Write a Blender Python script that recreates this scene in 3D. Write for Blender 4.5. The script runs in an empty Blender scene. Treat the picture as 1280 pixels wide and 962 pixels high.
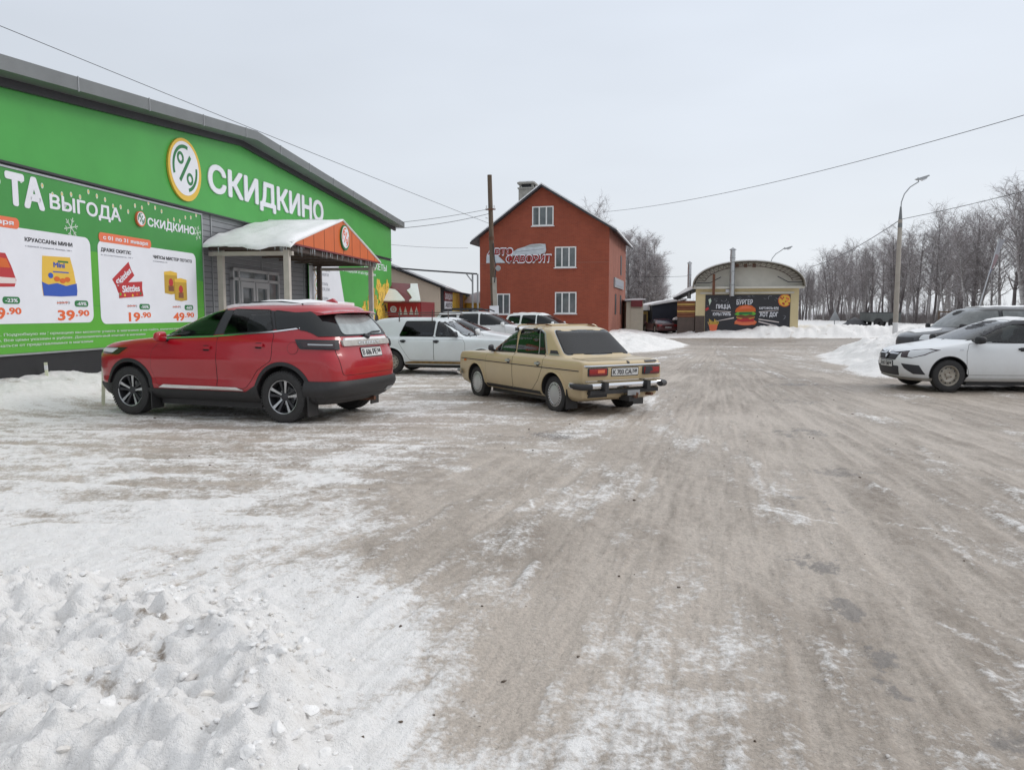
import bpy, bmesh, math, random
import numpy as np
from mathutils import Vector, Matrix

sc = bpy.context.scene
col = sc.collection
R = math.radians
random.seed(7)

# ------------------------------------------------------------------ camera
cam_d = bpy.data.cameras.new('camera')
cam_d.sensor_width = 36.0
cam_d.lens = 27.0
cam_d.clip_end = 3000
cam = bpy.data.objects.new('camera', cam_d)
col.objects.link(cam)
cam.location = (0, 0, 1.6)
cam.rotation_euler = (R(90 - 5.356), 0, 0)
sc.camera = cam

# ------------------------------------------------------------------ light
SUN_EL, SUN_AZ = 31, 78          # elevation; azimuth clockwise from +Y (veiled sun, off to the right)
w = bpy.data.worlds.new('World')
sc.world = w
w.use_nodes = True
nt = w.node_tree
nt.nodes.clear()
N = nt.nodes.new
out = N('ShaderNodeOutputWorld'); bg = N('ShaderNodeBackground')
sky = N('ShaderNodeTexSky'); sky.sky_type = 'NISHITA'; sky.sun_disc = False
sky.sun_elevation = R(SUN_EL); sky.sun_rotation = R(SUN_AZ); sky.dust_density = 4.0
tc = N('ShaderNodeTexCoord'); sep = N('ShaderNodeSeparateXYZ')
nt.links.new(tc.outputs['Generated'], sep.inputs[0])
ramp = N('ShaderNodeValToRGB')     # overcast deck: a little brighter and whiter near the horizon, brightest overhead
cr_ = ramp.color_ramp
cr_.elements[0].position = 0.0; cr_.elements[0].color = (0.715, 0.745, 0.775, 1)
cr_.elements[1].position = 1.0; cr_.elements[1].color = (1.14, 1.16, 1.20, 1)
e = cr_.elements.new(0.16); e.color = (0.67, 0.715, 0.775, 1)
e = cr_.elements.new(0.42); e.color = (0.64, 0.695, 0.78, 1)
nt.links.new(sep.outputs['Z'], ramp.inputs[0])
nz = N('ShaderNodeTexNoise'); nz.inputs['Scale'].default_value = 2.2; nz.inputs['Detail'].default_value = 3
mp = N('ShaderNodeMapping'); mp.inputs['Scale'].default_value = (1, 1, 3.5)
nt.links.new(tc.outputs['Generated'], mp.inputs[0]); nt.links.new(mp.outputs[0], nz.inputs['Vector'])
mr = N('ShaderNodeMapRange'); mr.inputs['From Min'].default_value = .3; mr.inputs['From Max'].default_value = .7
mr.inputs['To Min'].default_value = 9.7; mr.inputs['To Max'].default_value = 10.6
nt.links.new(nz.outputs['Fac'], mr.inputs['Value'])
dt = N('ShaderNodeVectorMath'); dt.operation = 'DOT_PRODUCT'; dt.inputs[1].default_value = (.80, .55, .22)   # the veiled sun whitens its side of the deck
nt.links.new(tc.outputs['Generated'], dt.inputs[0])
gl = N('ShaderNodeMapRange'); gl.inputs['From Min'].default_value = -.2; gl.inputs['From Max'].default_value = .95
gl.inputs['To Min'].default_value = .97; gl.inputs['To Max'].default_value = 1.22
nt.links.new(dt.outputs['Value'], gl.inputs['Value'])
m2 = N('ShaderNodeMath'); m2.operation = 'MULTIPLY'; nt.links.new(mr.outputs[0], m2.inputs[0]); nt.links.new(gl.outputs[0], m2.inputs[1])
mul = N('ShaderNodeVectorMath'); mul.operation = 'SCALE'
nt.links.new(ramp.outputs[0], mul.inputs[0]); nt.links.new(m2.outputs[0], mul.inputs['Scale'])
mix = N('ShaderNodeMix'); mix.data_type = 'RGBA'; mix.inputs['Factor'].default_value = 0.93
nt.links.new(sky.outputs[0], mix.inputs['A']); nt.links.new(mul.outputs[0], mix.inputs['B'])
nt.links.new(mix.outputs['Result'], bg.inputs['Color'])
bg.inputs['Strength'].default_value = 0.1
nt.links.new(bg.outputs[0], out.inputs[0])

sun_d = bpy.data.lights.new('sun', 'SUN')
sun_d.energy = 1.0; sun_d.angle = R(18); sun_d.color = (1, .965, .92)
sun = bpy.data.objects.new('sun', sun_d); col.objects.link(sun)
az = R(SUN_AZ)
sdir = Vector((math.sin(az) * math.cos(R(SUN_EL)), math.cos(az) * math.cos(R(SUN_EL)), math.sin(R(SUN_EL))))
sun.rotation_euler = sdir.to_track_quat('Z', 'Y').to_euler()
sun.location = (20, -20, 30)

sc.view_settings.view_transform = 'Standard'
sc.view_settings.look = 'None'
sc.view_settings.exposure = 0.0
sc.view_settings.gamma = 1.0
sc.view_settings.use_curve_mapping = False
sc.render.engine = 'CYCLES'
sc.cycles.max_bounces = 6
sc.cycles.caustics_reflective = False
sc.cycles.caustics_refractive = False
sc.cycles.use_denoising = True

# ------------------------------------------------------------------ materials
def newmat(name):
    m = bpy.data.materials.new(name); m.use_nodes = True
    nt = m.node_tree
    return m, nt, nt.nodes['Principled BSDF']

def mat(name, c, rough=.6, metal=0., var=.0, vscale=3., bump=0., bscale=40., spec=.5, coat=0.,
        dirt=None, dz=(.1, .6), damt=.8, dscale=6., alpha=1., trans=0., stretch=(1, 1, 1), snow=0., snowscale=4.):
    m, nt, b = newmat(name)
    L = nt.links.new; N = nt.nodes.new
    b.inputs['Roughness'].default_value = rough
    b.inputs['Metallic'].default_value = metal
    b.inputs['Specular IOR Level'].default_value = spec
    b.inputs['Coat Weight'].default_value = coat
    b.inputs['Coat Roughness'].default_value = .08
    b.inputs['Alpha'].default_value = alpha
    b.inputs['Transmission Weight'].default_value = trans
    c4 = (*c, 1)
    b.inputs['Base Color'].default_value = c4
    tc = N('ShaderNodeTexCoord')
    mp = N('ShaderNodeMapping'); mp.inputs['Scale'].default_value = stretch
    L(tc.outputs['Object'], mp.inputs[0])
    cur = None
    if var > 0:
        n = N('ShaderNodeTexNoise'); n.inputs['Scale'].default_value = vscale; n.inputs['Detail'].default_value = 5
        n.inputs['Roughness'].default_value = .65
        L(mp.outputs[0], n.inputs['Vector'])
        r = N('ShaderNodeValToRGB')
        r.color_ramp.elements[0].position = .3; r.color_ramp.elements[1].position = .7
        r.color_ramp.elements[0].color = (*[max(0, x * (1 - var)) for x in c], 1)
        r.color_ramp.elements[1].color = (*[min(1, x * (1 + var)) for x in c], 1)
        L(n.outputs['Fac'], r.inputs[0]); cur = r.outputs[0]
    rsock = None
    if dirt:
        s = N('ShaderNodeSeparateXYZ'); L(tc.outputs['Object'], s.inputs[0])
        n2 = N('ShaderNodeTexNoise'); n2.inputs['Scale'].default_value = dscale; n2.inputs['Detail'].default_value = 6
        n2.inputs['Roughness'].default_value = .7
        L(tc.outputs['Object'], n2.inputs['Vector'])
        g = N('ShaderNodeMapRange')
        g.inputs['From Min'].default_value = dz[0]; g.inputs['From Max'].default_value = dz[1]
        g.inputs['To Min'].default_value = 1; g.inputs['To Max'].default_value = 0
        L(s.outputs['Z'], g.inputs['Value'])
        a = N('ShaderNodeMath'); a.operation = 'MULTIPLY_ADD'
        a.inputs[1].default_value = 1.2; a.inputs[2].default_value = -.35
        L(n2.outputs['Fac'], a.inputs[0])
        ad = N('ShaderNodeMath'); ad.operation = 'MULTIPLY'; ad.use_clamp = True
        a2 = N('ShaderNodeMath'); a2.operation = 'ADD'
        a2.inputs[1].default_value = .35
        L(a.outputs[0], a2.inputs[0])
        L(g.outputs[0], ad.inputs[0]); L(a2.outputs[0], ad.inputs[1])
        sm = N('ShaderNodeMath'); sm.operation = 'MULTIPLY'; sm.inputs[1].default_value = damt
        L(ad.outputs[0], sm.inputs[0])
        mx = N('ShaderNodeMix'); mx.data_type = 'RGBA'
        if cur: L(cur, mx.inputs['A'])
        else: mx.inputs['A'].default_value = c4
        mx.inputs['B'].default_value = (*dirt, 1)
        L(sm.outputs[0], mx.inputs['Factor']); cur = mx.outputs['Result']
        rr = N('ShaderNodeMapRange'); rr.inputs['To Min'].default_value = rough; rr.inputs['To Max'].default_value = .85
        L(sm.outputs[0], rr.inputs['Value']); L(rr.outputs[0], b.inputs['Roughness'])
        if coat:
            r3 = N('ShaderNodeMapRange'); r3.inputs['To Min'].default_value = coat; r3.inputs['To Max'].default_value = 0
            L(sm.outputs[0], r3.inputs['Value']); L(r3.outputs[0], b.inputs['Coat Weight'])
    if snow > 0:      # snow or frost lying in patches on the surface
        n3 = N('ShaderNodeTexNoise'); n3.inputs['Scale'].default_value = snowscale; n3.inputs['Detail'].default_value = 6
        L(tc.outputs['Object'], n3.inputs['Vector'])
        r4 = N('ShaderNodeMapRange')
        r4.inputs['From Min'].default_value = .62 - .25 * snow; r4.inputs['From Max'].default_value = .72 - .25 * snow
        L(n3.outputs['Fac'], r4.inputs['Value'])
        mx = N('ShaderNodeMix'); mx.data_type = 'RGBA'
        if cur: L(cur, mx.inputs['A'])
        else: mx.inputs['A'].default_value = c4
        mx.inputs['B'].default_value = (.8, .82, .85, 1)
        L(r4.outputs[0], mx.inputs['Factor']); cur = mx.outputs['Result']
    if cur: L(cur, b.inputs['Base Color'])
    if bump > 0:
        n4 = N('ShaderNodeTexNoise'); n4.inputs['Scale'].default_value = bscale; n4.inputs['Detail'].default_value = 5
        L(mp.outputs[0], n4.inputs['Vector'])
        bp = N('ShaderNodeBump'); bp.inputs['Strength'].default_value = bump; bp.inputs['Distance'].default_value = .02
        L(n4.outputs['Fac'], bp.inputs['Height']); L(bp.outputs[0], b.inputs['Normal'])
    return m

def mat_lines(name, c, c2, pitch, wid, axis='Z', rough=.5, metal=0., bump=.6, var=.08):
    """sheet cladding: a groove every `pitch` metres along an object axis"""
    m, nt, b = newmat(name)
    L = nt.links.new; N = nt.nodes.new
    tc = N('ShaderNodeTexCoord'); s = N('ShaderNodeSeparateXYZ'); L(tc.outputs['Object'], s.inputs[0])
    d = N('ShaderNodeMath'); d.operation = 'DIVIDE'; d.inputs[1].default_value = pitch; L(s.outputs[axis], d.inputs[0])
    f = N('ShaderNodeMath'); f.operation = 'FRACT'; L(d.outputs[0], f.inputs[0])
    lt = N('ShaderNodeMapRange'); lt.interpolation_type = 'SMOOTHSTEP'
    lt.inputs['From Min'].default_value = 0; lt.inputs['From Max'].default_value = wid / pitch
    L(f.outputs[0], lt.inputs['Value'])
    n = N('ShaderNodeTexNoise'); n.inputs['Scale'].default_value = 2.5; n.inputs['Detail'].default_value = 6
    L(tc.outputs['Object'], n.inputs['Vector'])
    r = N('ShaderNodeValToRGB'); r.color_ramp.elements[0].position = .3; r.color_ramp.elements[1].position = .7
    r.color_ramp.elements[0].color = (*[x * (1 - var) for x in c], 1); r.color_ramp.elements[1].color = (*[x * (1 + var) for x in c], 1)
    L(n.outputs['Fac'], r.inputs[0])
    mx = N('ShaderNodeMix'); mx.data_type = 'RGBA'; mx.inputs['A'].default_value = (*c2, 1)
    L(r.outputs[0], mx.inputs['B']); L(lt.outputs[0], mx.inputs['Factor']); L(mx.outputs['Result'], b.inputs['Base Color'])
    bp = N('ShaderNodeBump'); bp.inputs['Strength'].default_value = bump; bp.inputs['Distance'].default_value = .02
    L(lt.outputs[0], bp.inputs['Height']); L(bp.outputs[0], b.inputs['Normal'])
    b.inputs['Roughness'].default_value = rough; b.inputs['Metallic'].default_value = metal
    return m

def mat_brick(name, c1, c2, mortar, sc_=1.0, var=.18):
    m, nt, b = newmat(name)
    L = nt.links.new; N = nt.nodes.new
    tc = N('ShaderNodeTexCoord'); s = N('ShaderNodeSeparateXYZ'); L(tc.outputs['Object'], s.inputs[0])
    a = N('ShaderNodeMath'); a.operation = 'ADD'; L(s.outputs['X'], a.inputs[0]); L(s.outputs['Y'], a.inputs[1])
    cb = N('ShaderNodeCombineXYZ'); L(a.outputs[0], cb.inputs['X']); L(s.outputs['Z'], cb.inputs['Y'])
    br = N('ShaderNodeTexBrick'); br.inputs['Scale'].default_value = sc_
    br.inputs['Color1'].default_value = (*c1, 1); br.inputs['Color2'].default_value = (*c2, 1); br.inputs['Mortar'].default_value = (*mortar, 1)
    br.inputs['Brick Width'].default_value = .26; br.inputs['Row Height'].default_value = .077; br.inputs['Mortar Size'].default_value = .006
    L(cb.outputs[0], br.inputs['Vector'])
    n = N('ShaderNodeTexNoise'); n.inputs['Scale'].default_value = .7; n.inputs['Detail'].default_value = 8; n.inputs['Roughness'].default_value = .7
    mp = N('ShaderNodeMapping'); mp.inputs['Scale'].default_value = (1.2, 1.2, .9)
    L(tc.outputs['Object'], mp.inputs[0]); L(mp.outputs[0], n.inputs['Vector'])
    g = N('ShaderNodeMapRange'); g.inputs['From Min'].default_value = .3; g.inputs['From Max'].default_value = .7
    g.inputs['To Min'].default_value = 1 - var; g.inputs['To Max'].default_value = 1 + var
    L(n.outputs['Fac'], g.inputs['Value'])
    v = N('ShaderNodeVectorMath'); v.operation = 'SCALE'; L(br.outputs['Color'], v.inputs[0]); L(g.outputs[0], v.inputs['Scale'])
    L(v.outputs[0], b.inputs['Base Color']); b.inputs['Roughness'].default_value = .85
    bp = N('ShaderNodeBump'); bp.inputs['Strength'].default_value = .4; bp.inputs['Distance'].default_value = .01
    L(br.outputs['Fac'], bp.inputs['Height']); bp.invert = True; L(bp.outputs[0], b.inputs['Normal'])
    return m

M = {}
def thin_glass(name, tint, rough=.02, gloss=1.):
    m, nt, b = newmat(name); L = nt.links.new; N = nt.nodes.new
    t = N('ShaderNodeBsdfTransparent'); t.inputs[0].default_value = (*tint, 1)
    g = N('ShaderNodeBsdfGlossy'); g.inputs['Roughness'].default_value = rough
    f = N('ShaderNodeFresnel'); f.inputs['IOR'].default_value = 1.5
    k = N('ShaderNodeMath'); k.operation = 'MULTIPLY'; k.inputs[1].default_value = gloss; k.use_clamp = True
    L(f.outputs[0], k.inputs[0]); x = N('ShaderNodeMixShader'); L(k.outputs[0], x.inputs[0]); L(t.outputs[0], x.inputs[1]); L(g.outputs[0], x.inputs[2])
    L(x.outputs[0], nt.nodes['Material Output'].inputs['Surface']); M[name] = m
def mm(key, *a, **k):
    M[key] = mat(key, *a, **k)
mm('snow', (.84, .84, .845), .75, var=.05, vscale=6, bump=.5, bscale=25, spec=.25)
mm('dirty_snow', (.62, .59, .56), .8, var=.3, vscale=5, bump=.6, bscale=30, spec=.2)
mm('white', (.75, .76, .77), .5, var=.04)
mm('print_white', (.74, .75, .80), .55, var=.03, vscale=2)
mm('ink_black', (.03, .03, .035), .6)
mm('ink_grey', (.30, .31, .35), .6)
mm('ink_orange', (.72, .13, .035), .55)
mm('ink_tag', (.74, .17, .075), .55)
mm('ink_green', (.02, .17, .05), .55)
mm('ink_lime', (.13, .42, .045), .55)
mm('ink_yellow', (.72, .46, .06), .55)
mm('sign_yellow', (.86, .60, .07), .5, var=.08)
mm('ink_blue', (.03, .09, .42), .55)
mm('ink_red', (.45, .03, .035), .55)
mm('ink_pale', (.55, .66, .55), .55)
mm('ink_gold', (.48, .30, .035), .55)
mm('ink_pink', (.70, .62, .60), .55)
mm('banner_green', (.045, .26, .05), .5, var=.10, vscale=.5, bump=.15, bscale=1.4)
mm('banner_bright', (.09, .36, .03), .5, var=.06, vscale=1.)
mm('fascia_green', (.056, .335, .055), .42, var=.07, vscale=.8, bump=.12, bscale=1.6)
mm('plinth', (.012, .012, .014), .6, var=.2)
mm('grey_metal', (.32, .33, .34), .45, .3, var=.08, vscale=2)
mm('verge_metal', (.165, .175, .178), .5, .2, var=.10, vscale=1.5)
mm('door_grey', (.42, .42, .43), .45, var=.06)
mm('dark_metal', (.05, .05, .055), .5, .4, var=.1)
mm('steel', (.45, .46, .47), .35, .8, var=.1, vscale=8)
mm('chrome', (.75, .75, .76), .12, 1.)
mm('black_plastic', (.018, .018, .02), .55, var=.15, vscale=20, dirt=(.10, .092, .085), dz=(.1, .75), damt=.3)
mm('seam', (.012, .012, .012), .7)
mm('rubber', (.022, .022, .023), .85, var=.3, vscale=15, dirt=(.13, .12, .11), dz=(-.4, .8), damt=.28)
thin_glass('clear_glass', (.62, .68, .66), .03, 1.4); thin_glass('dark_glass', (.16, .17, .19), .03, 1.5); thin_glass('violet_glass', (.13, .12, .17), .02, 1.15)
mm('upholstery', (.035, .035, .038), .85, var=.2, vscale=6)
mm('chimney_grey', (.27, .26, .235), .85, var=.2, vscale=3)
mm('glass', (.010, .012, .013), .05, spec=.45)
mm('glass_tint', (.03, .03, .05), .07, spec=.4)
mm('glass_green', (.085, .115, .11), .06, spec=.6)
mm('glass_frost', (.38, .42, .42), .12, spec=.6, var=.3, vscale=3)
mm('window_glass', (.10, .115, .12), .06, spec=.8, var=.4, vscale=1.3)
mm('pvc', (.72, .72, .71), .4, var=.04)
mm('wood_pole', (.12, .085, .06), .85, var=.3, vscale=3, stretch=(8, 8, .6), bump=.5, bscale=20)
mm('concrete', (.36, .33, .29), .85, var=.15, vscale=2, bump=.3, bscale=20)
mm('canopy_orange', (.62, .125, .022), .4, var=.06, vscale=1.5)
mm('post_paint', (.50, .46, .41), .55, var=.10, vscale=3)
mm('wire', (.05, .05, .055), .6)
mm('ice', (.55, .6, .63), .15, spec=.6)
mm('beige_wall', (.52, .43, .34), .7, var=.06, vscale=1)
mm('maroon', (.17, .018, .022), .45, var=.1)
mm('log', (.20, .075, .035), .7, var=.35, vscale=4, stretch=(.4, 1, 4))
mm('brown_panel', (.085, .06, .05), .6, var=.2)
mm('navy_panel', (.022, .026, .042), .5, var=.15)
mm('garage_yellow', (.60, .50, .29), .7, var=.08, vscale=1)
mm('garage_grey', (.56, .54, .48), .65, var=.12, vscale=.8)
mm('rust', (.14, .06, .035), .85, var=.3, vscale=5)
mm('ochre', (.46, .30, .09), .7, var=.15)
mm('cream', (.56, .52, .42), .7, var=.08)
mm('lampred', (.32, .02, .02), .15, spec=.6)
mm('lamporange', (.6, .16, .02), .2)
mm('lampclear', (.6, .62, .64), .08, spec=.8)
mm('plate', (.62, .62, .61), .5, var=.1, vscale=30)
mm('silver', (.50, .51, .52), .3, .7, var=.08)
mm('stake', (.68, .70, .52), .6, var=.1)
M['siding'] = mat_lines('siding', (.235, .24, .255), (.07, .07, .08), .16, .03, 'Z', .45, .2)
M['shop_panel'] = mat_lines('shop_panel', (.22, .225, .235), (.10, .10, .11), .16, .025, 'Z', .5, .1)
M['brick'] = mat_brick('brick', (.295, .064, .031), (.25, .053, .027), (.27, .10, .065), var=.14)
M['brick_side'] = mat_brick('brick_side', (.30, .105, .07), (.27, .09, .058), (.30, .14, .10))  # paler copy of the brick: light on the side wall put into the colour
M['roof_rib'] = mat_lines('roof_rib', (.34, .33, .31), (.12, .12, .12), .35, .06, 'X', .5, .2)

# ------------------------------------------------------------------ object helpers
def tag(o, label=None, cat=None, group=None, kind=None):
    if label: o['label'] = label
    if cat: o['category'] = cat
    if group: o['group'] = group
    if kind: o['kind'] = kind
    return o

def thing(name, label, cat, loc=(0, 0, 0), rz=0., group=None, scale=None):
    o = bpy.data.objects.new(name, None); col.objects.link(o)
    o.empty_display_size = .3
    o.location = loc; o.rotation_euler = (0, 0, rz)
    if scale: o.scale = scale
    return tag(o, label, cat, group)

def empty(name, parent=None, loc=(0, 0, 0), rz=0.):
    o = bpy.data.objects.new(name, None); col.objects.link(o); o.parent = parent
    o.location = loc; o.rotation_euler = (0, 0, rz); o.empty_display_size = .2
    return o

def copy_tree(o, parent=None):
    c = o.copy(); col.objects.link(c)
    if parent: c.parent = parent
    for ch in list(o.children): copy_tree(ch, c)
    return c

_tcache = {}
def text_mesh(body, bold=0., shear=0.):
    """flat lettering from the built-in font, size 1; verts (n,2) and faces"""
    k = (body, bold, shear)
    if k in _tcache: return _tcache[k]
    cu = bpy.data.curves.new('txt', 'FONT'); cu.body = body; cu.size = 1.; cu.offset = bold; cu.shear = shear
    cu.resolution_u = 3
    o = bpy.data.objects.new('txt', cu); col.objects.link(o)
    dg = bpy.context.evaluated_depsgraph_get()
    me = o.evaluated_get(dg).to_mesh()
    v = np.array([p.co[:2] for p in me.vertices]).reshape(-1, 2); f = [tuple(p.vertices) for p in me.polygons]
    o.evaluated_get(dg).to_mesh_clear()
    bpy.data.objects.remove(o); bpy.data.curves.remove(cu)
    _tcache[k] = (v, f)
    return v, f

class MB:
    """collects shapes, then links them as ONE mesh object"""
    def __init__(s): s.v = []; s.f = []; s.m = []; s.mats = []
    def mi(s, m):
        m = M[m] if isinstance(m, str) else m
        if m not in s.mats: s.mats.append(m)
        return s.mats.index(m)
    def add(s, verts, faces, m):
        i = s.mi(m); b = len(s.v)
        s.v.extend([tuple(map(float, p)) for p in verts])
        s.f.extend([tuple(b + k for k in f) for f in faces]); s.m.extend([i] * len(faces))
        return s
    def box(s, x0, x1, y0, y1, z0, z1, m, T=None):
        v = [(x, y, z) for x in (x0, x1) for y in (y0, y1) for z in (z0, z1)]
        f = [(0, 1, 3, 2), (4, 6, 7, 5), (0, 4, 5, 1), (2, 3, 7, 6), (0, 2, 6, 4), (1, 5, 7, 3)]
        if T: v = [T @ Vector(p) for p in v]
        return s.add(v, f, m)
    def ext(s, poly, fn, d0, d1, m, cap0=True):
        """polygon extruded between two depths; fn(a, b, d) -> point"""
        n = len(poly)
        v = [fn(a, b, d0) for a, b in poly] + [fn(a, b, d1) for a, b in poly]
        f = [tuple(range(n, 2 * n))] + [(i, (i + 1) % n, n + (i + 1) % n, n + i) for i in range(n)]
        if cap0: f.append(tuple(reversed(range(n))))
        return s.add(v, f, m)
    def xz(s, poly, d0, d1, m):          # facing -y; d measured outward (towards -y)
        return s.ext(poly, lambda a, b, d: (a, -d, b), d0, d1, m)
    def xy(s, poly, z0, z1, m):
        return s.ext(poly, lambda a, b, d: (a, b, d), z0, z1, m)
    def yz(s, poly, x0, x1, m):
        return s.ext(poly, lambda a, b, d: (d, a, b), x0, x1, m)
    def tube(s, path, r, m, n=6, cap=True):
        P = [Vector(p) for p in path]; k = len(P)
        rr = r if hasattr(r, '__len__') else [r] * k
        v = []; f = []
        up = Vector((0, 0, 1)); prev = None
        for i, p in enumerate(P):
            t = (P[min(i + 1, k - 1)] - P[max(i - 1, 0)]).normalized()
            a = (t.cross(up) if abs(t.z) < .95 else t.cross(Vector((1, 0, 0)))).normalized()
            if prev is not None:
                a2 = prev - t * prev.dot(t)
                if a2.length > 1e-4: a = a2.normalized()
            prev = a; b = t.cross(a)
            for j in range(n):
                q = 2 * math.pi * j / n
                v.append(p + (a * math.cos(q) + b * math.sin(q)) * rr[i])
        for i in range(k - 1):
            for j in range(n):
                f.append((i * n + j, i * n + (j + 1) % n, (i + 1) * n + (j + 1) % n, (i + 1) * n + j))
        if cap:
            f.append(tuple(reversed(range(n)))); f.append(tuple(range((k - 1) * n, k * n)))
        return s.add(v, f, m)
    def lathe(s, prof, m, n=32, axis='Y', c=(0, 0, 0), close=False):
        """prof: (radius, offset along the axis)"""
        v = []; f = []; k = len(prof)
        for j in range(n):
            q = 2 * math.pi * j / n; cq, sq = math.cos(q), math.sin(q)
            for r, h in prof:
                if axis == 'Y': p = (r * cq, h, r * sq)
                elif axis == 'Z': p = (r * cq, r * sq, h)
                else: p = (h, r * cq, r * sq)
                v.append((p[0] + c[0], p[1] + c[1], p[2] + c[2]))
        for j in range(n):
            j2 = (j + 1) % n
            for i in range(k - 1 if not close else k):
                i2 = (i + 1) % k
                f.append((j * k + i, j * k + i2, j2 * k + i2, j2 * k + i))
        return s.add(v, f, m)
    def text(s, body, fn, w=None, h=None, m='ink_black', bold=.0, thick=.004, align='L', shear=0.):
        """fn(a, b, d) -> point; text baseline starts at a=0,b=0; w fits the width, h the cap height"""
        v, f = text_mesh(body, 0., shear)
        if len(v) == 0: return s
        if bold > 0:      # heavier strokes: the same outline struck several times round a small circle
            n_ = 8 if bold < .05 else 12; k_ = len(v); V_ = [v]; F_ = list(f); D_ = [np.zeros(k_)]
            for i in range(n_):
                q = 2 * math.pi * i / n_; V_.append(v + np.array([math.cos(q), math.sin(q)]) * bold); F_ += [tuple(a + k_ * (i + 1) for a in t) for t in f]; D_.append(np.full(k_, (i + 1) * .00025))
            v = np.concatenate(V_); f = F_; dep = np.concatenate(D_)
        else: dep = np.zeros(len(v))
        x0, x1 = v[:, 0].min(), v[:, 0].max()
        sy = (h / .73) if h else None; sx = (w / (x1 - x0)) if w else sy
        if sy is None: sy = sx
        a = (v[:, 0] - x0) * sx; b = v[:, 1] * sy
        if align == 'C': a = a - a.max() / 2
        n = len(v)
        top = [fn(p, q, thick + e) for p, q, e in zip(a, b, dep)]; bot = [fn(p, q, 0) for p, q in zip(a, b)]
        cnt = {}
        for fc in f:
            for i in range(len(fc)):
                e = (fc[i], fc[(i + 1) % len(fc)]); cnt[e] = 1
        side = [(e[0], e[1], e[1] + n, e[0] + n) for e in cnt if (e[1], e[0]) not in cnt]
        return s.add(top + bot, f + side, m)
    def build(s, name, parent=None, smooth=None, loc=None):
        me = bpy.data.meshes.new(name)
        me.from_pydata(s.v, [], s.f)
        for m in s.mats: me.materials.append(m)
        me.polygons.foreach_set('material_index', np.array(s.m, dtype=np.int32))
        me.update()
        bm = bmesh.new(); bm.from_mesh(me)
        bmesh.ops.recalc_face_normals(bm, faces=bm.faces)
        if smooth:
            for fc in bm.faces: fc.smooth = True
            a = R(smooth)
            for e in bm.edges:
                e.smooth = len(e.link_faces) == 2 and e.calc_face_angle(0) < a
        bm.to_mesh(me); bm.free()
        o = bpy.data.objects.new(name, me); col.objects.link(o)
        if parent: o.parent = parent
        if loc: o.location = loc
        return o

def circ(cx, cz, r, n=24, rz=None, a0=0., a1=2 * math.pi, end=False):
    rz = rz or r
    k = n if not end else n - 1
    return [(cx + r * math.cos(a0 + (a1 - a0) * i / k), cz + rz * math.sin(a0 + (a1 - a0) * i / k)) for i in range(n)]

def rrect(x0, x1, z0, z1, r, n=5):
    p = []
    for cx, cz, a in ((x1 - r, z1 - r, 0), (x0 + r, z1 - r, 90), (x0 + r, z0 + r, 180), (x1 - r, z0 + r, 270)):
        for i in range(n):
            q = R(a + 90 * i / (n - 1)); p.append((cx + r * math.cos(q), cz + r * math.sin(q)))
    return p

def ringpoly(cx, cz, r0, r1, a0, a1, n=18, sq=1.):
    o = [(cx + r1 * math.cos(R(a0 + (a1 - a0) * i / n)), cz + r1 * sq * math.sin(R(a0 + (a1 - a0) * i / n))) for i in range(n + 1)]
    i_ = [(cx + r0 * math.cos(R(a0 + (a1 - a0) * i / n)), cz + r0 * sq * math.sin(R(a0 + (a1 - a0) * i / n))) for i in range(n + 1)]
    return o + i_[::-1]

# ------------------------------------------------------------------ numpy value noise
def _hash(ix, iy, seed):
    h = (ix.astype(np.int64) * 374761393 + iy.astype(np.int64) * 668265263 + seed * 982451653) & 0xFFFFFFFF
    h = ((h ^ (h >> 13)) * 1274126177) & 0xFFFFFFFF
    h = (h ^ (h >> 16)) & 0xFFFFFFFF
    return h / 4294967295.0
def vnoise(x, y, seed=0):
    ix = np.floor(x); iy = np.floor(y); fx = x - ix; fy = y - iy
    fx = fx * fx * fx * (fx * (fx * 6 - 15) + 10); fy = fy * fy * fy * (fy * (fy * 6 - 15) + 10)
    a = _hash(ix, iy, seed); b = _hash(ix + 1, iy, seed); c = _hash(ix, iy + 1, seed); d = _hash(ix + 1, iy + 1, seed)
    return (a + (b - a) * fx) * (1 - fy) + (c + (d - c) * fx) * fy
def fbm(x, y, seed=0, oct=4, gain=.5):
    s = 0; a = 1; t = 0
    for o in range(oct):
        s = s + a * vnoise(x * 2 ** o + 17.3 * o, y * 2 ** o - 9.1 * o, seed + o); t += a; a *= gain
    return s / t
def worley(x, y, seed=0):
    ix = np.floor(x); iy = np.floor(y); best = np.full(x.shape, 9.)
    for dx in (-1, 0, 1):
        for dy in (-1, 0, 1):
            cx = ix + dx; cy = iy + dy
            px = cx + _hash(cx, cy, seed); py = cy + _hash(cx, cy, seed + 77)
            best = np.minimum(best, (px - x) ** 2 + (py - y) ** 2)
    return np.sqrt(best)
def sstep(a, b, x):
    t = np.clip((x - a) / (b - a), 0, 1); return t * t * (3 - 2 * t)
def poly_sd(X, Y, P):
    """signed distance to polygon, positive inside"""
    d = np.full(X.shape, 1e9); ins = np.zeros(X.shape, bool); n = len(P)
    for i in range(n):
        ax, ay = P[i]; bx, by = P[(i + 1) % n]
        ex, ey = bx - ax, by - ay
        t = np.clip(((X - ax) * ex + (Y - ay) * ey) / (ex * ex + ey * ey), 0, 1)
        d = np.minimum(d, np.hypot(X - ax - t * ex, Y - ay - t * ey))
        c = (ay > Y) != (by > Y)
        xs = ax + (Y - ay) / (ey if abs(ey) > 1e-9 else 1e-9) * ex
        ins ^= c & (X < xs)
    return np.where(ins, d, -d)

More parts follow.
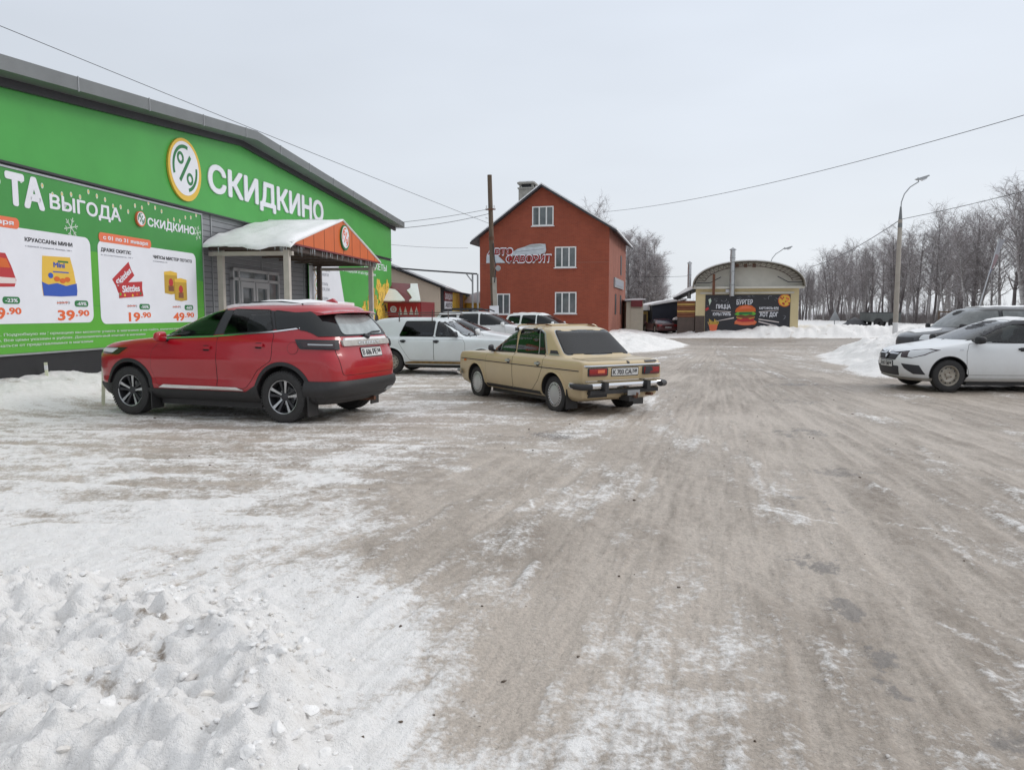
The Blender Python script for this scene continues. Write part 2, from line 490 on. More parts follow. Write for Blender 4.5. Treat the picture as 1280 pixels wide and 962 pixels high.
def grid_object(name, X, Y, Z, material, attrs=None, kind='structure', label=None):
    n, m = X.shape
    co = np.stack([X, Y, Z], -1).reshape(-1, 3).astype(np.float32)
    idx = np.arange(n * m).reshape(n, m)
    q = np.stack([idx[:-1, :-1], idx[:-1, 1:], idx[1:, 1:], idx[1:, :-1]], -1).reshape(-1, 4)
    me = bpy.data.meshes.new(name)
    me.vertices.add(len(co)); me.vertices.foreach_set('co', co.ravel())
    me.loops.add(q.size); me.loops.foreach_set('vertex_index', q.ravel().astype(np.int32))
    me.polygons.add(len(q)); me.polygons.foreach_set('loop_start', np.arange(0, q.size, 4, dtype=np.int32))
    me.polygons.foreach_set('use_smooth', np.ones(len(q), bool))
    for k, a in (attrs or {}).items():
        at = me.attributes.new(k, 'FLOAT', 'POINT'); at.data.foreach_set('value', a.ravel().astype(np.float32))
    me.update(); me.validate()
    me.materials.append(material)
    o = bpy.data.objects.new(name, me); col.objects.link(o)
    o['kind'] = kind
    if label: o['label'] = label
    return o
# ================================================================== ground
def ground_material():
    m, nt, b = newmat('packed_snow_ground')
    L = nt.links.new; N = nt.nodes.new
    tc = N('ShaderNodeTexCoord')
    ad = N('ShaderNodeAttribute'); ad.attribute_name = 'dirt'
    ai = N('ShaderNodeAttribute'); ai.attribute_name = 'ice'
    at_ = N('ShaderNodeAttribute'); at_.attribute_name = 'tone'
    def noise(scale, det=5, rough=.6, st=None):
        n = N('ShaderNodeTexNoise'); n.inputs['Scale'].default_value = scale; n.inputs['Detail'].default_value = det
        n.inputs['Roughness'].default_value = rough
        if st:
            mp = N('ShaderNodeMapping'); mp.inputs['Scale'].default_value = st; L(tc.outputs['Object'], mp.inputs[0]); L(mp.outputs[0], n.inputs['Vector'])
        else: L(tc.outputs['Object'], n.inputs['Vector'])
        return n.outputs['Fac']
    def math_(op, a, b_, clamp=False):
        k = N('ShaderNodeMath'); k.operation = op; k.use_clamp = clamp
        for i, x in enumerate((a, b_)):
            if isinstance(x, (int, float)): k.inputs[i].default_value = x
            else: L(x, k.inputs[i])
        return k.outputs[0]
    def remap(x, a, b_, c, d):
        k = N('ShaderNodeMapRange'); k.inputs['From Min'].default_value = a; k.inputs['From Max'].default_value = b_
        k.inputs['To Min'].default_value = c; k.inputs['To Max'].default_value = d; L(x, k.inputs['Value']); return k.outputs[0]
    def mixc(f, A, B):
        k = N('ShaderNodeMix'); k.data_type = 'RGBA'; L(f, k.inputs['Factor'])
        for nm, x in (('A', A), ('B', B)):
            if isinstance(x, tuple): k.inputs[nm].default_value = (*x, 1)
            else: L(x, k.inputs[nm])
        return k.outputs['Result']
    g1 = noise(28, 6, .7)                                     # grain breaking every edge
    d = math_('ADD', ad.outputs['Fac'], remap(g1, .28, .72, -.34, .34))
    d = math_('ADD', d, remap(noise(3.2, 6, .7), .3, .7, -.16, .16))
    f = remap(d, .27, .73, 0, 1)
    dirtc = mixc(remap(math_('ADD', at_.outputs['Fac'], remap(noise(14, 5, .7), .3, .7, -.25, .25)), 0, 1, 0, 1), (.27, .222, .176), (.555, .487, .418))
    dirtc = mixc(remap(noise(48, 4, .75), .42, .72, 0, .6), dirtc, (.235, .20, .17))
    snowc = mixc(remap(noise(9, 5, .65), .45, .75, 0, .5), (.865, .85, .83), (.70, .665, .625))
    c = mixc(f, snowc, dirtc)
    c = mixc(remap(math_('ADD', ai.outputs['Fac'], remap(g1, .3, .7, -.4, .4)), .30, .75, 0, .72), c, (.185, .172, .162))
    sp = N('ShaderNodeTexVoronoi'); sp.inputs['Scale'].default_value = 17; L(tc.outputs['Object'], sp.inputs['Vector'])
    spots = math_('MULTIPLY', remap(sp.outputs['Distance'], .05, .13, 1, 0), remap(noise(2.3, 3), .5, .62, 0, .85), True)
    c = mixc(spots, c, (.11, .085, .065))                     # grit and crumbs of earth
    L(c, b.inputs['Base Color'])
    L(remap(f, 0, 1, .7, .5), b.inputs['Roughness'])
    b.inputs['Specular IOR Level'].default_value = .42
    h = math_('ADD', math_('MULTIPLY', noise(22, 6, .7), 1.0), math_('MULTIPLY', noise(90, 3, .6), .35))
    bp = N('ShaderNodeBump'); bp.inputs['Strength'].default_value = .85; bp.inputs['Distance'].default_value = .03
    L(h, bp.inputs['Height']); L(bp.outputs[0], b.inputs['Normal'])
    return m
GM = ground_material()

STORE_A, STORE_T = -11.0, .119
RIGHT_BANK = [(9.0, 18.6), (9.4, 21), (10.6, 26), (11.9, 29.5), (15, 33.5), (22, 37.5), (60, 38.5), (60, 17.9), (20, 18.2)]
LEFT_FIELD = [(3.6, 30.2), (6.2, 32.2), (8.0, 35.5), (8.9, 40), (9.2, 48.5), (11, 51), (11, 60), (-6, 60), (-6, 33), (0, 31.0)]
FAR_BANK = [(9.4, 48.6), (16, 48.9), (40, 48.9), (90, 49), (90, 140), (-8, 140), (-8, 56), (8.0, 56)]
def ground_fields(X, Y):
    wob = (fbm(X * .6, Y * .6, 5, 4) - .5) * 2.2
    rb = poly_sd(X, Y, RIGHT_BANK) + wob * .5
    lf = poly_sd(X, Y, LEFT_FIELD) + wob * .6
    fb = poly_sd(X, Y, FAR_BANK) + wob * .4
    wl = (X - (STORE_A + STORE_T * Y))                       # distance in front of the store wall
    lump = fbm(X * 1.1, Y * 1.1, 11, 5, .55)
    lump2 = np.clip(1 - worley(X * 1.6, Y * 1.6, 3) * 1.25, 0, 1)
    z = (fbm(X * .25, Y * .25, 2, 3) - .5) * .05
    hb = sstep(-.1, 2.2, rb) * (.42 + .75 * sstep(4, 11, X - (Y - 18) * .2 - 8.5) * 0) * (.45 + 1.0 * lump) + sstep(0, .9, rb) * lump2 * .17
    hb = hb + sstep(.3, 3., rb) * .34 * sstep(21.5, 25.5, Y) * (.5 + lump)
    hb = hb * (1 - .75 * (sstep(19, 20, Y) * sstep(24.2, 23.2, Y) * sstep(10.2, 11.2, X)))    # where the dark car stands
    hl = sstep(-.1, 2.2, lf) * .34 * (.4 + 1.1 * lump) + sstep(0, .8, lf) * lump2 * .10
    lane = np.exp(-((X - (10.9 + (Y - 52) * .06)) / 1.7) ** 2) * sstep(44, 49, Y)
    hf = sstep(0, 1.6, fb) * (.50 + .08 * sstep(13, 18, X)) * (.55 + .85 * lump) + sstep(0, .8, fb) * lump2 * .2
    hf = np.where(Y > 53.5, hf * .6, hf)
    hf = hf * (1 - .38 * sstep(17.2, 14.5, X) * (Y < 53)); hf = hf * (1 - .8 * lane); hl = hl * (1 - .8 * lane)
    sw = 2.3 + 1.2 * (fbm(X * .3, Y * .3, 31, 3) - .5)
    hw = np.where((Y < 24) & (Y > -5), 1, 0) * sstep(sw, .2, wl) * .40 * (.55 + .8 * lump) * sstep(22.5, 19.5, Y)
    z = z + np.maximum.reduce([hb, hl, hf, hw])
    bank = np.clip(np.maximum.reduce([sstep(-.25, .5, rb), sstep(-.25, .5, lf) * (1 - .3 * lane), sstep(-.2, .3, fb), hw * 4]), 0, 1)
    # ---- tracks: streaks run along the way cars drive
    phi = np.arctan2(X - 9.5, 36.0 - Y); rr = np.hypot(X - 9.5, 36.0 - Y)
    sA = .55 * fbm(X * .34 + .16 * Y, (Y - .10 * X) * 3.4, 21, 5, .6) + .45 * fbm(X * .5 + .1 * Y, (Y + .16 * X) * 6.5, 23, 4, .6)                    # across the front of the store
    sB = fbm(phi * 26, rr * .22, 41, 5, .6)                                      # out of the lot towards the road
    kA = sstep(1.6, -2.6, X + (fbm(X * .3, Y * .3, 8, 2) - .5) * 5 - (Y - 8) * .12) * sstep(4.2, 6.0, Y)
    st = sA * kA + sB * (1 - kA)
    blot = fbm(X * .8, Y * .8, 51, 5, .6)
    wsp = sstep(.60, .70, fbm(phi * 34 + 3, rr * .30, 45, 4, .55)) * sstep(16, 12, Y) * sstep(3.6, 2.0, X) + .7 * sstep(.60, .68, fbm(X * 1.1, Y * 2.8, 47, 4, .55)) * sstep(2.5, .0, X)
    lnB = 1 - np.abs(2 * fbm(phi * 120 + .6 * fbm(X * .5, Y * .5, 49, 2), rr * .10, 46, 2, .5) - 1) * 2.2       # thin wheel lines
    lnA = 1 - np.abs(2 * fbm(X * .10 + 5, (Y + .22 * X + .5 * fbm(X * .3, Y * .3, 55, 2)) * 3.2, 48, 2, .5) - 1) * 2.2
    lnC = 1 - np.abs(2 * fbm((X * .8 - Y * .35 + fbm(X * .25, Y * .25, 57, 2)) * 2.4, (Y + X) * .10, 58, 2, .5) - 1) * 2.2
    arc = lambda cx, cy, f_, sd_: np.clip(1 - np.abs(2 * fbm(np.hypot(X - cx + .5 * fbm(X * .4, Y * .4, sd_ + 3, 2), Y - cy) * f_, np.arctan2(Y - cy, X - cx) * 2.5, sd_, 2, .5) - 1) * 2.6, -.6, 1)
    lnD = np.maximum(arc(-13, 1, 2.6, 131) * sstep(.45, .6, fbm(X * .22, Y * .22, 135, 2)), arc(21, 9, 2.4, 133) * sstep(.45, .6, fbm(X * .2 + 9, Y * .2, 137, 2)))
    ln = .75 * lnD + np.clip(lnB, -1, 1) * (1 - kA) * .8 + np.clip(lnA, -1, 1) * kA + .45 * np.clip(lnC, -1, 1) * (1 - kA) * sstep(14, 8, Y)
    sF = (1 - kA) * fbm(phi * 330, rr * 1.1, 62, 4, .65) + kA * fbm(X * 1.3 + .3 * Y, Y * 13 - X * 1.2, 64, 4, .65)
    gr = fbm(X * 11, Y * 11, 66, 3, .7)
    dirt = .79 + (sF - .5) * .62 + (gr - .5) * .42 + .20 * (ln - .15) * vnoise(X * 2.2, Y * 2.2, 59) + (st - .5) * 1.25 + (blot - .5) * .45 - .24 * wsp
    # whiter towards the left and near-left, browner along the main drive on the right
    white = sstep(1.5, -6.0, X - (Y - 6) * .06) * .30 + .46 * sstep(.35, -.85, X + .25 * (Y - 2.6) + .15 + (blot - .5) * 1.6) * sstep(7.6, 5.4, Y)
    white = white + .10 * sstep(3, .0, X) * sstep(7, 3, Y) - .10 * sstep(1.5, 4.5, X - (Y - 5) * .1) * sstep(30, 20, Y)
    white = white + .17 * np.exp(-((Y - 14.2) / 1.3) ** 2) * sstep(4.5, 7.5, X)
    dirt = dirt - white
    far = sstep(36, 39, Y) * (1 - bank)
    dirt = dirt + .35 * far
    dirt = dirt * (1 - bank) + bank * (-.10 + .50 * sstep(.60, .80, fbm(X * 1.9, Y * 1.9, 61, 5, .6)) * 1.2)
    # ruts and crust as real relief on the drive
    z = z + (1 - bank) * ((st - .5) * -.045 - ln * .014 + (fbm(X * 5, Y * 5, 71, 4, .6) - .5) * .022 + (fbm(X * 16, Y * 16, 72, 2) - .5) * .012 - (sF - .5) * .03)
    ice = .0 * X
    for P, wd, k in (([(.18, 6.3), (.12, 7.0), (.16, 7.8), (.3, 8.4)], .014, .28), ([(.30, 6.4), (.25, 7.0), (.29, 7.6)], .014, .25), ([(1.55, 6.75), (2.1, 6.3), (2.6, 5.9), (3.3, 5.5)], .022, .34),
                     ([(1.6, 6.55), (2.1, 6.15), (2.5, 5.8)], .022, .35), ([(2.0, 4.6), (2.25, 3.9), (2.35, 3.4)], .03, .35), ([(2.2, 4.7), (2.42, 4.1), (2.55, 3.5)], .025, .35), ([(4.6, 8.2), (5.6, 7.4), (7.0, 6.0)], .12, .25), ([(5.2, 12.4), (6.4, 10.6), (8.2, 8.6)], .25, .3)):
        dl = np.full(X.shape, 9.)
        for (x0, y0), (x1, y1) in zip(P[:-1], P[1:]):
            ex, ey = x1 - x0, y1 - y0; t = np.clip(((X - x0) * ex + (Y - y0) * ey) / (ex * ex + ey * ey), 0, 1); dl = np.minimum(dl, np.hypot(X - x0 - t * ex, Y - y0 - t * ey))
        dirt = dirt - k * np.exp(-(dl / wd) ** 2) * (.4 + 1.1 * vnoise(X * 9, Y * 9, 83))
    for cx, cy, ax, ay, k in ((1.84, 4.02, .13, .34, 1.), (1.72, 3.50, .09, .22, .95), (1.62, 3.18, .07, .12, .8), (1.96, 4.85, .17, .24, .9),
                              (4.0, 10.3, .5, .5, .75), (.62, 10.0, .7, .45, .7), (2.55, 6.4, .25, .35, .7), (5.2, 14.0, .6, .5, .6), (6.25, 17.2, .75, .28, 1.0), (1.9, 2.75, .12, .12, .7), (3.3, 7.7, .4, .3, .6)):
        g_ = np.exp(-(((X - cx) / ax / 1.25) ** 2 + ((Y - cy) / ay / 1.25) ** 2)); ice = np.maximum(ice, k * sstep(.30, .95, g_ * .75 + (fbm(X * 6, Y * 6, 81, 6, .75) - .5) * 2.0 * g_ ** .3))
    ice = np.maximum(ice, far * (.45 + .35 * (sB - .5)))
    tone = .46 + .42 * (ln - .1) * sstep(.25, .7, fbm(X * .6, Y * .6, 69, 3)) + (st - .5) * 1.25 + (sF - .5) * 1.15 + (fbm(X * .35, Y * .35, 68, 3) - .5) * .7 + .16 * sstep(4, -2, X) - .08
    return z, dirt, ice * (1 - bank), tone

a = np.linspace(-1.25, 1.25, 1300)
a = np.sign(a) * np.abs(a) ** 1.25 * (1.25 ** -.25)
r = np.concatenate([1.05 * (150 / 1.05) ** (np.linspace(0, 1, 1000) ** 1.12)])
rr_, aa_ = np.meshgrid(r, a, indexing='ij')
GX = (rr_ + 1.2) * aa_; GY = rr_
gz, gd, gi, gt = ground_fields(GX, GY)
ground = grid_object('ground', GX, GY, gz, GM, {'dirt': gd, 'ice': gi, 'tone': gt}, 'structure', 'packed dirty snow over the car park and road, banked white snow at its edges')
tag(grid_object('snow_plain', *np.meshgrid([-900, -60, 60, 900.], [-900, -3., 3., 900.]), np.full((4, 4), -.35), M['snow'], None, 'structure'))

# ---- the ploughed heap in the near left corner
xs = np.arange(-5.2, .15, .016); ys = np.arange(1.0, 5.6, .016)
PX, PY = np.meshgrid(xs, ys)
HEAP = [(-5.1, 4.6), (-3.3, 4.55), (-2.2, 4.5), (-1.4, 4.1), (-.82, 3.35), (-.5, 2.7), (-.36, 2.0), (-.3, 1.1), (-5.1, 1.1)]
wob = (fbm(PX * 1.7, PY * 1.7, 91, 4) - .5) * .55
sd = poly_sd(PX, PY, HEAP) + wob
base, bd, _, bt = ground_fields(PX, PY)
big = fbm(PX * 1.1, PY * 1.1, 92, 3); mid = fbm(PX * 3.2, PY * 3.2, 93, 4, .55); fine = fbm(PX * 13, PY * 13, 94, 3, .6)
bl = np.clip(1 - worley(PX * 3.3 + (mid - .5), PY * 3.3 + (fine - .5) * .6, 95) * 1.35, 0, 1) ** 1.1
bl2 = np.clip(1 - worley(PX * 9 + (fine - .5), PY * 9, 96) * 1.5, 0, 1) ** .8
ridge = np.exp(-((sd - .42) / .33) ** 2)
hz = sstep(-.12, .7, sd) * (.02 + .15 * big) + ridge * (.03 + .15 * mid) * sstep(0, .3, sd) * sstep(4.6, 3.4, PY) + sstep(-.1, .3, sd) * ((mid - .5) * .08 + bl * .05 * (big * 1.4) + (fine - .5) * .05 + (fbm(PX * 30, PY * 30, 101, 2) - .5) * .014)
bill = lambda sc, sd_: np.abs(2 * fbm(PX * sc + .35 * mid, PY * sc + .25 * fine, sd_, 2, .4) - 1)
b1, b2, b3 = bill(2.6, 111), bill(6.5, 113), bill(15, 115)
hz = hz * .8 + sstep(-.12, .22, sd) * (.115 * (b1 - .2) * sstep(0, .5, sd) + .060 * (b2 - .2) + .034 * (b3 - .2))
hz = hz + sstep(-.25, .1, sd) * bl2 * .055 * sstep(.40, .58, fbm(PX * 2, PY * 2, 97, 3))
hz = hz - .16 * np.exp(-(((PX + 1.95) / .16) ** 2 + ((PY - 2.65) / .12) ** 2)) * sstep(0, .3, sd)
gap = fbm(PX * 2.4, PY * 2.4, 98, 4)
hd = .02 + .75 * sstep(.16, .04, b2) * sstep(.46, .62, fbm(PX * 1.6, PY * 1.6, 104, 2)) + .55 * sstep(.14, .03, b1) * sstep(.5, .62, gap) + .0 * sstep(.58, .75, fbm(PX * 4.2, PY * 4.2, 99, 4, .6)) * sstep(.42, .6, fbm(PX * 1.2, PY * 1.2, 100, 2)) + .30 * bl2 * sstep(.6, .7, gap)
hd = hd * .62 - .22 + .3 * bl2 * sstep(.62, .72, gap)
hd = hd + .30 * np.exp(-((sd - .06) / .10) ** 2) * sstep(.52, .68, mid)
PZ = base - .06 + sstep(-.4, -.02, sd) * .055 + hz
PZ = np.where(sd < -.3, base - .08, PZ)
tag(grid_object('snow_heap', PX, PY, PZ, GM, {'dirt': hd, 'ice': np.zeros_like(PX), 'tone': bt - .2}, 'stuff', 'lumpy heap of ploughed white snow in the near left corner'), None, 'snow')
# loose crumbs of snow, ice and frozen earth
def clods(name, n, spots, mats, label, cat, sub_=1):
    rng = np.random.RandomState(5); mb = MB()
    ico = bmesh.new(); bmesh.ops.create_icosphere(ico, subdivisions=sub_, radius=1)
    iv = np.array([v.co[:] for v in ico.verts]); ifc = [tuple(v.index for v in f.verts) for f in ico.faces]; ico.free()
    for i in range(n):
        x, y, s, *zz = spots(rng)
        zz = zz[0] if zz else ground_fields(np.array([[x]]), np.array([[y]]))[0][0, 0]
        am = .35 if sub_ == 1 else .13
        v = iv.copy()
        if sub_ > 1:           # break flat faces off the lump
            for _ in range(7):
                nn = rng.normal(size=3); nn /= np.linalg.norm(nn); q = v @ nn - rng.uniform(.45, .8); v = v - np.maximum(q, 0)[:, None] * nn
        v = v * (1 + rng.uniform(-am, am, (len(iv), 1))) * s * np.array([rng.uniform(.7, 1.4), rng.uniform(.7, 1.4), rng.uniform(.4, .8)])
        q = rng.uniform(0, 6.28); c_, s_ = math.cos(q), math.sin(q)
        v = np.stack([v[:, 0] * c_ - v[:, 1] * s_, v[:, 0] * s_ + v[:, 1] * c_, v[:, 2]], 1) + np.array([x, y, zz + s * .2])
        mb.add(v, ifc, mats[rng.randint(len(mats))])
    o = mb.build(name, None, 75 if sub_ == 1 else 35); tag(o, label, cat, None, 'stuff'); return o
mm('heap_snow', (.82, .81, .795), .8, var=.08, vscale=20, bump=.5, bscale=60, spec=.2)
mm('earth', (.10, .075, .055), .9, var=.3, vscale=20)
mm('clod_snow', (.70, .67, .63), .8, var=.25, vscale=12, bump=.4)
def near_heap(rng):
    t = rng.uniform(0, 1); y = 5.0 - 3.2 * t; x = -2.6 + 1.9 * t + abs(rng.normal(0, .4))
    return x, y, rng.uniform(.006, .02)
clods('snow_crumbs', 150, near_heap, ['clod_snow', 'clod_snow', 'snow', 'dirty_snow'], 'small crumbs of snow scattered beside the near heap', 'snow')
def on_heap(rng):
    while True:
        x, y = rng.uniform(-3.6, -.5), rng.uniform(1.9, 4.5); i, j = int((y - ys[0]) / .016), int((x - xs[0]) / .016)
        if sd[i, j] > .02 and rng.rand() < .35 + .65 * (sd[i, j] < .5): return x, y, rng.uniform(.004, .014) * rng.choice([1, 1, 1.7]), PZ[i, j]
clods('heap_crumbs', 520, on_heap, ['heap_snow', 'heap_snow', 'clod_snow', 'heap_snow', 'dirty_snow'], 'crumbs of snow lying on the near heap', 'snow')
def on_heap_big(rng):
    x, y, s, z = on_heap(rng); return x, y, rng.uniform(.014, .042) * rng.choice([.7, 1, 1]), z - .008
clods('heap_chunks', 120, on_heap_big, ['heap_snow', 'heap_snow', 'heap_snow', 'clod_snow'], 'broken chunks of ploughed snow in the near heap', 'snow', 2)
def drive(rng):
    y = rng.uniform(2.5, 15); x = rng.uniform(-.45, .62) * y + rng.uniform(-.5, .5); return x, y, rng.uniform(.003, .009) * (1 + y * .07)
clods('earth_crumbs', 110, drive, ['earth', 'earth', 'dirty_snow'], 'dark crumbs of earth and ice scattered over the packed snow', 'grit')
# ================================================================== discount store
U = Vector((STORE_T, 1, 0)).normalized()
SROT = math.atan2(U.y, U.x)
S0 = 24.0
SLOC = Vector((STORE_A, 0, 0)) + U * S0
def on_wall(name, label, cat, group=None): return thing(name, label, cat, SLOC, SROT, group)
def sx(s): return s - S0
def topz(s):
    return float(np.interp(s, [8, 24.5, 40], [5.18, 6.70, 6.10]))

store = on_wall('store_building', 'long green and grey discount store with gabled roof and orange canopy over its door', 'store')
b = MB()
pr = [(sx(8), 0), (sx(40), 0), (sx(40), topz(40)), (sx(24.5), topz(24.5)), (sx(8), topz(8))]
b.ext(pr, lambda a, c, d: (a, d, c), 0, 14, 'siding')
# vertical joints of the cladding
for s in (25.05, 28.55, 21.9): b.box(sx(s) - .02, sx(s) + .02, -.025, 0, .1, 4.3, 'grey_metal')
b.build('wall', store)
b = MB()
fa = [(sx(8), 4.35), (sx(40.02), 4.35), (sx(40.02), topz(40) - .0), (sx(24.5), topz(24.5)), (sx(8), topz(8))]
b.xz(fa, .004, .10, 'fascia_green')
b.build('fascia_board', store)
b = MB()
b.box(sx(8), sx(40.04), -.13, -.105, 4.30, 4.345, 'dark_metal')
b.box(sx(39.98), sx(40.05), -.06, .06, 0, 6.05, 'dark_metal')
b.build('trim', store)
b = MB(); b.box(sx(8), sx(22.4), -.09, -.005, 0, .84, 'plinth'); b.box(sx(26.7), sx(40), -.09, -.005, 0, .5, 'plinth'); b.build('plinth', store)
# roof with deep metal verge
rt = lambda s: float(np.interp(s, [7, 23.6, 40.6], [5.28, 6.90, 6.18]))
b = MB()
top = [(sx(s), rt(s)) for s in (7, 23.6, 40.6)]
b.ext(top + [(a, c - .12) for a, c in reversed(top)], lambda a, c, d: (a, -d, c), .62, -14.5, 'roof_rib')
b.build('roof', store)
b = MB()
lo = [(a, c + .06) for a, c in top]; hi = [(a, c - .20) for a, c in top]
b.ext(lo + hi[::-1], lambda a, c, d: (a, -d, c), .625, .66, 'verge_metal')
hi2 = [(a, c - .17) for a, c in top]; hi3 = [(a, c - .20) for a, c in top]
b.ext(hi2 + hi3[::-1], lambda a, c, d: (a, -d, c), .12, .62, 'verge_metal')
b.ext([(a, c - .20) for a, c in top] + [(a, c - .36) for a, c in top][::-1], lambda a, c, d: (a, -d, c), .105, .2, 'dark_metal')
for s in np.arange(8.5, 40, 2.4):
    b.box(sx(s) - .012, sx(s) + .012, -.672, -.655, rt(s) - .22, rt(s) + .075, 'grey_metal')
b.build('verge_flashing', store)
b = MB()
tp = [(sx(s), rt(s) + .005) for s in np.linspace(7.2, 40.4, 30)]
b.ext([(a, c + .10 + .05 * math.sin(a * 1.7)) for a, c in tp] + tp[::-1], lambda a, c, d: (a, -d, c), -.3, -14.3, 'snow')
b.build('roof_snow', store)
# glazed entrance
d0 = empty('door', store)
b = MB(); F_ = 'door_grey'
s0, s1, z1 = sx(22.92), sx(26.2), 2.93
for (a0, a1, c0, c1) in ((s0, s0 + .09, 0, z1), (s1 - .09, s1, 0, z1), (s0, s1, z1 - .09, z1), (s0, s1, 2.56, 2.65),
                         (sx(23.28), sx(23.37), 0, z1), (sx(25.3), sx(25.39), 0, z1), (sx(24.32), sx(24.38), 0, 2.56), (s0, sx(23.3), .0, .5), (sx(25.35), s1, 0, .5)):
    b.box(a0, a1, -.10, .01, c0, c1, F_)
b.build('frame', d0)
b = MB(); b.box(s0 + .05, s1 - .05, -.045, -.035, .05, z1 - .05, 'window_glass'); b.build('pane', d0)
for q0, q1, hx in ((23.38, 24.31, 24.22), (24.39, 25.29, 24.47)):
    b = MB()
    for (a0, a1, c0, c1) in ((q0, q0 + .12, .03, 2.54), (q1 - .12, q1, .03, 2.54), (q0 + .12, q1 - .12, 2.36, 2.54), (q0 + .12, q1 - .12, .03, .55), (q0 + .12, q1 - .12, 1.05, 1.13)):
        b.box(sx(a0), sx(a1), -.12, -.05, c0, c1, F_)
    lf = b.build('door_leaf', d0)
    b = MB(); b.tube([(sx(hx), -.13, 1.1), (sx(hx), -.18, 1.12), (sx(hx), -.18, 1.5), (sx(hx), -.13, 1.52)], .016, 'steel'); b.build('handle', lf)
b = MB()
for i in range(3): b.box(sx(22.6 - .0), sx(26.6), -1.5 + .3 * i, -.095, .0 if i == 0 else .12 * i, .12 * (i + 1), 'concrete')
b.build('step', store)

# ---- big lettering on the green board
sg = on_wall('store_sign', 'large white store name with round yellow percent emblem on the green gable', 'store sign')
def W(s, z, off, d0=0., sh=0.):      # text mapper on the wall
    return lambda a, c, d: (sx(s) + a, -(off + d0 + d), z + c)
b = MB(); b.text('СКИДКИНО', lambda a, c, d: (sx(21.62) + a, -(.105 + d), 4.95 + .017 * a + c), w=8.75, h=.72, m='print_white', bold=.032, thick=.03); b.build('lettering', sg)
def emblem(par, s, z, r, off, rim, face, ink, name='emblem'):
    e = MB(); e.xz(circ(sx(s), z, r, 40), off, off + .05, rim); eo = e.build(name, par)
    e = MB(); e.xz(circ(sx(s) - r * .02, z + r * .04, r * .86, 40), off + .05, off + .056, face); e.build('disc', eo)
    e = MB(); T = .062
    cx, cz = sx(s) - r * .02, z + r * .04
    def pl(p): e.xz(p, off + .056, off + T, ink)
    pl(ringpoly(cx, cz, r * .64, r * .75, 75, 200)); pl(ringpoly(cx, cz, r * .64, r * .75, -75, 8))
    for k in (-1, 1):
        q = ringpoly(cx + k * r * .27, cz - k * r * .30, r * .105, r * .20, 0, 358, 24); pl(q)
    w_ = r * .065; dx, dz = r * .33, r * .42; L_ = math.hypot(dx, dz); nx, nz_ = -dz / L_ * w_, dx / L_ * w_
    pl([(cx - dx + nx, cz - dz + nz_), (cx - dx - nx, cz - dz - nz_), (cx + dx - nx, cz + dz - nz_), (cx + dx + nx, cz + dz + nz_)])
    e.build('percent_mark', eo); return eo
emblem(sg, 20.42, 5.27, .79, .105, 'ink_yellow', 'print_white', 'ink_green')

# ---- price banner
bn = on_wall('price_banner', 'wide green price banner with white product cards, left of the canopy', 'banner')
b = MB()
b.xz([(sx(11.2), .85), (sx(21.16), .85), (sx(21.16), 1.75), (sx(11.2), 1.75)], .10, .125, 'banner_bright')
b.xz([(sx(11.2), 1.75), (sx(21.16), 1.75), (sx(21.16), 4.25), (sx(11.2), 4.25)], .10, .125, 'banner_green')
# the brighter green sweep of the print
b.xz([(sx(11.2), 1.76), (sx(21.15), 1.76), (sx(21.15), 2.45), (sx(19), 2.6), (sx(16.7), 2.9), (sx(14), 2.75), (sx(11.2), 2.6)], .125, .127, 'banner_bright')
b.build('sheet', bn)
b = MB()
for z in (.83, 4.24): b.box(sx(11.1), sx(21.2), -.14, -.09, z - .018, z + .018, 'steel')
for s in (11.15, 21.18): b.box(sx(s) - .02, sx(s) + .02, -.145, -.09, .83, 4.26, 'steel')
b.build('frame', bn)
OF = .1285
b = MB()
b.text('ТА', W(14.30, 3.60, OF), w=.98, h=.53, m='print_white', bold=.055)
b.text('ВЫГОДА', W(15.42, 3.645, OF), w=2.24, h=.27, m='print_white', bold=.028)
b.text('СКИДКИНО', W(18.68, 3.66, OF), w=2.12, h=.19, m='print_white', bold=.03)
for i, t in enumerate(('31.01.2026 г. Подробную информацию вы можете узнать в магазине и на сайте, количество товара', 'ограничено. Все цены указаны в рублях. Дополнительный контакт в магазине', 'могут отличаться от представленных в магазине')):
    b.text(t, W(13.2, 1.18 - .10 * i, OF), w=(7.2, 5.2, 3.3)[i], h=.050, m='ink_pale', bold=.01)
b.build('lettering', bn)
emblem(bn, 18.36, 3.78, .175, OF, 'ink_tag', 'print_white', 'ink_green')
b = MB(); rng = np.random.RandomState(3)
for s in np.arange(12, 21.1, .27):          # garland bulbs printed along the top
    z = 4.02 + .1 * math.sin(s * 3.1) + rng.uniform(-.07, .09)
    if s > 17.6 and rng.rand() < .25: continue
    b.xz(circ(sx(s), z, .038, 10, .055), OF, OF + .003, 'ink_pale')
    b.xz(circ(sx(s), z + .005, .018, 8, .03), OF + .003, OF + .005, 'ink_yellow')
b.build('garland_print', bn)
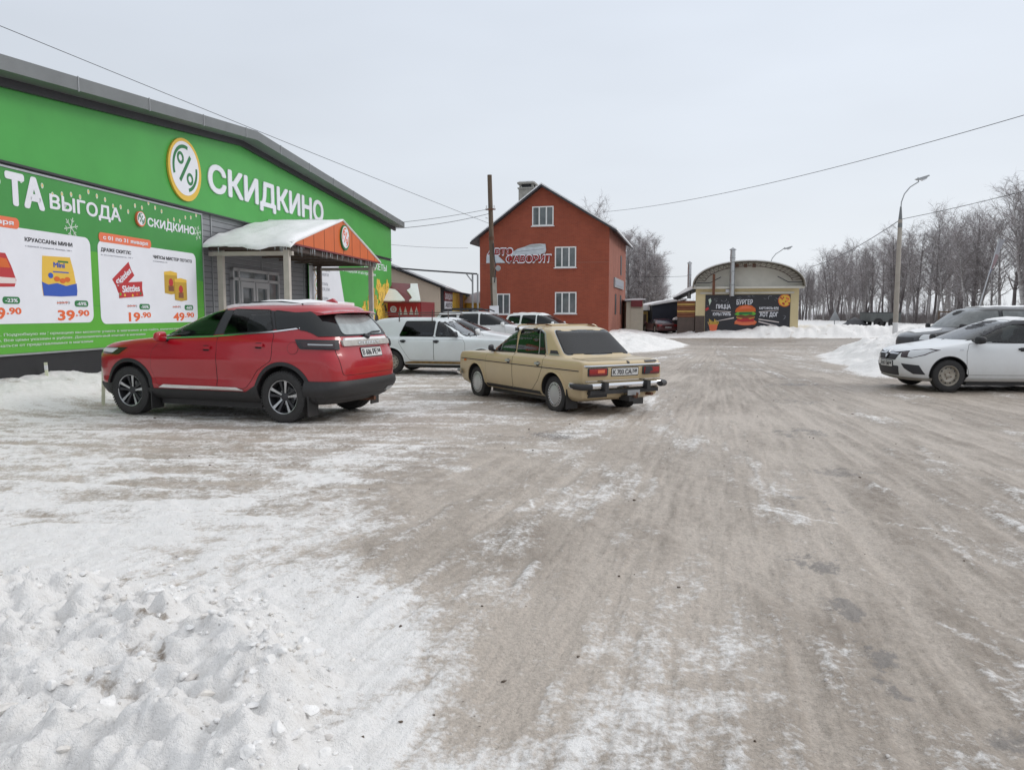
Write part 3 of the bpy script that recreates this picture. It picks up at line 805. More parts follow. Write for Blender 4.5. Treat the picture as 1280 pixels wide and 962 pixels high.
def flake(mb, s, z, r, off):
    for k in range(6):
        a = R(60 * k + 12)
        def bar(x0, z0, x1, z1, w_):
            L_ = math.hypot(x1 - x0, z1 - z0); nx, nz_ = -(z1 - z0) / L_ * w_, (x1 - x0) / L_ * w_
            mb.xz([(x0 + nx, z0 + nz_), (x0 - nx, z0 - nz_), (x1 - nx, z1 - nz_), (x1 + nx, z1 + nz_)], off + .0002 * k, off + .003 + .0002 * k, 'ink_pale')
        ca, sa = math.cos(a), math.sin(a)
        bar(sx(s), z, sx(s) + r * ca, z + r * sa, r * .05)
        for sg_ in (-1, 1):
            a2 = a + sg_ * .8; m0 = .55
            bar(sx(s) + r * m0 * ca, z + r * m0 * sa, sx(s) + r * (m0 * ca + .33 * math.cos(a2)), z + r * (m0 * sa + .33 * math.sin(a2)), r * .04)
b = MB(); flake(b, 16.0, 3.33, .21, OF); flake(b, 20.95, 3.72, .20, OF); b.build('snowflake_print', bn)

def card(s0, s1, z0, z1, tagt, ts0, ts1):
    c = MB(); c.xz(rrect(sx(s0), sx(s1), z0, z1, .17, 7), OF, OF + .004, 'print_white'); co = c.build('price_card', bn)
    c = MB(); c.xz(rrect(sx(ts0), sx(ts1), z1 - .03, z1 + .17, .085, 7), OF + .004, OF + .008, 'ink_tag')
    c.text(tagt, W(ts0 + .14, z1 + .03, OF + .008), w=(ts1 - ts0) - .28, h=.085, m='print_white', bold=.025)
    c.build('date_tag', co)
    return co
C1 = card(11.9, 16.56, 1.40, 3.17, 'с 01 по 31 января', 12.3, 14.58)
C2 = card(16.80, 20.80, 1.36, 3.16, 'с 01 по 31 января', 16.85, 18.78)
O2 = OF + .0045
def price(par, s, z, big, small, ws, wsm, old, olds, pill, ps):
    c = MB(); c.text(big, W(s, z, O2), w=ws, h=.20, m='ink_orange', bold=.03); c.text(small, W(s + ws + .03, z + .08, O2), w=wsm, h=.12, m='ink_orange', bold=.03)
    if old:
        c.text(old, W(olds, z + .31, O2), w=.36, h=.065, m='ink_grey'); c.xz([(sx(olds) - .02, z + .33), (sx(olds) + .30, z + .345), (sx(olds) + .30, z + .36), (sx(olds) - .02, z + .345)], O2 + .005, O2 + .007, 'ink_orange')
    c.xz(rrect(sx(ps), sx(ps + .42), z + .265, z + .395, .06, 5), O2, O2 + .004, 'ink_green')
    c.text(pill, W(ps + .06, z + .295, O2 + .004), w=.30, h=.07, m='print_white', bold=.02)
    c.build('price_print', par)
price(C1, 15.47, 1.46, '39', '.90', .50, .42, '129.99', 15.48, '-69%', 15.98)
price(C1, 13.62, 1.50, '139', '.90', .50, .36, None, 0, '-23%', 14.07)
price(C2, 17.78, 1.415, '19', '.90', .44, .40, '39.99', 17.75, '-50%', 18.20)
price(C2, 19.62, 1.41, '49', '.90', .52, .44, '149.99', 19.62, '-66%', 20.16)
c = MB()
c.text('КРУАССАНЫ МИНИ', W(14.70, 2.94, O2), w=1.30, h=.075, m='ink_black', bold=.02)
c.text('с вареной сгущенкой, Яшкино, 180 г', W(14.70, 2.84, O2), w=1.28, h=.03, m='ink_grey'); c.build('lettering', C1)
c = MB()
c.text('ДРАЖЕ СКИТЛС', W(16.90, 2.93, O2), w=1.07, h=.075, m='ink_black', bold=.02)
c.text('в ассортименте, 38 г', W(16.90, 2.84, O2), w=1.15, h=.03, m='ink_grey')
c.text('ЧИПСЫ МИСТЕР ПОТАТО', W(18.84, 2.91, O2), w=1.76, h=.075, m='ink_black', bold=.02)
c.text('в ассортименте, 40 г', W(18.84, 2.83, O2), w=.62, h=.03, m='ink_grey'); c.build('lettering', C2)
# printed goods: yellow and blue pouch, red sweet bags, two gold cans
X_ = lambda l: [(sx(s), z) for s, z in l]
c = MB()
c.xz(X_([(15.13, 2.70), (15.91, 2.72), (16.0, 2.45), (16.08, 2.05), (16.07, 1.95), (15.6, 1.925), (15.10, 1.93), (15.08, 2.10), (15.10, 2.4)]), O2, O2 + .003, 'ink_yellow')
c.xz(X_([(15.08, 2.20), (15.25, 2.15), (15.5, 2.19), (15.75, 2.14), (16.07, 2.20), (16.08, 2.05), (16.06, 1.95), (15.6, 1.926), (15.11, 1.931)]), O2 + .003, O2 + .005, 'ink_blue')
for q in ((15.50, 2.27), (15.66, 2.24), (15.80, 2.27)): c.xz(circ(sx(q[0]), q[1], .085, 14, .05), O2 + .005, O2 + .007 + .001 * (q[0] - 15), 'canopy_orange')
c.xz(circ(sx(15.33), 2.33, .07, 12, .055), O2 + .005, O2 + .007, 'ink_blue')
c.text('Mini', W(15.42, 2.50, O2 + .003), w=.32, h=.10, m='ink_blue', bold=.03)
c.xz(X_([(15.55, 2.60), (15.85, 2.60), (15.85, 2.635), (15.55, 2.635)]), O2 + .003, O2 + .005, 'ink_green')
c.xz(X_([(15.40, 2.395), (15.85, 2.395), (15.85, 2.42), (15.40, 2.42)]), O2 + .003, O2 + .005, 'ink_blue')
c.build('pouch_print', C1)
c = MB()
c.xz(X_([(13.5, 2.68), (14.2, 2.68), (14.33, 2.45), (14.43, 2.2), (14.38, 2.08), (13.6, 2.05)]), O2, O2 + .003, 'ink_red')
c.xz(X_([(13.6, 2.25), (14.41, 2.24), (14.42, 2.14), (13.6, 2.12)]), O2 + .003, O2 + .005, 'ink_pink')
c.xz(X_([(14.0, 2.6), (14.22, 2.58), (14.30, 2.42), (14.05, 2.42)]), O2 + .003, O2 + .005, 'canopy_orange'); c.build('pack_print', C1)
def slab(mb, cx, cz, wd, ht, ang, off, m_):
    ca, sa = math.cos(R(ang)), math.sin(R(ang)); P = []
    for u_, v_ in ((-.5, -.5), (-.47, 0), (-.5, .5), (.5, .5), (.47, 0), (.5, -.5)):
        P.append((cx + wd * u_ * ca - ht * v_ * sa, cz + wd * u_ * sa + ht * v_ * ca))
    mb.xz(P, off, off + .003, m_)
def slabtext(mb, t, cx, cz, wd, ang, off, m_, h):
    ca, sa = math.cos(R(ang)), math.sin(R(ang))
    mb.text(t, lambda a, c_, d: (cx + (a - wd / 2) * ca - (c_ - h / 2) * sa, -(off + d), cz + (a - wd / 2) * sa + (c_ - h / 2) * ca), w=wd, h=h, m=m_, bold=.03)
c = MB()
slab(c, sx(17.65), 2.40, .75, .36, 34, O2, 'ink_red'); slabtext(c, 'Skittles', sx(17.65), 2.42, .62, 34, O2 + .003, 'print_white', .15)
slab(c, sx(17.90), 2.13, .92, .34, 4, O2 + .006, 'ink_red'); slabtext(c, 'Skittles', sx(17.90), 2.16, .66, 4, O2 + .009, 'print_white', .15)
for k, (q, z) in enumerate(((17.5, 2.02), (17.66, 2.0), (18.12, 2.03), (18.26, 2.05), (17.95, 2.0))):
    c.xz(circ(sx(q), z, .032, 8), O2 + .009, O2 + .0115, ('ink_lime', 'ink_yellow', 'canopy_orange', 'ink_green', 'ink_yellow')[k])
c.build('bag_print', C2)
c = MB()
for k, (q0, q1, z0, z1_) in enumerate(((19.28, 19.86, 2.06, 2.63), (19.72, 20.29, 1.90, 2.47))):
    o_ = O2 + .006 * k
    c.xz(X_([(q0, z0 + .03), (q0 + .29, z0), (q1, z0 + .03), (q1, z1_ - .02), (q0 + .29, z1_ + .015), (q0, z1_ - .02)]), o_, o_ + .003, 'ink_gold')
    c.xz(X_([(q0, z1_ - .09), (q1, z1_ - .09), (q1, z1_ - .02), (q0 + .29, z1_ + .015), (q0, z1_ - .02)]), o_ + .003, o_ + .0045, 'ink_yellow')
    c.xz(circ(sx((q0 + q1) / 2), z1_ - .27, .10, 12), o_ + .003, o_ + .0045, 'ink_red')
    c.xz(X_([(q0 + .17, z0 + .08), (q1 - .17, z0 + .08), (q1 - .17, z0 + .22), (q0 + .17, z0 + .22)]), o_ + .003, o_ + .0045, 'log')
c.build('can_print', C2)

# ---- second banner, right of the entrance
b2 = on_wall('flower_banner', 'green banner with yellow flowers and a pale slanted panel, right of the canopy', 'banner')
b = MB(); b.xz([(sx(28.75), .55), (sx(39.9), .55), (sx(39.9), 4.24), (sx(28.75), 4.24)], .10, .12, 'fascia_green'); b.build('sheet', b2)
b = MB(); b.box(sx(28.7), sx(39.95), -.14, -.095, 4.22, 4.26, 'dark_metal'); b.build('frame', b2)
b = MB(); b.xz(X_([(28.77, .56), (33.4, .56), (32.55, 2.2), (31.95, 3.62), (31.7, 4.2), (28.77, 4.2)]), .12, .123, 'print_white'); pp = b.build('pale_panel', b2)
b = MB()
for z in (3.22, 2.66, 2.10, 1.54):
    b.xz(ringpoly(sx(29.56), z, .22, .26, 0, 359, 22, 1.05), .123, .126, 'ink_gold'); b.xz(circ(sx(29.56), z, .10, 12), .123, .126, 'ink_lime')
for z, t in ((3.28, ('ХОЛОДНЫЕ', 'НАПИТКИ')), (2.72, ('ТОВАРЫ', 'ДЛЯ ДОМА')), (2.16, ('ТОВАРЫ', 'ДЛЯ ДЕТЕЙ')), (1.60, ('СКИДКИ', 'КАЖДЫЙ ДЕНЬ'))):
    for k, l in enumerate(t): b.text(l, W(30.05, z - .20 * k - .06, .123), h=.115, m='ink_grey')
b.build('lettering', pp)
b = MB()
b.text('ЦВЕТЫ И БУКЕТЫ', W(32.65, 3.66, .12), w=6.4, h=.30, m='print_white', bold=.01)
b.text('в подарок и на праздник', W(32.5, 3.33, .12), w=4.7, h=.15, m='print_white')
b.build('lettering', b2)
b = MB(); rng = np.random.RandomState(9)
b.xz(X_([(36.2, .56), (39.85, .56), (39.6, 1.6), (38.8, 2.2), (37.2, 1.7)]), .12, .122, 'ink_black')
k = 0
for i in range(70):
    t = rng.uniform(0, 1); s = 34.3 + 5. * rng.uniform(0, 1); z = 1.0 + 2.2 * rng.uniform(0, 1)
    if (s - 34.3) * .55 + .9 < z - .5 or z < 1.9 - (s - 34) * .45: continue
    r_ = rng.uniform(.17, .30); k += 1
    o_ = .122 + .0006 * k
    pet = []
    for j in range(20):
        q = 2 * math.pi * j / 20; pet.append((sx(s) + r_ * (1 + .22 * math.cos(5 * q + i)) * math.cos(q), z + r_ * (1 + .22 * math.cos(5 * q + i)) * math.sin(q) * 1.15))
    b.xz(pet, .121, o_, ('ink_yellow', 'ink_gold', 'ink_yellow')[i % 3])
    b.xz(ringpoly(sx(s), z, r_ * .42, r_ * .50, 20 * i, 20 * i + 260, 10), o_, o_ + .0005, 'rust')
    b.xz(circ(sx(s), z, r_ * .16, 8), o_, o_ + .0005, 'log')
b.build('flower_print', b2)

# ---- canopy over the entrance
cp = on_wall('entrance_canopy', 'orange fronted porch canopy with white round percent sign, snow and icicles on posts', 'canopy')
PS, PE, PM = 21.35, 29.5, 25.4; ZE, ZP, DP = 3.46, 4.52, 2.6
b = MB(); b.xz(X_([(PS, ZE), (PE, ZE), (PM, ZP)]), DP - .05, DP, 'canopy_orange'); gb = b.build('gable_board', cp)
b = MB()
for s in (22.1, 22.9, 23.75, 24.6, 25.45, 26.3, 27.15, 28.0, 28.8):
    zt = ZE + (ZP - ZE) * (1 - abs(s - PM) / ((PM - PS) if s < PM else (PE - PM)))
    b.box(sx(s) - .012, sx(s) + .012, -DP - .004, -DP + .01, ZE + .005, zt - .02, 'rust')
b.box(sx(PS), sx(PE), -DP - .012, -DP + .01, ZE - .035, ZE + .012, 'maroon')
for a0, a1 in ((PS - .05, PM), (PE + .05, PM)):
    p = [(a0, ZE - .02), (a1, ZP + .0), (a1, ZP + .06), (a0, ZE + .04)]
    b.ext(X_(p), lambda a, c_, d: (a, -d, c_), DP - .1, DP + .02, 'white')
b.build('seam_trim', gb)
e = emblem(cp, 25.52, 4.0, .40, DP, 'ink_green', 'print_white', 'ink_orange', 'round_sign')
b = MB()
for a0 in (PS, PE):
    p = [(a0, ZE - .02), (PM, ZP - .02), (PM, ZP + .02), (a0, ZE + .02)]
    b.ext(X_(p), lambda a, c_, d: (a, -d, c_), .13, DP - .06, 'dark_metal')
b.build('roof', cp)
for s, d in ((21.75, .35), (29.2, .35), (21.55, DP - .25), (29.15, DP - .25)):
    b = MB(); b.box(sx(s) - .075, sx(s) + .075, -d - .075, -d + .075, 0, ZE - .12, 'post_paint' if d > 1 or s < 25 else 'brown_panel'); b.build('post', cp)
b = MB()
b.box(sx(PS + .1), sx(PE - .1), -DP + .12, -DP + .28, ZE - .16, ZE - .04, 'brown_panel')
for s in (21.6, 29.2): b.box(sx(s) - .06, sx(s) + .06, -DP + .1, -.1, ZE - .30, ZE - .19, 'post_paint')
for s in (21.6, 29.2): b.box(sx(s) - .05, sx(s) + .05, -DP + .1, -.1, ZE - .14, ZE - .05, 'brown_panel')
for i in range(13):
    d = .25 + i * .18
    b.box(sx(PS + .1), sx(PE - .1), -d - .025, -d + .025, ZE - .06, ZE - .025, 'brown_panel')
for i in range(6):
    s = 22.2 + i * 1.3
    b.box(sx(s) - .03, sx(s) + .03, -DP + .15, -.15, ZE - .13, ZE - .085, 'wood_pole')
b.build('soffit_frame', cp)
# snow blanket: a lumpy, overhanging shell
def snow_slope(sA, zA, sB, zB, lipA, seed):
    n, m = 44, 34; V = []
    for layer in (0, 1):
        for i in range(n):
            t = i / (n - 1); s = sA + (sB - sA) * t
            for j in range(m):
                d = .12 + (DP - .12 + .04) * j / (m - 1)
                z = zA + (zB - zA) * t + .024
                if layer:
                    th = .065 + .065 * math.sin(t * 3.1) - .045 * t ** 3 + float(fbm(np.array([s * 1.1]), np.array([d * 1.3]), seed, 3)[0] - .5) * .12
                    ed = min(1, (DP + .04 - d) / .16, 1 if sA > sB else 1)
                    th *= max(.10, math.sqrt(max(0, 1 - (1 - ed) ** 2))) if ed < 1 else 1
                    et = min(1, t / .06); th *= max(.25, math.sqrt(max(0, 1 - (1 - et) ** 2)))
                    z += max(.02, th)
                else:
                    z -= .02 * (1 - min(1, t / .1))
                ss = s
                if t < .08:
                    wv = float(fbm(np.array([d * 1.8]), np.array([seed * 1.]), seed, 3)[0])
                    k = (1 - t / .08)
                    ss = s + (sA - sB) / abs(sA - sB) * k * (.05 + .25 * wv) * lipA
                    z -= k * (.02 + .22 * wv) * lipA
                V.append((sx(ss), -d, z))
    id_ = lambda l, i, j: l * n * m + i * m + j
    Fc = []
    for i in range(n - 1):
        for j in range(m - 1):
            Fc.append((id_(1, i, j), id_(1, i + 1, j), id_(1, i + 1, j + 1), id_(1, i, j + 1)))
            Fc.append((id_(0, i, j), id_(0, i, j + 1), id_(0, i + 1, j + 1), id_(0, i + 1, j)))
    for i in range(n - 1):
        for j in (0, m - 1): Fc.append((id_(0, i, j), id_(0, i + 1, j), id_(1, i + 1, j), id_(1, i, j)))
    for j in range(m - 1):
        for i in (0, n - 1): Fc.append((id_(0, i, j), id_(0, i, j + 1), id_(1, i, j + 1), id_(1, i, j)))
    return V, Fc
b = MB()
v, f = snow_slope(PS - .05, ZE, PM, ZP, 1., 4); b.add(v, f, 'snow')
v, f = snow_slope(PE + .0, ZE, PM, ZP, .15, 6); b.add(v, f, 'snow')
b.build('snow_cover', cp, smooth=60)
rng = np.random.RandomState(11)
b = MB()
for i in range(52):
    if i < 40: s = rng.uniform(PS + .2, PE - .1); d = DP - rng.uniform(.02, .12); z = ZE - .03; L_ = rng.uniform(.05, .20)
    else: s = PS - .1; d = rng.uniform(.4, DP); z = ZE - .10; L_ = rng.uniform(.06, .2)
    if rng.rand() < .12: L_ *= 2.0
    b.tube([(sx(s), -d, z), (sx(s) + rng.uniform(-.01, .01), -d, z - L_ * .5), (sx(s), -d, z - L_)], [.011, .007, .002], 'ice', 5)
tag(b.build('icicles', cp), kind='stuff')

# ---- reflective stakes in the snow by the plinth
for i, (x, y, h) in enumerate(((-8.98, 14.8, .50), (-7.07, 13.2, .86))):
    t = MB(); t.box(-.026, .026, -.02, .02, -.3, h, 'stake'); t.box(-.027, .027, -.021, .021, h - .14, h - .05, 'white')
    o = t.build('marker_stake', None, None, (x, y, .15 if i == 0 else .05)); o.rotation_euler = (R(2), R(-2 if i == 0 else 3), R(20))
    tag(o, ('pale wooden stake in the snow before the black plinth under the price banner', 'pale yellow-green stake standing beside the front bumper of the red car')[i], 'stake', 'stakes along the store wall')
# ================================================================== brick house
HR = R(-13)
hx_, hy_ = 6.16, 49.3
house = thing('brick_house', 'three-storey red brick house with gabled roof and grey chimney beyond the parked cars', 'house', (hx_, hy_, 0), HR)
HW, HD = 8.5, 13.0
# local: x from -HW to 0, y depth
pk = -4.33
zl = lambda a: float(np.interp(a, [-9.05, pk, 0.55], [6.2, 9.75, 6.75]))
b = MB()
b.ext([(-HW, -.3), (0, -.3), (0, zl(0) - .12), (pk, zl(pk) - .12), (-HW, zl(-HW) - .12)], lambda a, c, d: (a, d, c), 0, .30, 'brick')
b.ext([(-HW, -.3), (0, -.3), (0, zl(0) - .12), (pk, zl(pk) - .12), (-HW, zl(-HW) - .12)], lambda a, c, d: (a, d, c), .303, HD, 'brick_side')
wallo = b.build('wall', house)
b = MB(); b.box(-HW, 0, -.012, -.002, 4.80, 4.84, 'brick_side'); b.build('string_course', wallo)
b = MB()
pp_ = [(-9.05, zl(-9.05)), (pk, zl(pk)), (.55, zl(.55))]
b.ext(pp_ + [(a, c - .12) for a, c in pp_][::-1], lambda a, c, d: (a, d, c), -.45, HD + .4, 'dark_metal')
rf = b.build('roof', house)
b = MB()
q_ = [(a, c + .01) for a, c in [(-9.0, zl(-9.0)), (pk, zl(pk)), (.5, zl(.5))]]
b.ext([(a, c + .10) for a, c in q_] + q_[::-1], lambda a, c, d: (a, d, c), -.38, HD + .35, 'snow'); b.build('roof_snow', rf)
b = MB()
b.box(-6.42, -5.38, 2.4, 3.4, 7.6, 9.95, 'chimney_grey'); b.box(-6.48, -5.32, 2.34, 3.46, 9.95, 10.05, 'chimney_grey')
for q in (-6.38, -5.54): b.box(q, q + .12, 2.45, 2.57, 10.05, 10.28, 'chimney_grey'); b.box(q, q + .12, 3.2, 3.32, 10.05, 10.28, 'chimney_grey')
b.box(-6.25, -5.55, 2.6, 3.2, 10.05, 10.25, 'ink_black'); b.box(-6.5, -5.30, 2.32, 3.48, 10.28, 10.40, 'chimney_grey'); b.box(-6.4, -5.4, 2.4, 3.4, 10.403, 10.47, 'snow')
b.build('chimney', rf)
def hwin(par, x0, x1, z0, z1, n, y=0., side=False):
    fr = MB(); g = MB(); sl = MB(); t = .075
    def bx(mb, a0, a1, d0, d1, c0, c1, m_):
        if side: mb.box(-d1, -d0, a0, a1, c0, c1, m_)
        else: mb.box(a0, a1, d0, d1, c0, c1, m_)
    bx(fr, x0, x0 + t, -.03, .06, z0, z1, 'pvc'); bx(fr, x1 - t, x1, -.03, .06, z0, z1, 'pvc')
    bx(fr, x0 + t, x1 - t, -.03, .06, z0, z0 + t, 'pvc'); bx(fr, x0 + t, x1 - t, -.03, .06, z1 - t, z1, 'pvc')
    for i in range(1, n):
        xm = x0 + (x1 - x0) * i / n; bx(fr, xm - t * .55, xm + t * .55, -.035, .05, z0 + t, z1 - t, 'pvc')
    w_ = fr.build('window', par)
    bx(g, x0 + t * .5, x1 - t * .5, -.015, -.004, z0 + t * .5, z1 - t * .5, 'window_glass'); g.build('pane', w_)
    bx(sl, x0 - .06, x1 + .06, -.14, .0, z0 - .05, z0 - .004, 'white'); sl.build('sill', w_)
for (x0, x1, z0, z1, n) in ((-4.98, -3.58, 7.18, 8.42, 3), (-3.48, -2.10, 4.50, 5.83, 3), (-3.46, -2.06, 1.55, 2.94, 3), (-7.35, -6.45, 1.5, 2.86, 2)):
    hwin(house, x0, x1, z0, z1, n)
b = MB(); b.box(.001, .03, 4.2, 5.1, 1.5, 2.9, 'dark_metal'); b.build('window', house)
b = MB(); b.box(.001, .03, 8.2, 9.1, 1.5, 2.9, 'dark_metal'); b.build('window', house)
b = MB(); b.box(.001, .03, 8.2, 9.1, 4.4, 5.8, 'dark_metal'); b.build('window', house)
# unlit box sign along the side wall
t = thing('wall_sign', 'weathered grey letter board on the right-hand brick side wall of the house', 'sign', (hx_, hy_, 0), HR)
b = MB(); b.box(.005, .10, 3.2, 10.2, 3.35, 4.0, 'grey_metal'); bo = b.build('board', t)
b = MB(); b.box(.10, .115, 3.5, 9.9, 3.5, 3.85, 'ink_grey'); b.build('letter_band', bo)
mm('sign_pale', (.50, .54, .58), .4, var=.15, vscale=3)
# car-shop sign on the front
t = thing('car_shop_sign', 'red and white car shop lettering with a grey car silhouette on the brick front', 'sign', (hx_, hy_, 0), HR)
HWt = lambda s, z, off: (lambda a, c, d: (s + a, -(off + d), z + c))
b = MB()
b.xz([(-8.05, 4.86), (-6.75, 4.86), (-6.9, 5.0), (-7.25, 5.32), (-7.75, 5.48), (-7.98, 5.50), (-8.03, 5.3)], .02, .05, 'sign_pale')
b.xz([(-6.55, 5.30), (-5.6, 5.33), (-4.5, 5.37), (-4.12, 5.45), (-4.05, 5.62), (-4.1, 6.02), (-4.45, 6.05), (-5.05, 6.02), (-5.5, 5.86), (-5.95, 5.74), (-6.25, 5.55)], .02, .05, 'sign_pale')
so = b.build('car_silhouette', t)
b = MB()
b.xz([(-5.45, 5.84), (-5.05, 5.98), (-4.45, 6.0), (-4.25, 5.9), (-4.9, 5.84)], .05, .055, 'steel')
b.xz([(-6.1, 5.56), (-5.5, 5.62), (-4.2, 5.72), (-4.2, 5.69), (-5.5, 5.58), (-6.1, 5.53)], .05, .055, 'ink_grey')
b.xz([(-5.8, 5.44), (-5.2, 5.36), (-4.6, 5.40), (-5.2, 5.39)], .05, .055, 'ink_grey'); b.build('car_lines', so)
b = MB()
def outl(txt, s, z, w_, h_, sh=.0):
    b.text(txt, HWt(s - .05, z - .05, .052), w=w_ + .1, h=h_ + .10, m='print_white', bold=.055, thick=.006, shear=sh)
    b.text(txt, HWt(s, z, .066), w=w_, h=h_, m='lampred', bold=.02, thick=.01, shear=sh)
outl('АВТО', -7.93, 5.40, 1.66, .36, .08)
outl('ФАВОРИТ', -6.68, 4.90, 2.95, .40, .08)
b.build('lettering', t)

# ================================================================== burger garage
mm('rim_tan', (.24, .215, .175), .7, var=.2)
GROT = R(-15.5); GP = Vector((15.85, 52, 0)); GL = GP - Matrix.Rotation(GROT, 3, 'Z') @ Vector((15.85, 0, 0))
def gpos(x, y): return tuple(GL + Matrix.Rotation(GROT, 3, 'Z') @ Vector((x, y - 52, 0)))
ga = thing('arched_garage', 'yellow garage with arched snow-edged roof and black food banner across its front', 'garage', GL, GROT)
X0, X1 = 12.45, 19.1
arc = lambda r_, n=26: [(15.85 + 3.6 * r_ * math.cos(math.pi * (1 - i / n)), 3.32 + 1.72 * r_ * math.sin(math.pi * (1 - i / n)) ** .85) for i in range(n + 1)]
b = MB(); b.box(X0, X1, 0, 13, -.3, 3.30, 'garage_yellow'); wo = b.build('wall', ga)
b = MB(); b.xz(arc(.965), -.25, -.2, 'garage_grey'); b.build('gable_panel', wo)
b = MB(); b.box(X0 - .004, X0 + .62, -.02, .3, -.2, 1.4, 'brown_panel'); b.build('base_panel', wo)
b = MB(); b.box(X0 - .2, X1 + .3, -.35, .18, 3.22, 3.36, 'garage_grey'); b.box(X0 + .3, X1 - .3, -.06, -.002, 2.88, 3.0, 'garage_grey'); b.build('beam', wo)
b = MB(); o_ = arc(1.0); i_ = arc(.982)
b.ext(o_ + i_[::-1], lambda a, c, d: (a, -d, c),   .55, -13.2, 'rim_tan'); ro = b.build('roof', ga)
b = MB(); b.ext([(a, c + .06) for a, c in arc(1.005)] + arc(1.003)[::-1], lambda a, c, d: (a, -d, c), .5, -13.1, 'snow'); b.build('roof_snow', ro)
b = MB()
am = arc(.80); ao = arc(.955)
b.tube([(a, -.40, c) for a, c in am[2:-2]], .026, 'brown_panel', 5)
for k in range(2, 25):
    b.tube([(am[k][0], -.40, am[k][1]), (ao[k][0], -.40, ao[k][1])], .014, 'brown_panel', 4)
    if k < 24: b.tube([(am[k][0], -.40, am[k][1]), (ao[k + 1][0], -.40, ao[k + 1][1])], .014, 'brown_panel', 4)
b.tube([(12.5, -.40, 3.62), (13.4, -.40, 3.62), (14.1, -.40, 4.0)], .03, 'dark_metal', 5)
b.tube([(19.3, -.40, 3.62), (18.4, -.40, 3.62), (17.7, -.40, 4.0)], .03, 'dark_metal', 5)
for x in (15.0, 15.55, 16.1): b.box(x, x + .22, -.30, -.24, 4.62, 4.86, 'rust')
b.build('truss', ga)
b = MB(); b.box(13.55, 13.72, -.5, -.36, 2.8, 4.2, 'rust'); b.build('downpipe', ga)
b = MB(); b.box(14.42, 14.66, -.2, -.03, 3.0, 3.18, 'print_white'); b.build('wall_lamp', ga)
def chimney(x, y, z0, z1, r_, label):
    t = thing('flue_pipe', label, 'flue', (*gpos(x, y)[:2], z0), GROT, 'steel flue pipes of the garage')
    b = MB(); b.lathe([(0, 0), (r_, 0), (r_, z1 - z0 - .25), (r_ * .95, z1 - z0 - .25), (r_ * .95, z1 - z0), (0, z1 - z0)], 'steel', 14, 'Z'); p = b.build('pipe', t, 40)
    b = MB()
    for q in np.arange(.7, z1 - z0, .9): b.lathe([(r_ * 1.01, q), (r_ * 1.1, q + .02), (r_ * 1.1, q + .06), (r_ * 1.01, q + .08)], 'grey_metal', 14, 'Z')
    b.build('joint_band', p, 40)
    b = MB(); b.lathe([(0, z1 - z0 + .2), (r_ * 1.35, z1 - z0 + .06), (r_ * 1.35, z1 - z0 + .03), (0, z1 - z0 + .05)], 'grey_metal', 14, 'Z'); b.tube([(r_ * .8, 0, z1 - z0 - .1), (r_ * .8, 0, z1 - z0 + .08)], .02, 'grey_metal', 4); b.tube([(-r_ * .8, 0, z1 - z0 - .1), (-r_ * .8, 0, z1 - z0 + .08)], .02, 'grey_metal', 4)
    b.build('cowl', t, 40)
chimney(14.82, 51.62, 2.72, 5.75, .17, 'tall steel flue rising in front of the arched garage gable')
chimney(11.95, 53.2, 2.6, 5.0, .13, 'steel flue behind the snowy lean-to roof left of the arched garage')
fb_ = thing('food_banner', 'black fast food banner with a burger in the middle on the yellow garage', 'banner', GL, GROT)
FY = .004
b = MB(); b.xz([(13.1, .1), (18.58, .1), (18.58, 2.83), (13.1, 2.83)], FY, FY + .03, 'ink_black'); b.build('sheet', fb_)
o2 = FY + .031
FT = lambda s, z: (lambda a, c, d: (s + a, -(o2 + d), z + c))
b = MB()
b.text('БУРГЕР', FT(15.15, 2.16), w=1.05, h=.33, m='print_white', bold=.02)
b.text('ПИЦЦА', FT(13.82, 1.90), w=.95, h=.27, m='print_white', bold=.03)
b.text('КУРЫ ГРИЛЬ', FT(13.62, 1.42), w=1.18, h=.20, m='print_white', bold=.03)
b.text('КАРТОФЕЛЬ ФРИ', FT(16.62, 1.84), w=1.22, h=.15, m='print_white', bold=.03)
b.text('ХОТ ДОГ', FT(16.65, 1.36), w=1.18, h=.28, m='print_white', bold=.03)
b.build('lettering', fb_)
b = MB()
def ray_(x0, z0, x1, z1, w0, w1, m_='ink_pink'):
    b.xz([(x0, z0 - w0), (x1, z1 - w1), (x1, z1 + w1), (x0, z0 + w0)], o2, o2 + .003, m_)
ray_(13.5, 1.76, 14.8, 1.66, .01, .025); ray_(13.75, 1.02, 15.0, 1.27, .012, .04); ray_(16.6, 1.66, 17.85, 1.78, .025, .01)
ray_(16.6, 1.18, 17.9, .98, .035, .03); ray_(16.6, 1.02, 17.8, .72, .04, .03)
rng = np.random.RandomState(2)
for i in range(34):      # chalk-like sketches around the edges
    x = rng.uniform(13.2, 18.4); z = rng.choice([rng.uniform(2.3, 2.75), rng.uniform(.35, .85)]) if 13.5 < x < 18 else rng.uniform(.4, 2.6)
    if abs(x - 15.7) < 1 and z < 1.0: continue
    r_ = rng.uniform(.08, .22); a0 = rng.uniform(0, 360)
    b.xz(ringpoly(x, z, r_ * .88, r_, a0, a0 + rng.uniform(80, 200), 8, rng.uniform(.3, .9)), o2 + .0003 * i, o2 + .003 + .0003 * i, 'ink_grey')
b.build('chalk_drawing', fb_)
b = MB(); k = [0]
def lay(p, m_): k[0] += 1; b.xz(p, o2, o2 + .003 + .0015 * k[0], m_)
cx = 15.75
lay([(cx - .72, .84), (cx + .62, .80), (cx + .75, 1.0), (cx + .5, 1.15), (cx - .6, 1.12)], 'canopy_orange')      # bottom bun
lay(circ(cx, .98, .70, 20, .22), 'ink_tag')
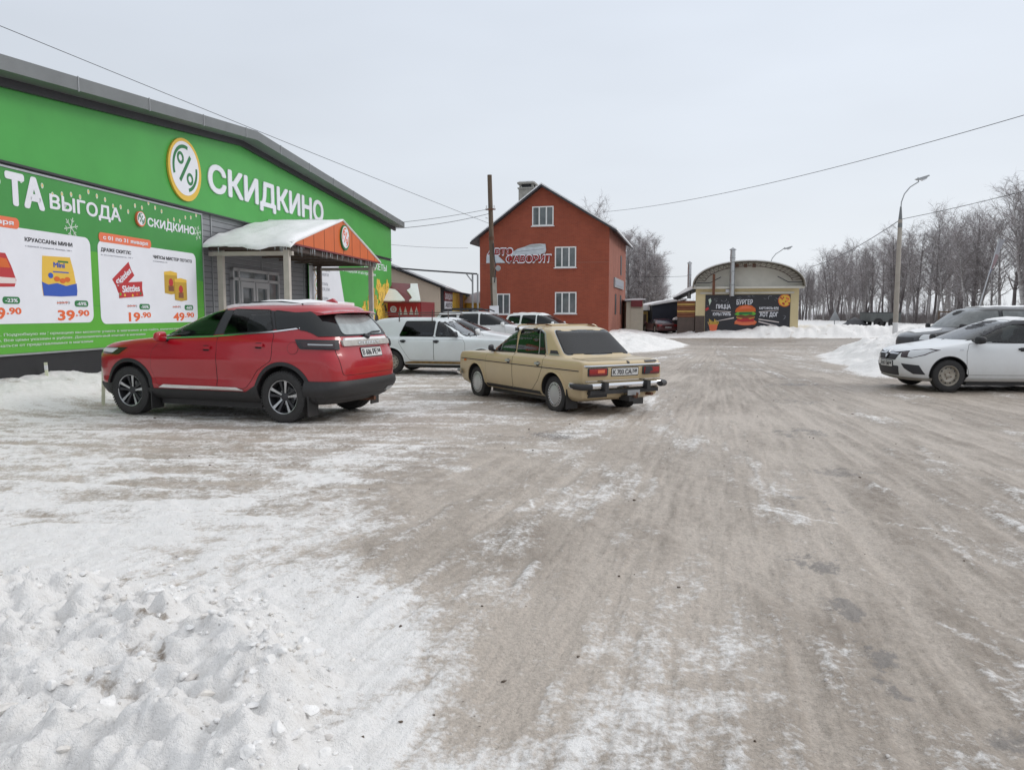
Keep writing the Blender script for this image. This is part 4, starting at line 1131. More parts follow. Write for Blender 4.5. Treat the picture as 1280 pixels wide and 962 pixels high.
lay([(cx - .55, 1.05), (cx - .2, .98), (cx + .55, 1.02), (cx + .55, 1.32), (cx - .5, 1.3)], 'ink_red')
lay([(cx - .6, 1.28), (cx - .3, 1.2), (cx, 1.3), (cx + .3, 1.2), (cx + .62, 1.3), (cx + .5, 1.42), (cx - .55, 1.42)], 'ink_yellow')
lay(circ(cx, 1.36, .60, 18, .12), 'log')
lay([(cx - .72, 1.50), (cx - .5, 1.42), (cx - .3, 1.5), (cx, 1.42), (cx + .3, 1.5), (cx + .55, 1.44), (cx + .68, 1.55), (cx + .5, 1.7), (cx - .5, 1.68)], 'ink_lime')
lay([(cx - .45, 1.5), (cx + .45, 1.52), (cx + .4, 1.66), (cx - .4, 1.65)], 'ink_green')
lay([(cx - .68, 1.66), (cx + .65, 1.68), (cx + .62, 1.9), (cx + .4, 2.08), (cx, 2.14), (cx - .4, 2.06), (cx - .62, 1.88)], 'canopy_orange')
lay([(cx - .45, 1.86), (cx + .4, 1.9), (cx + .2, 2.06), (cx - .2, 2.06)], 'ink_tag')
b.build('burger_picture', fb_)
b = MB(); k[0] = 0
pz = [(x, z) for x, z in circ(18.22, 2.42, .42, 26) if x <= 18.57 and z < 2.83]
lay(pz, 'canopy_orange'); lay([(x, z) for x, z in circ(18.22, 2.42, .36, 26) if x <= 18.57 and z < 2.83], 'ink_yellow')
for i in range(16):
    x = 18.2 + rng.uniform(-.3, .3); z = 2.4 + rng.uniform(-.3, .3)
    if x < 18.5: lay(circ(x, z, .055, 7), ('ink_red', 'ink_tag', 'ink_red')[i % 3])
b.build('pizza_picture', fb_)
b = MB(); k[0] = 0
for i in range(9):
    x = 13.40 + i * .058; lean = (i - 4) * .03
    lay([(x, .66), (x + .045, .66), (x + .05 + lean, 1.0 + .06 * ((i * 3) % 4)), (x + lean, 1.0 + .06 * ((i * 3) % 4))], 'ink_yellow')
lay([(13.36, .82), (13.95, .82), (13.87, .35), (13.46, .35)], 'ink_tag')
b.build('fries_picture', fb_)
b = MB(); k[0] = 0
lay([(13.12, 1.9), (13.3, 2.0), (13.35, 1.85), (13.2, 1.75), (13.12, 1.75)], 'ink_red'); lay([(13.3, 2.5), (13.45, 2.6), (13.5, 2.4), (13.38, 2.1), (13.35, 2.3)], 'ink_pale'); b.build('food_picture', fb_)

# ---- log lean-to on its left
t = thing('log_shed', 'brown log-sided lean-to with snowy roof between the garage and the maroon car', 'shed', gpos(11.25, 52.1), GROT)
b = MB()
b.box(.02, 1.16, .1, 5, -.2, 2.42, 'brown_panel'); b.box(0, 1.14, 0, .1, -.2, 1.30, 'brown_panel')
for i in range(7): b.tube([(-.03, .05, 1.38 + i * .16), (1.17, .05, 1.38 + i * .16)], .085, 'log' if i not in (2, 5) else 'ochre', 8)
b.build('wall', t, 40)
b = MB(); b.ext([(-.3, 2.55), (1.18, 3.22), (1.18, 3.30), (-.3, 2.62)], lambda a, c, d: (a, d, c), -.25, 5.2, 'dark_metal'); r_ = b.build('roof', t)
b = MB(); b.ext([(-.32, 2.62), (1.16, 3.31), (1.16, 3.52), (.5, 3.25), (-.1, 2.84), (-.34, 2.72)], lambda a, c, d: (a, d, c), -.22, 5.1, 'snow'); b.build('roof_snow', r_)

# ---- background sheds
def shed(name, label, x0, x1, y, zl_, zr, dep, m_, snow_=.2, cat='shed', door=None, group=None):
    t = thing(name, label, cat, (x0, y, 0), 0, group); w_ = x1 - x0
    b = MB(); b.ext([(0, -.3), (w_, -.3), (w_, zr), (0, zl_)], lambda a, c, d: (a, d, c), 0, dep, m_); wl = b.build('wall', t)
    b = MB(); b.ext([(-.12, zl_ + .003), (w_ + .12, zr + .003), (w_ + .12, zr + .07), (-.12, zl_ + .07)], lambda a, c, d: (a, d, c), -.15, dep + .15, 'dark_metal'); r_ = b.build('roof', t)
    b = MB(); n = 14
    tp_ = [(-.14 + (w_ + .28) * i / n, zl_ + (zr - zl_) * i / n + .074) for i in range(n + 1)]
    b.ext([(a, c + snow_ * (.35 + .65 * math.sin(math.pi * min(1, max(0, (i + .6) / (n + 1.2)))) ** .5)) for i, (a, c) in enumerate(tp_)] + tp_[::-1], lambda a, c, d: (a, d, c), -.14, dep + .1, 'snow'); b.build('roof_snow', r_)
    if door:
        b = MB(); b.box(door[0], door[1], -.04, -.002, 0, door[2], door[3]); b.build('door', wl)
    return t
shed('metal_shed', 'dark navy metal shed with a sloping snowy roof behind the maroon car', 10.9, 13.4, 60, 2.1, 2.55, 5, 'navy_panel', .18)
shed('kiosk_hut', 'narrow cream hut with a dark red sign beside the brick house', 8.66, 9.95, 58.5, 2.45, 2.5, 3, 'cream', .14, 'hut', (.35, 1.05, 1.95, 'cream'))
t = thing('small_sign', 'plain dark red sign board high on the cream hut', 'sign', (9.0, 58.44, 0)); b = MB(); b.box(0, .86, -.1, 0, 2.05, 2.55, 'maroon'); b.build('board', t)
shed('gate_hut', 'small ochre wooden hut with a thick snow cap right of the cream hut', 10.02, 10.75, 61, 1.72, 1.74, 2, 'ochre', .42, 'hut', (.1, .6, 1.5, 'wood_pole'))
shed('back_shed', 'low pale hut with a rounded snow cap between the cream and ochre huts', 9.9, 10.35, 62.6, 2.05, 1.95, 2.2, 'concrete', .45, 'hut')
t = thing('waste_bin', 'low black bin with a snow cap right of the maroon car', 'bin', (12.2, 57.6, .3))
b = MB(); b.ext([(0, 0), (.56, 0), (.62, .72), (-.06, .72)], lambda a, c, d: (a, d, c), 0, .6, 'dark_metal'); b.box(-.1, .66, -.05, .65, .72, .78, 'dark_metal'); b.build('bin_body', t)
b = MB(); b.ext([(-.1, .785), (.66, .785), (.62, .93), (.3, 1.0), (0, .93)], lambda a, c, d: (a, d, c), -.04, .64, 'snow'); b.build('snow_cap', t)

# ================================================================== left background
t = thing('beige_warehouse', 'long beige warehouse with a wide snow-covered gable roof behind the store', 'warehouse', (-4.45, 48, 0))
b = MB(); b.ext([(-14, -.3), (0, -.3), (0, 3.15), (-8, 6.35), (-14, 4.0)], lambda a, c, d: (a, d, c), 0, 16, 'beige_wall'); wl = b.build('wall', t)
b = MB(); b.box(-14, -3.2, -.02, -.002, 4.35, 4.42, 'brown_panel'); b.build('trim', wl)
b = MB(); b.ext([(-14.2, 4.0), (-8, 6.43), (.35, 3.06), (.35, 3.16), (-8, 6.53), (-14.2, 4.1)], lambda a, c, d: (a, d, c), -.3, 24, 'dark_metal'); r_ = b.build('roof', t)
b = MB(); b.ext([(-8, 6.533), (.38, 3.163), (.36, 3.28), (-8, 6.68)], lambda a, c, d: (a, d, c), -.22, 24, 'snow'); b.build('roof_snow', r_)
t = thing('yellow_shop', 'shop front in yellow, black and red signs along the side of the beige warehouse', 'shop', (-4.45, 48.05, 0), R(-5))
b = MB(); b.box(.02, .16, .1, 14, -.2, 3.0, 'ink_black'); b.build('wall', t)
def ysign(y0, y1, z0, z1, m_, x=.18, txt=None, tm='print_white'):
    b = MB(); b.box(x - .015, x + .03, y0, y1, z0, z1, m_)
    if txt: b.text(txt, lambda a, c, d: (x + .032 + d, y0 + .15 + a, z0 + .12 + c), w=y1 - y0 - .3, h=(z1 - z0) - .24, m=tm, bold=.02)
    return b.build('sign_panel', t)
ysign(.3, 3.4, 2.35, 2.95, 'maroon', txt='СКИДКИ'); ysign(.4, 3.2, 1.85, 2.33, 'print_white', .19, 'АВТО', 'ink_black'); ysign(3.5, 5.2, 1.5, 2.95, 'sign_yellow'); ysign(5.4, 6.4, 1.5, 2.95, 'sign_yellow')
ysign(8.2, 9.3, 1.5, 2.9, 'sign_yellow'); ysign(6.6, 8.0, 1.5, 2.95, 'ink_grey'); ysign(9.6, 13.5, 1.4, 2.8, 'sign_yellow'); ysign(.3, 3.4, .3, 1.2, 'ink_red', .18, 'МАСЛА'); ysign(3.6, 6.2, .3, 1.1, 'canopy_orange', .18)
b = MB(); b.box(.2, 1.0, .4, 7, 1.28, 1.5, 'ink_blue'); aw = b.build('awning', t); b = MB(); b.box(.2, 1.0, .4, 7, 1.503, 1.62, 'snow'); b.build('snow_cap', aw)
b = MB(); b.ext([(.03, 3.0), (.55, 2.94), (.55, 3.0), (.03, 3.05)], lambda a, c, d: (a, d, c), 0, 14.2, 'dark_metal'); b.build('roof', t)
t = thing('snowy_kiosk', 'little yellow kiosk with a white snowy roof left of the brick house', 'kiosk', (-3.35, 57, 0), R(-4))
b = MB(); b.box(0, 1.6, 0, 2, -.2, 2.35, 'sign_yellow'); w2 = b.build('wall', t)
b = MB(); b.box(.15, .7, -.03, -.002, .9, 1.9, 'ink_black'); b.box(.9, 1.4, -.03, -.002, .9, 1.9, 'ink_red'); b.build('window', w2)
b = MB(); b.ext([(-.25, 2.33), (1.85, 2.33), (1.2, 3.2), (.4, 3.0)], lambda a, c, d: (a, d, c), -.3, 2.2, 'snow'); b.build('roof', t)

kg = thing('red_kiosk', 'red market kiosk with a sloping partly snowed awning beside the green store', 'kiosk', (-6.0, 38.6, 0), R(-8))
b = MB(); b.box(-.8, 1.45, .2, 3, -.2, 2.15, 'maroon'); w3 = b.build('wall', kg)
b = MB(); b.box(-.75, 1.40, .14, .198, 1.42, 2.08, 'ink_red'); sp_ = b.build('sign_panel', w3)
b = MB()
b.xz(ringpoly(.03, 1.78, .09, .17, 0, 359, 16), -.138, -.13, 'print_white'); b.xz(circ(.03, 1.78, .07, 12), -.138, -.13, 'ink_pink')
for x0 in (.28, .55, .85, 1.12): b.xz([(x0, 1.52), (x0 + .2, 1.52), (x0 + .16, 1.7), (x0 + .1, 1.92), (x0 + .04, 1.7)], -.138, -.13, 'ink_pink')
b.build('food_picture', sp_)
b = MB(); b.box(-.5, .2, .15, .198, 0, 1.35, 'brown_panel'); b.box(.35, 1.2, .15, .198, .5, 1.3, 'ink_black'); b.build('window', w3)
b = MB(); b.ext([(-.75, 2.05), (.95, 3.05)], lambda *a: a, 0, 0, 'maroon') if False else None
ro_ = [(-1.0, 1.2, 3.2), (1.05, 1.2, 3.05), (1.62, -.55, 2.14), (-1.0, -.55, 2.16)]
b.add([*ro_, *[(x, y, z - .07) for x, y, z in ro_]], [(0, 1, 2, 3), (4, 7, 6, 5), (0, 4, 5, 1), (1, 5, 6, 2), (2, 6, 7, 3), (3, 7, 4, 0)], M['maroon']); aw = b.build('awning', kg)
b = MB()
def awn(u, v): 
    P = [Vector(p) for p in ro_]; top_ = P[0].lerp(P[1], u); bot_ = P[3].lerp(P[2], u); return top_.lerp(bot_, v)
def patch(uv, th):
    n = len(uv); up = [awn(u, v) + Vector((0, -.02, .012 + th)) for u, v in uv]; dn = [awn(u, v) + Vector((0, 0, .006)) for u, v in uv]
    b.add(up + dn, [tuple(range(n)), tuple(reversed(range(n, 2 * n)))] + [(i, n + i, n + (i + 1) % n, (i + 1) % n) for i in range(n)], 'snow')
patch([(.0, .40), (.15, .36), (.2, .42), (.32, .38), (.45, .42), (.52, .52), (.62, .75), (.70, .97), (.6, 1.0), (0, 1.0)], .05)
patch([(.80, .06), (.98, .03), (1.0, 1.0), (.78, 1.0), (.84, .85), (.78, .62), (.72, .45), (.80, .3)], .06)
b.build('snow_cover', aw)

t = thing('pipe_gantry', 'thin overhead gas pipe on two posts between the store and the brick house', 'pipe', (0, 44, 0))
b = MB(); b.tube([(-8.5, 0, 4.30), (-5.0, 0, 4.0), (-1.98, 0, 3.80)], .045, 'dark_metal', 8); b.build('pipe', t, 60)
for x in (-2.24, -1.95):
    b = MB(); b.tube([(x, 0, 0), (x, 0, 3.8)], .05, 'grey_metal', 8); b.build('post', t, 60)
b = MB(); b.tube([(-2.25, 0, 3.35), (-2.6, 0, 3.82)], .04, 'grey_metal', 6); b.tube([(-2.24, 0, 1.75), (-1.95, 0, 1.75)], .03, 'grey_metal', 6); b.build('brace', t, 60)
# ================================================================== cars
def pchip(t, y, tq):
    t = np.asarray(t, float); y = np.asarray(y, float); h = np.diff(t); d = np.diff(y) / h; n = len(t)
    m = np.zeros(n); m[0] = d[0]; m[-1] = d[-1]
    for i in range(1, n - 1):
        if d[i - 1] * d[i] > 0:
            w1 = 2 * h[i] + h[i - 1]; w2 = h[i] + 2 * h[i - 1]
            m[i] = (w1 + w2) / (w1 / d[i - 1] + w2 / d[i])
    k = np.clip(np.searchsorted(t, tq) - 1, 0, n - 2); s = (tq - t[k]) / h[k]
    return ((1 + 2 * s) * (1 - s) ** 2 * y[k] + s * (1 - s) ** 2 * h[k] * m[k] + s * s * (3 - 2 * s) * y[k + 1] + s * s * (s - 1) * h[k] * m[k + 1])

def grow(poly, d):
    """move every corner of a polygon outward by d"""
    P = [Vector((*p, 0)).to_2d() for p in poly]; n = len(P)
    A = sum(P[i].x * P[(i + 1) % n].y - P[(i + 1) % n].x * P[i].y for i in range(n))
    sgn = 1 if A > 0 else -1; outp = []
    for i in range(n):
        e0 = (P[i] - P[i - 1]).normalized(); e1 = (P[(i + 1) % n] - P[i]).normalized()
        n0 = Vector((e0.y, -e0.x)) * sgn; n1 = Vector((e1.y, -e1.x)) * sgn
        b = n0 + n1
        if b.length < 1e-6: b = n0
        b.normalize(); k = d / max(.45, b.dot(n0)); outp.append(tuple(P[i] + b * k))
    return outp

def soften(poly, r=.04, n=4):
    """round the corners of a polygon"""
    P = [Vector(p) for p in poly]; out_ = []; k = len(P)
    for i in range(k):
        a, b, c = P[i - 1], P[i], P[(i + 1) % k]
        r0 = min(r, (a - b).length * .45); r1 = min(r, (c - b).length * .45)
        p0 = b + (a - b).normalized() * r0; p1 = b + (c - b).normalized() * r1
        for j in range(n + 1):
            t = j / n; out_.append(tuple(p0 * (1 - t) ** 2 + b * 2 * t * (1 - t) + p1 * t * t))
    return out_

class Car:
    def __init__(s, name, label, cat, loc, head, levels, paint, wb, track, r, scale=1., zf=1., xs=1., pr=4., pf=3.5, tr=.05, tf=.08, z=0., arch=1.16, wells=True, group=None, rings=96, tilt=0., dark=0.):
        s.root = thing(name, label, cat, (loc[0], loc[1], z), R(head), group, (scale,) * 3)
        if tilt: s.root.rotation_euler = (0, R(tilt), R(head))
        s.zf, s.xs, s.pr, s.pf, s.tr, s.tf = zf, xs, pr, pf, tr, tf
        s.wb, s.track, s.r, s.paint = wb * xs, track, r, paint
        L = np.array([[l[0] * zf, l[1] * xs, l[2] * xs, *l[3:]] for l in levels], float)
        t = np.concatenate([[0], np.cumsum(np.maximum(.015, np.hypot(np.hypot(np.diff(L[:, 0]), .55 * np.diff(L[:, 2])), .55 * np.diff(L[:, 1]))))])
        tq = np.linspace(0, t[-1], rings); tq = np.unique(np.concatenate([tq, t]))
        s.T = np.stack([pchip(t, L[:, i], tq) for i in range(6)], 1)        # z xr xf W cr cf
        s.ztop = s.T[-1, 0]; s.arch = arch; s.dark = dark
        s.body(wells)
    def at(s, z):
        z = np.clip(z, s.T[0, 0], s.ztop); return [np.interp(z, s.T[:, 0], s.T[:, i]) for i in range(1, 6)]
    def taper(s, x, xr, xf):
        L = .5 * (xf - xr) + 1e-6; m = .5 * (xf + xr)
        u = (x - m) / L
        return 1 - np.where(u < 0, s.tr * u * u, s.tf * u * u)
    def w(s, x, z):
        xr, xf, W, cr, cf = s.at(z); k = .46 * (xf - xr); cr = min(cr, k); cf = min(cf, k)
        if x <= xr or x >= xf: return 0.
        dr = min(1, (x - xr) / cr); df = min(1, (xf - x) / cf)
        return float(W * s.taper(x, xr, xf) * (1 - (1 - dr) ** s.pr) ** (1 / s.pr) * (1 - (1 - df) ** s.pf) ** (1 / s.pf))
    def xend(s, y, z, rear):
        xr, xf, W, cr, cf = s.at(z); k = .46 * (xf - xr); cr = min(cr, k); cf = min(cf, k)
        x = xr if rear else xf
        for _ in range(6):
            Wt = W * s.taper(x, xr, xf); q = min(.999, abs(y) / max(Wt, 1e-4)); p = s.pr if rear else s.pf
            d = 1 - (1 - q ** p) ** (1 / p)
            x = xr + cr * d if rear else xf - cf * d
        return float(x)
    def zt(s, x, y):
        lo, hi = s.T[0, 0], s.ztop
        a = None
        for z in np.linspace(hi, lo, 160):
            if s.w(x, z) >= abs(y): a = z; break
        if a is None: return lo
        b = a + (hi - lo) / 159
        for _ in range(12):
            m = .5 * (a + b)
            if s.w(x, m) >= abs(y): a = m
            else: b = m
        return float(a)
    def body(s, wells):
        na, ns = 18, 64
        V = []; rows = []
        th = np.linspace(0, math.pi / 2, na)
        for z, xr, xf, W, cr, cf in s.T:
            k = .46 * (xf - xr); cr = min(cr, k); cf = min(cf, k)
            xs_ = list(xr + cr * (1 - np.cos(th) ** (2 / s.pr))); ys_ = list(np.sin(th) ** (2 / s.pr))
            q = np.linspace(xr + cr, xf - cf, ns)[1:-1]; xs_ += list(q); ys_ += [1] * len(q)
            xs_ += list(xf - cf * (1 - np.cos(th[::-1]) ** (2 / s.pf))); ys_ += list(np.sin(th[::-1]) ** (2 / s.pf))
            X = np.array(xs_); Y = np.array(ys_) * W * s.taper(X, xr, xf)
            row = [(x, y, z) for x, y in zip(X, Y)] + [(x, -y, z) for x, y in zip(X[-2:0:-1], Y[-2:0:-1])]
            rows.append(len(V)); V += row
        n = len(row); F = []
        for a, b in zip(rows[:-1], rows[1:]):
            for j in range(n): F.append((a + j, a + (j + 1) % n, b + (j + 1) % n, b + j))
        F.append(tuple(reversed(range(n)))); F.append(tuple(rows[-1] + j for j in range(n)))
        mb = MB(); mb.add(V, F, s.paint); mb.mi('black_plastic'); mb.mi('upholstery')
        o = mb.build('body', s.root, 32); s.bodyo = o
        if not wells: return
        c = MB(); ra = s.r * s.arch
        for sx_ in (-1, 1):
            for sy in (-1, 1):
                W = s.track / 2
                y0, y1 = (W - .17) * sy, (W + .6) * sy
                c.lathe([(0, y0), (ra, y0), (ra, y1), (0, y1)], 'black_plastic', 40, 'Y', (sx_ * s.wb / 2, 0, s.r + .015))
        # the lathe closes its ends with degenerate rings; merge them
        me = bpy.data.meshes.new('cut'); me.from_pydata(c.v, [], c.f); bm = bmesh.new(); bm.from_mesh(me)
        bmesh.ops.remove_doubles(bm, verts=bm.verts, dist=1e-5); bmesh.ops.dissolve_degenerate(bm, dist=1e-6, edges=bm.edges); bmesh.ops.recalc_face_normals(bm, faces=bm.faces); bm.to_mesh(me); bm.free()
        co = bpy.data.objects.new('cut', me); col.objects.link(co); co.parent = s.root
        md = o.modifiers.new('b', 'BOOLEAN'); md.operation = 'DIFFERENCE'; md.solver = 'EXACT'; md.object = co
        dg = bpy.context.evaluated_depsgraph_get(); nm = bpy.data.meshes.new_from_object(o.evaluated_get(dg), depsgraph=dg)
        o.modifiers.clear(); bpy.data.objects.remove(co)
        if len(nm.polygons) > 500:
            nm.materials.clear(); nm.materials.append(M[s.paint]); nm.materials.append(M['black_plastic']); nm.materials.append(M['upholstery'])
            for p in nm.polygons:
                p.material_index = 1 if p.center.z < s.dark else 0
                for sx_ in (-1, 1):
                    d = math.hypot(p.center.x - sx_ * s.wb / 2, p.center.z - s.r - .015)
                    if d < ra * 1.001: p.material_index = 1
            bm = bmesh.new(); bm.from_mesh(nm)
            for e in bm.edges: e.smooth = len(e.link_faces) == 2 and e.calc_face_angle(0) < R(32)
            for f in bm.faces: f.smooth = True
            bm.to_mesh(nm); bm.free()
            o.data = nm
    # --- patches on the skin
    def _patch(s, poly, fn, thick, m, mb, dx=.05, dz=.04):
        if isinstance(poly, tuple):          # (outer, inner): a frame
            A, B = poly; k = len(A); P = []
            for Q in (A, B):
                for i in range(k): P.append(Q[i]); q = Q[(i + 1) % k]; P.append(((Q[i][0] + q[0]) / 2, (Q[i][1] + q[1]) / 2))
            n = 2 * k; V = [fn(a, c, 0) for a, c in P] + [fn(a, c, -thick) for a, c in P]; F = []
            for i in range(n):
                j = (i + 1) % n; F += [(i, j, n + j, n + i), (i, 2 * n + i, 2 * n + j, j), (n + i, n + j, 3 * n + j, 3 * n + i)]
            mb.add(V, F, m); return
        bm = bmesh.new(); vs = [bm.verts.new((a, 0, c)) for a, c in poly]; bm.faces.new(vs)
        xs_ = [p[0] for p in poly]; zs_ = [p[1] for p in poly]
        for lo, hi, st, no in ((min(xs_), max(xs_), dx, (1, 0, 0)), (min(zs_), max(zs_), dz, (0, 0, 1))):
            k = int((hi - lo) / st)
            for i in range(1, k + 1):
                q = lo + (hi - lo) * i / (k + 1); pc = (q, 0, 0) if no[0] else (0, 0, q)
                bmesh.ops.bisect_plane(bm, geom=bm.verts[:] + bm.edges[:] + bm.faces[:], plane_co=pc, plane_no=no, dist=1e-5)
        bm.verts.index_update(); n = len(bm.verts)
        P = [(v.co.x, v.co.z) for v in bm.verts]; F = [tuple(v.index for v in f.verts) for f in bm.faces]
        B = [(e.verts[0].index, e.verts[1].index) for e in bm.edges if e.is_boundary]; bm.free()
        up = [fn(a, c, 0) for a, c in P]; dn = [fn(a, c, -thick) for a, c in P]
        mb.add(up + dn, F + [(a, b_, b_ + n, a + n) for a, b_ in B], m)
    def Z(s, poly):
        if isinstance(poly, tuple): return tuple([(a * s.xs, c * s.zf) for a, c in q] for q in poly)
        return [(a * s.xs, c * s.zf) for a, c in poly]
    def cut(s, cutters):
        """open the body with closed cutter meshes, leaving upholstery-coloured faces inside"""
        for c in cutters:
            me = bpy.data.meshes.new('cut'); me.from_pydata(c.v, [], c.f); bm = bmesh.new(); bm.from_mesh(me); bmesh.ops.recalc_face_normals(bm, faces=bm.faces)
            for f in bm.faces: f.material_index = 2
            bm.to_mesh(me); bm.free()
            for k in ('black_plastic', 'black_plastic', 'upholstery'): me.materials.append(M[k])
            co = bpy.data.objects.new('cut', me); col.objects.link(co); co.parent = s.root
            md = s.bodyo.modifiers.new('b', 'BOOLEAN'); md.operation = 'DIFFERENCE'; md.solver = 'EXACT'; md.object = co
            dg = bpy.context.evaluated_depsgraph_get(); nm = bpy.data.meshes.new_from_object(s.bodyo.evaluated_get(dg), depsgraph=dg)
            s.bodyo.modifiers.clear(); bpy.data.objects.remove(co)

            if len(nm.polygons) > 500:
                bm = bmesh.new(); bm.from_mesh(nm)
                for e in bm.edges: e.smooth = len(e.link_faces) == 2 and e.calc_face_angle(0) < R(32) and e.link_faces[0].material_index == e.link_faces[1].material_index
                for f in bm.faces: f.smooth = True
                bm.to_mesh(nm); bm.free(); s.bodyo.data = nm
    def cabin(s, outline, hw, windows, ends, seats=(-.12, -1.0), belt=1.0, sides=None):
        """hollow cabin with real openings; windows: side polygons cut right through, ends: (polygon, rear, x inside)"""
        C = []
        m = MB(); m.ext(s.Z(outline), lambda a, c, d: (a, d, c), -hw, hw, 'upholstery'); C.append(m)
        for p in windows:
            m = MB(); m.ext(s.Z(p), lambda a, c, d: (a, d, c), -1.4, 1.4, 'upholstery'); C.append(m)
        for p, rear, xi in ends:
            q = [(a, c * s.zf) for a, c in p]; m = MB(); m.ext(q, lambda a, c, d: (d, a, c), xi * s.xs, -2.6 if rear else 2.6, 'upholstery'); C.append(m)
        s.cut(C)
        mb = MB()
        def blob(cx, cy, cz, sx_, sy_, sz_, p=3.5, lean=0.):
            bm = bmesh.new(); bmesh.ops.create_cube(bm, size=2); bmesh.ops.subdivide_edges(bm, edges=bm.edges[:], cuts=3, use_grid_fill=True); V = []
            for v in bm.verts:
                q = v.co / ((abs(v.co.x) ** p + abs(v.co.y) ** p + abs(v.co.z) ** p) ** (1 / p)); V.append(((cx + q.x * sx_ + lean * q.z * sz_) * s.xs, cy + q.y * sy_, (cz + q.z * sz_) * s.zf))
            bm.verts.index_update(); F = [tuple(v.index for v in f.verts) for f in bm.faces]; bm.free(); mb.add(V, F, 'upholstery')
        for sg_ in (1, -1):
            blob(seats[0], sg_ * hw * .62, belt - .14, .07, .23, .36, lean=-.25); blob(seats[0] - .12, sg_ * hw * .62, belt + .27, .05, .13, .09)
            blob(seats[1] - .12, sg_ * hw * .55, belt + .17, .05, .12, .08)
        blob(seats[1], 0, belt - .16, .08, hw * .95, .30, lean=-.3)
        mb.build('seat', s.root, 60)
        mb = MB(); mb.lathe([(.17, -.012), (.185, 0), (.17, .012), (.158, 0)], 'ink_black', 20, 'X', (seats[0] * s.xs + .50, hw * .62, (belt - .02) * s.zf), True); mb.box(seats[0] * s.xs + .49, seats[0] * s.xs + .51, hw * .62 - .16, hw * .62 + .16, (belt - .02) * s.zf - .02, (belt - .02) * s.zf + .02, 'ink_black'); mb.build('steering_wheel', s.root, 60)
    def sidefn(s, sgn, off): return lambda a, c, d: (a, sgn * (s.w(a, c) + off + d), c)
    def rearfn(s, off): return lambda a, c, d: (s.xend(a, c, True) - off - d, a, c)
    def frontfn(s, off): return lambda a, c, d: (s.xend(a, c, False) + off + d, a, c)
    def topfn(s, off): return lambda a, c, d: (a, c, s.zt(a, c) + off + d)
    def side(s, name, layers, parent=None, sides=(1, -1), thick=.02):
        """layers: (poly, offset, material) on one object per side"""
        r = []
        for sg_ in sides:
            mb = MB()
            for poly, off, m in layers: s._patch(s.Z(poly), s.sidefn(sg_, off), thick, m, mb)
            r.append(mb.build(name, parent or s.root, 40))
        return r
    def end(s, name, layers, rear=True, parent=None, mirror=False, thick=.02):
        r = []
        for sg_ in ((1, -1) if mirror else (1,)):
            mb = MB()
            for poly, off, m in layers:
                p = tuple([(a * sg_, c * s.zf) for a, c in q] for q in poly) if isinstance(poly, tuple) else [(a * sg_, c * s.zf) for a, c in poly]
                s._patch(p, s.rearfn(off) if rear else s.frontfn(off), thick, m, mb)
            r.append(mb.build(name, parent or s.root, 40))
        return r
    def top(s, name, layers, parent=None, thick=.015, noise_=0.):
        mb = MB()
        for poly, off, m in layers:
            f0 = s.topfn(off)
            s._patch([(a * s.xs, c) for a, c in poly], (lambda a, c, d, f0=f0: tuple(np.array(f0(a, c, d)) + np.array([0, 0, noise_ * math.sin(a * 9 + c * 7)]))), thick, m, mb, .12, .12)
        return mb.build(name, parent or s.root, 60)
    def wrap(s, name, layers, rear=True, parent=None, thick=.02):
        """patch round a corner: a = 0 at the middle of the end, 1 where the side begins, +1 per metre along the side"""
        def fn_(sg_, off):
            def pt(u, z):
                xr, xf, W, cr, cf = s.at(z); k = .46 * (xf - xr); cr = min(cr, k); cf = min(cf, k)
                p = s.pr if rear else s.pf; c = cr if rear else cf
                if u < 1: q = max(u, 0) * math.pi / 2; dd = c * (1 - max(0, math.cos(q)) ** (2 / p)); yy = math.sin(q) ** (2 / p)
                else: dd = c + (u - 1); yy = 1
                x = xr + dd if rear else xf - dd
                return x, yy * W * float(s.taper(x, xr, xf))
            def f(u, z, d):
                x, y = pt(u, z); x0, y0 = pt(u - .03, z); x1, y1 = pt(u + .03, z); tx, ty = x1 - x0, y1 - y0; l = math.hypot(tx, ty) + 1e-9
                nx, ny = ty / l, -tx / l
                if ny < 0 or (ny < .02 and nx * (-1 if rear else 1) < 0): nx, ny = -nx, -ny
                return (x + nx * (off + d), sg_ * (y + ny * (off + d)), z)
            return f
        for sg_ in (1, -1):
            mb = MB()
            for poly, off, m in layers: s._patch([(a, c * s.zf) for a, c in poly], fn_(sg_, off), thick, m, mb, .04, .03)
            mb.build(name, parent or s.root, 40)
    def glass(s, poly, sides=(1, -1), g='glass', rub='seam', e=.018, name='window'):
        return s.side(name, [((grow(poly, e), grow(poly, -.004)), .006, rub), (poly, .009, g)], sides=sides, thick=.012)
    def door(s, poly, handle=None, m=None, hm=None, sides=(1, -1), hl=.17):
        for i, sg_ in enumerate(sides):
            d = s.side('door', [(grow(poly, .006), .0012, 'seam'), (poly, .0032, m or s.paint)], sides=(sg_,))[0]
            if handle:
                x, z = handle[0] * s.xs, handle[1] * s.zf; mb = MB(); f = s.sidefn(sg_, .004)
                s._patch(soften([(x - hl / 2, z - .022), (x + hl / 2, z - .018), (x + hl / 2, z + .02), (x - hl / 2, z + .022)], .015), s.sidefn(sg_, .034), .028, hm or s.paint, mb)
                s._patch(soften([(x - hl * .3, z - .045), (x + hl * .3, z - .045), (x + hl * .3, z + .03), (x - hl * .3, z + .03)], .02), s.sidefn(sg_, .006), .01, 'seam', mb)
                mb.build('handle', d, 40)
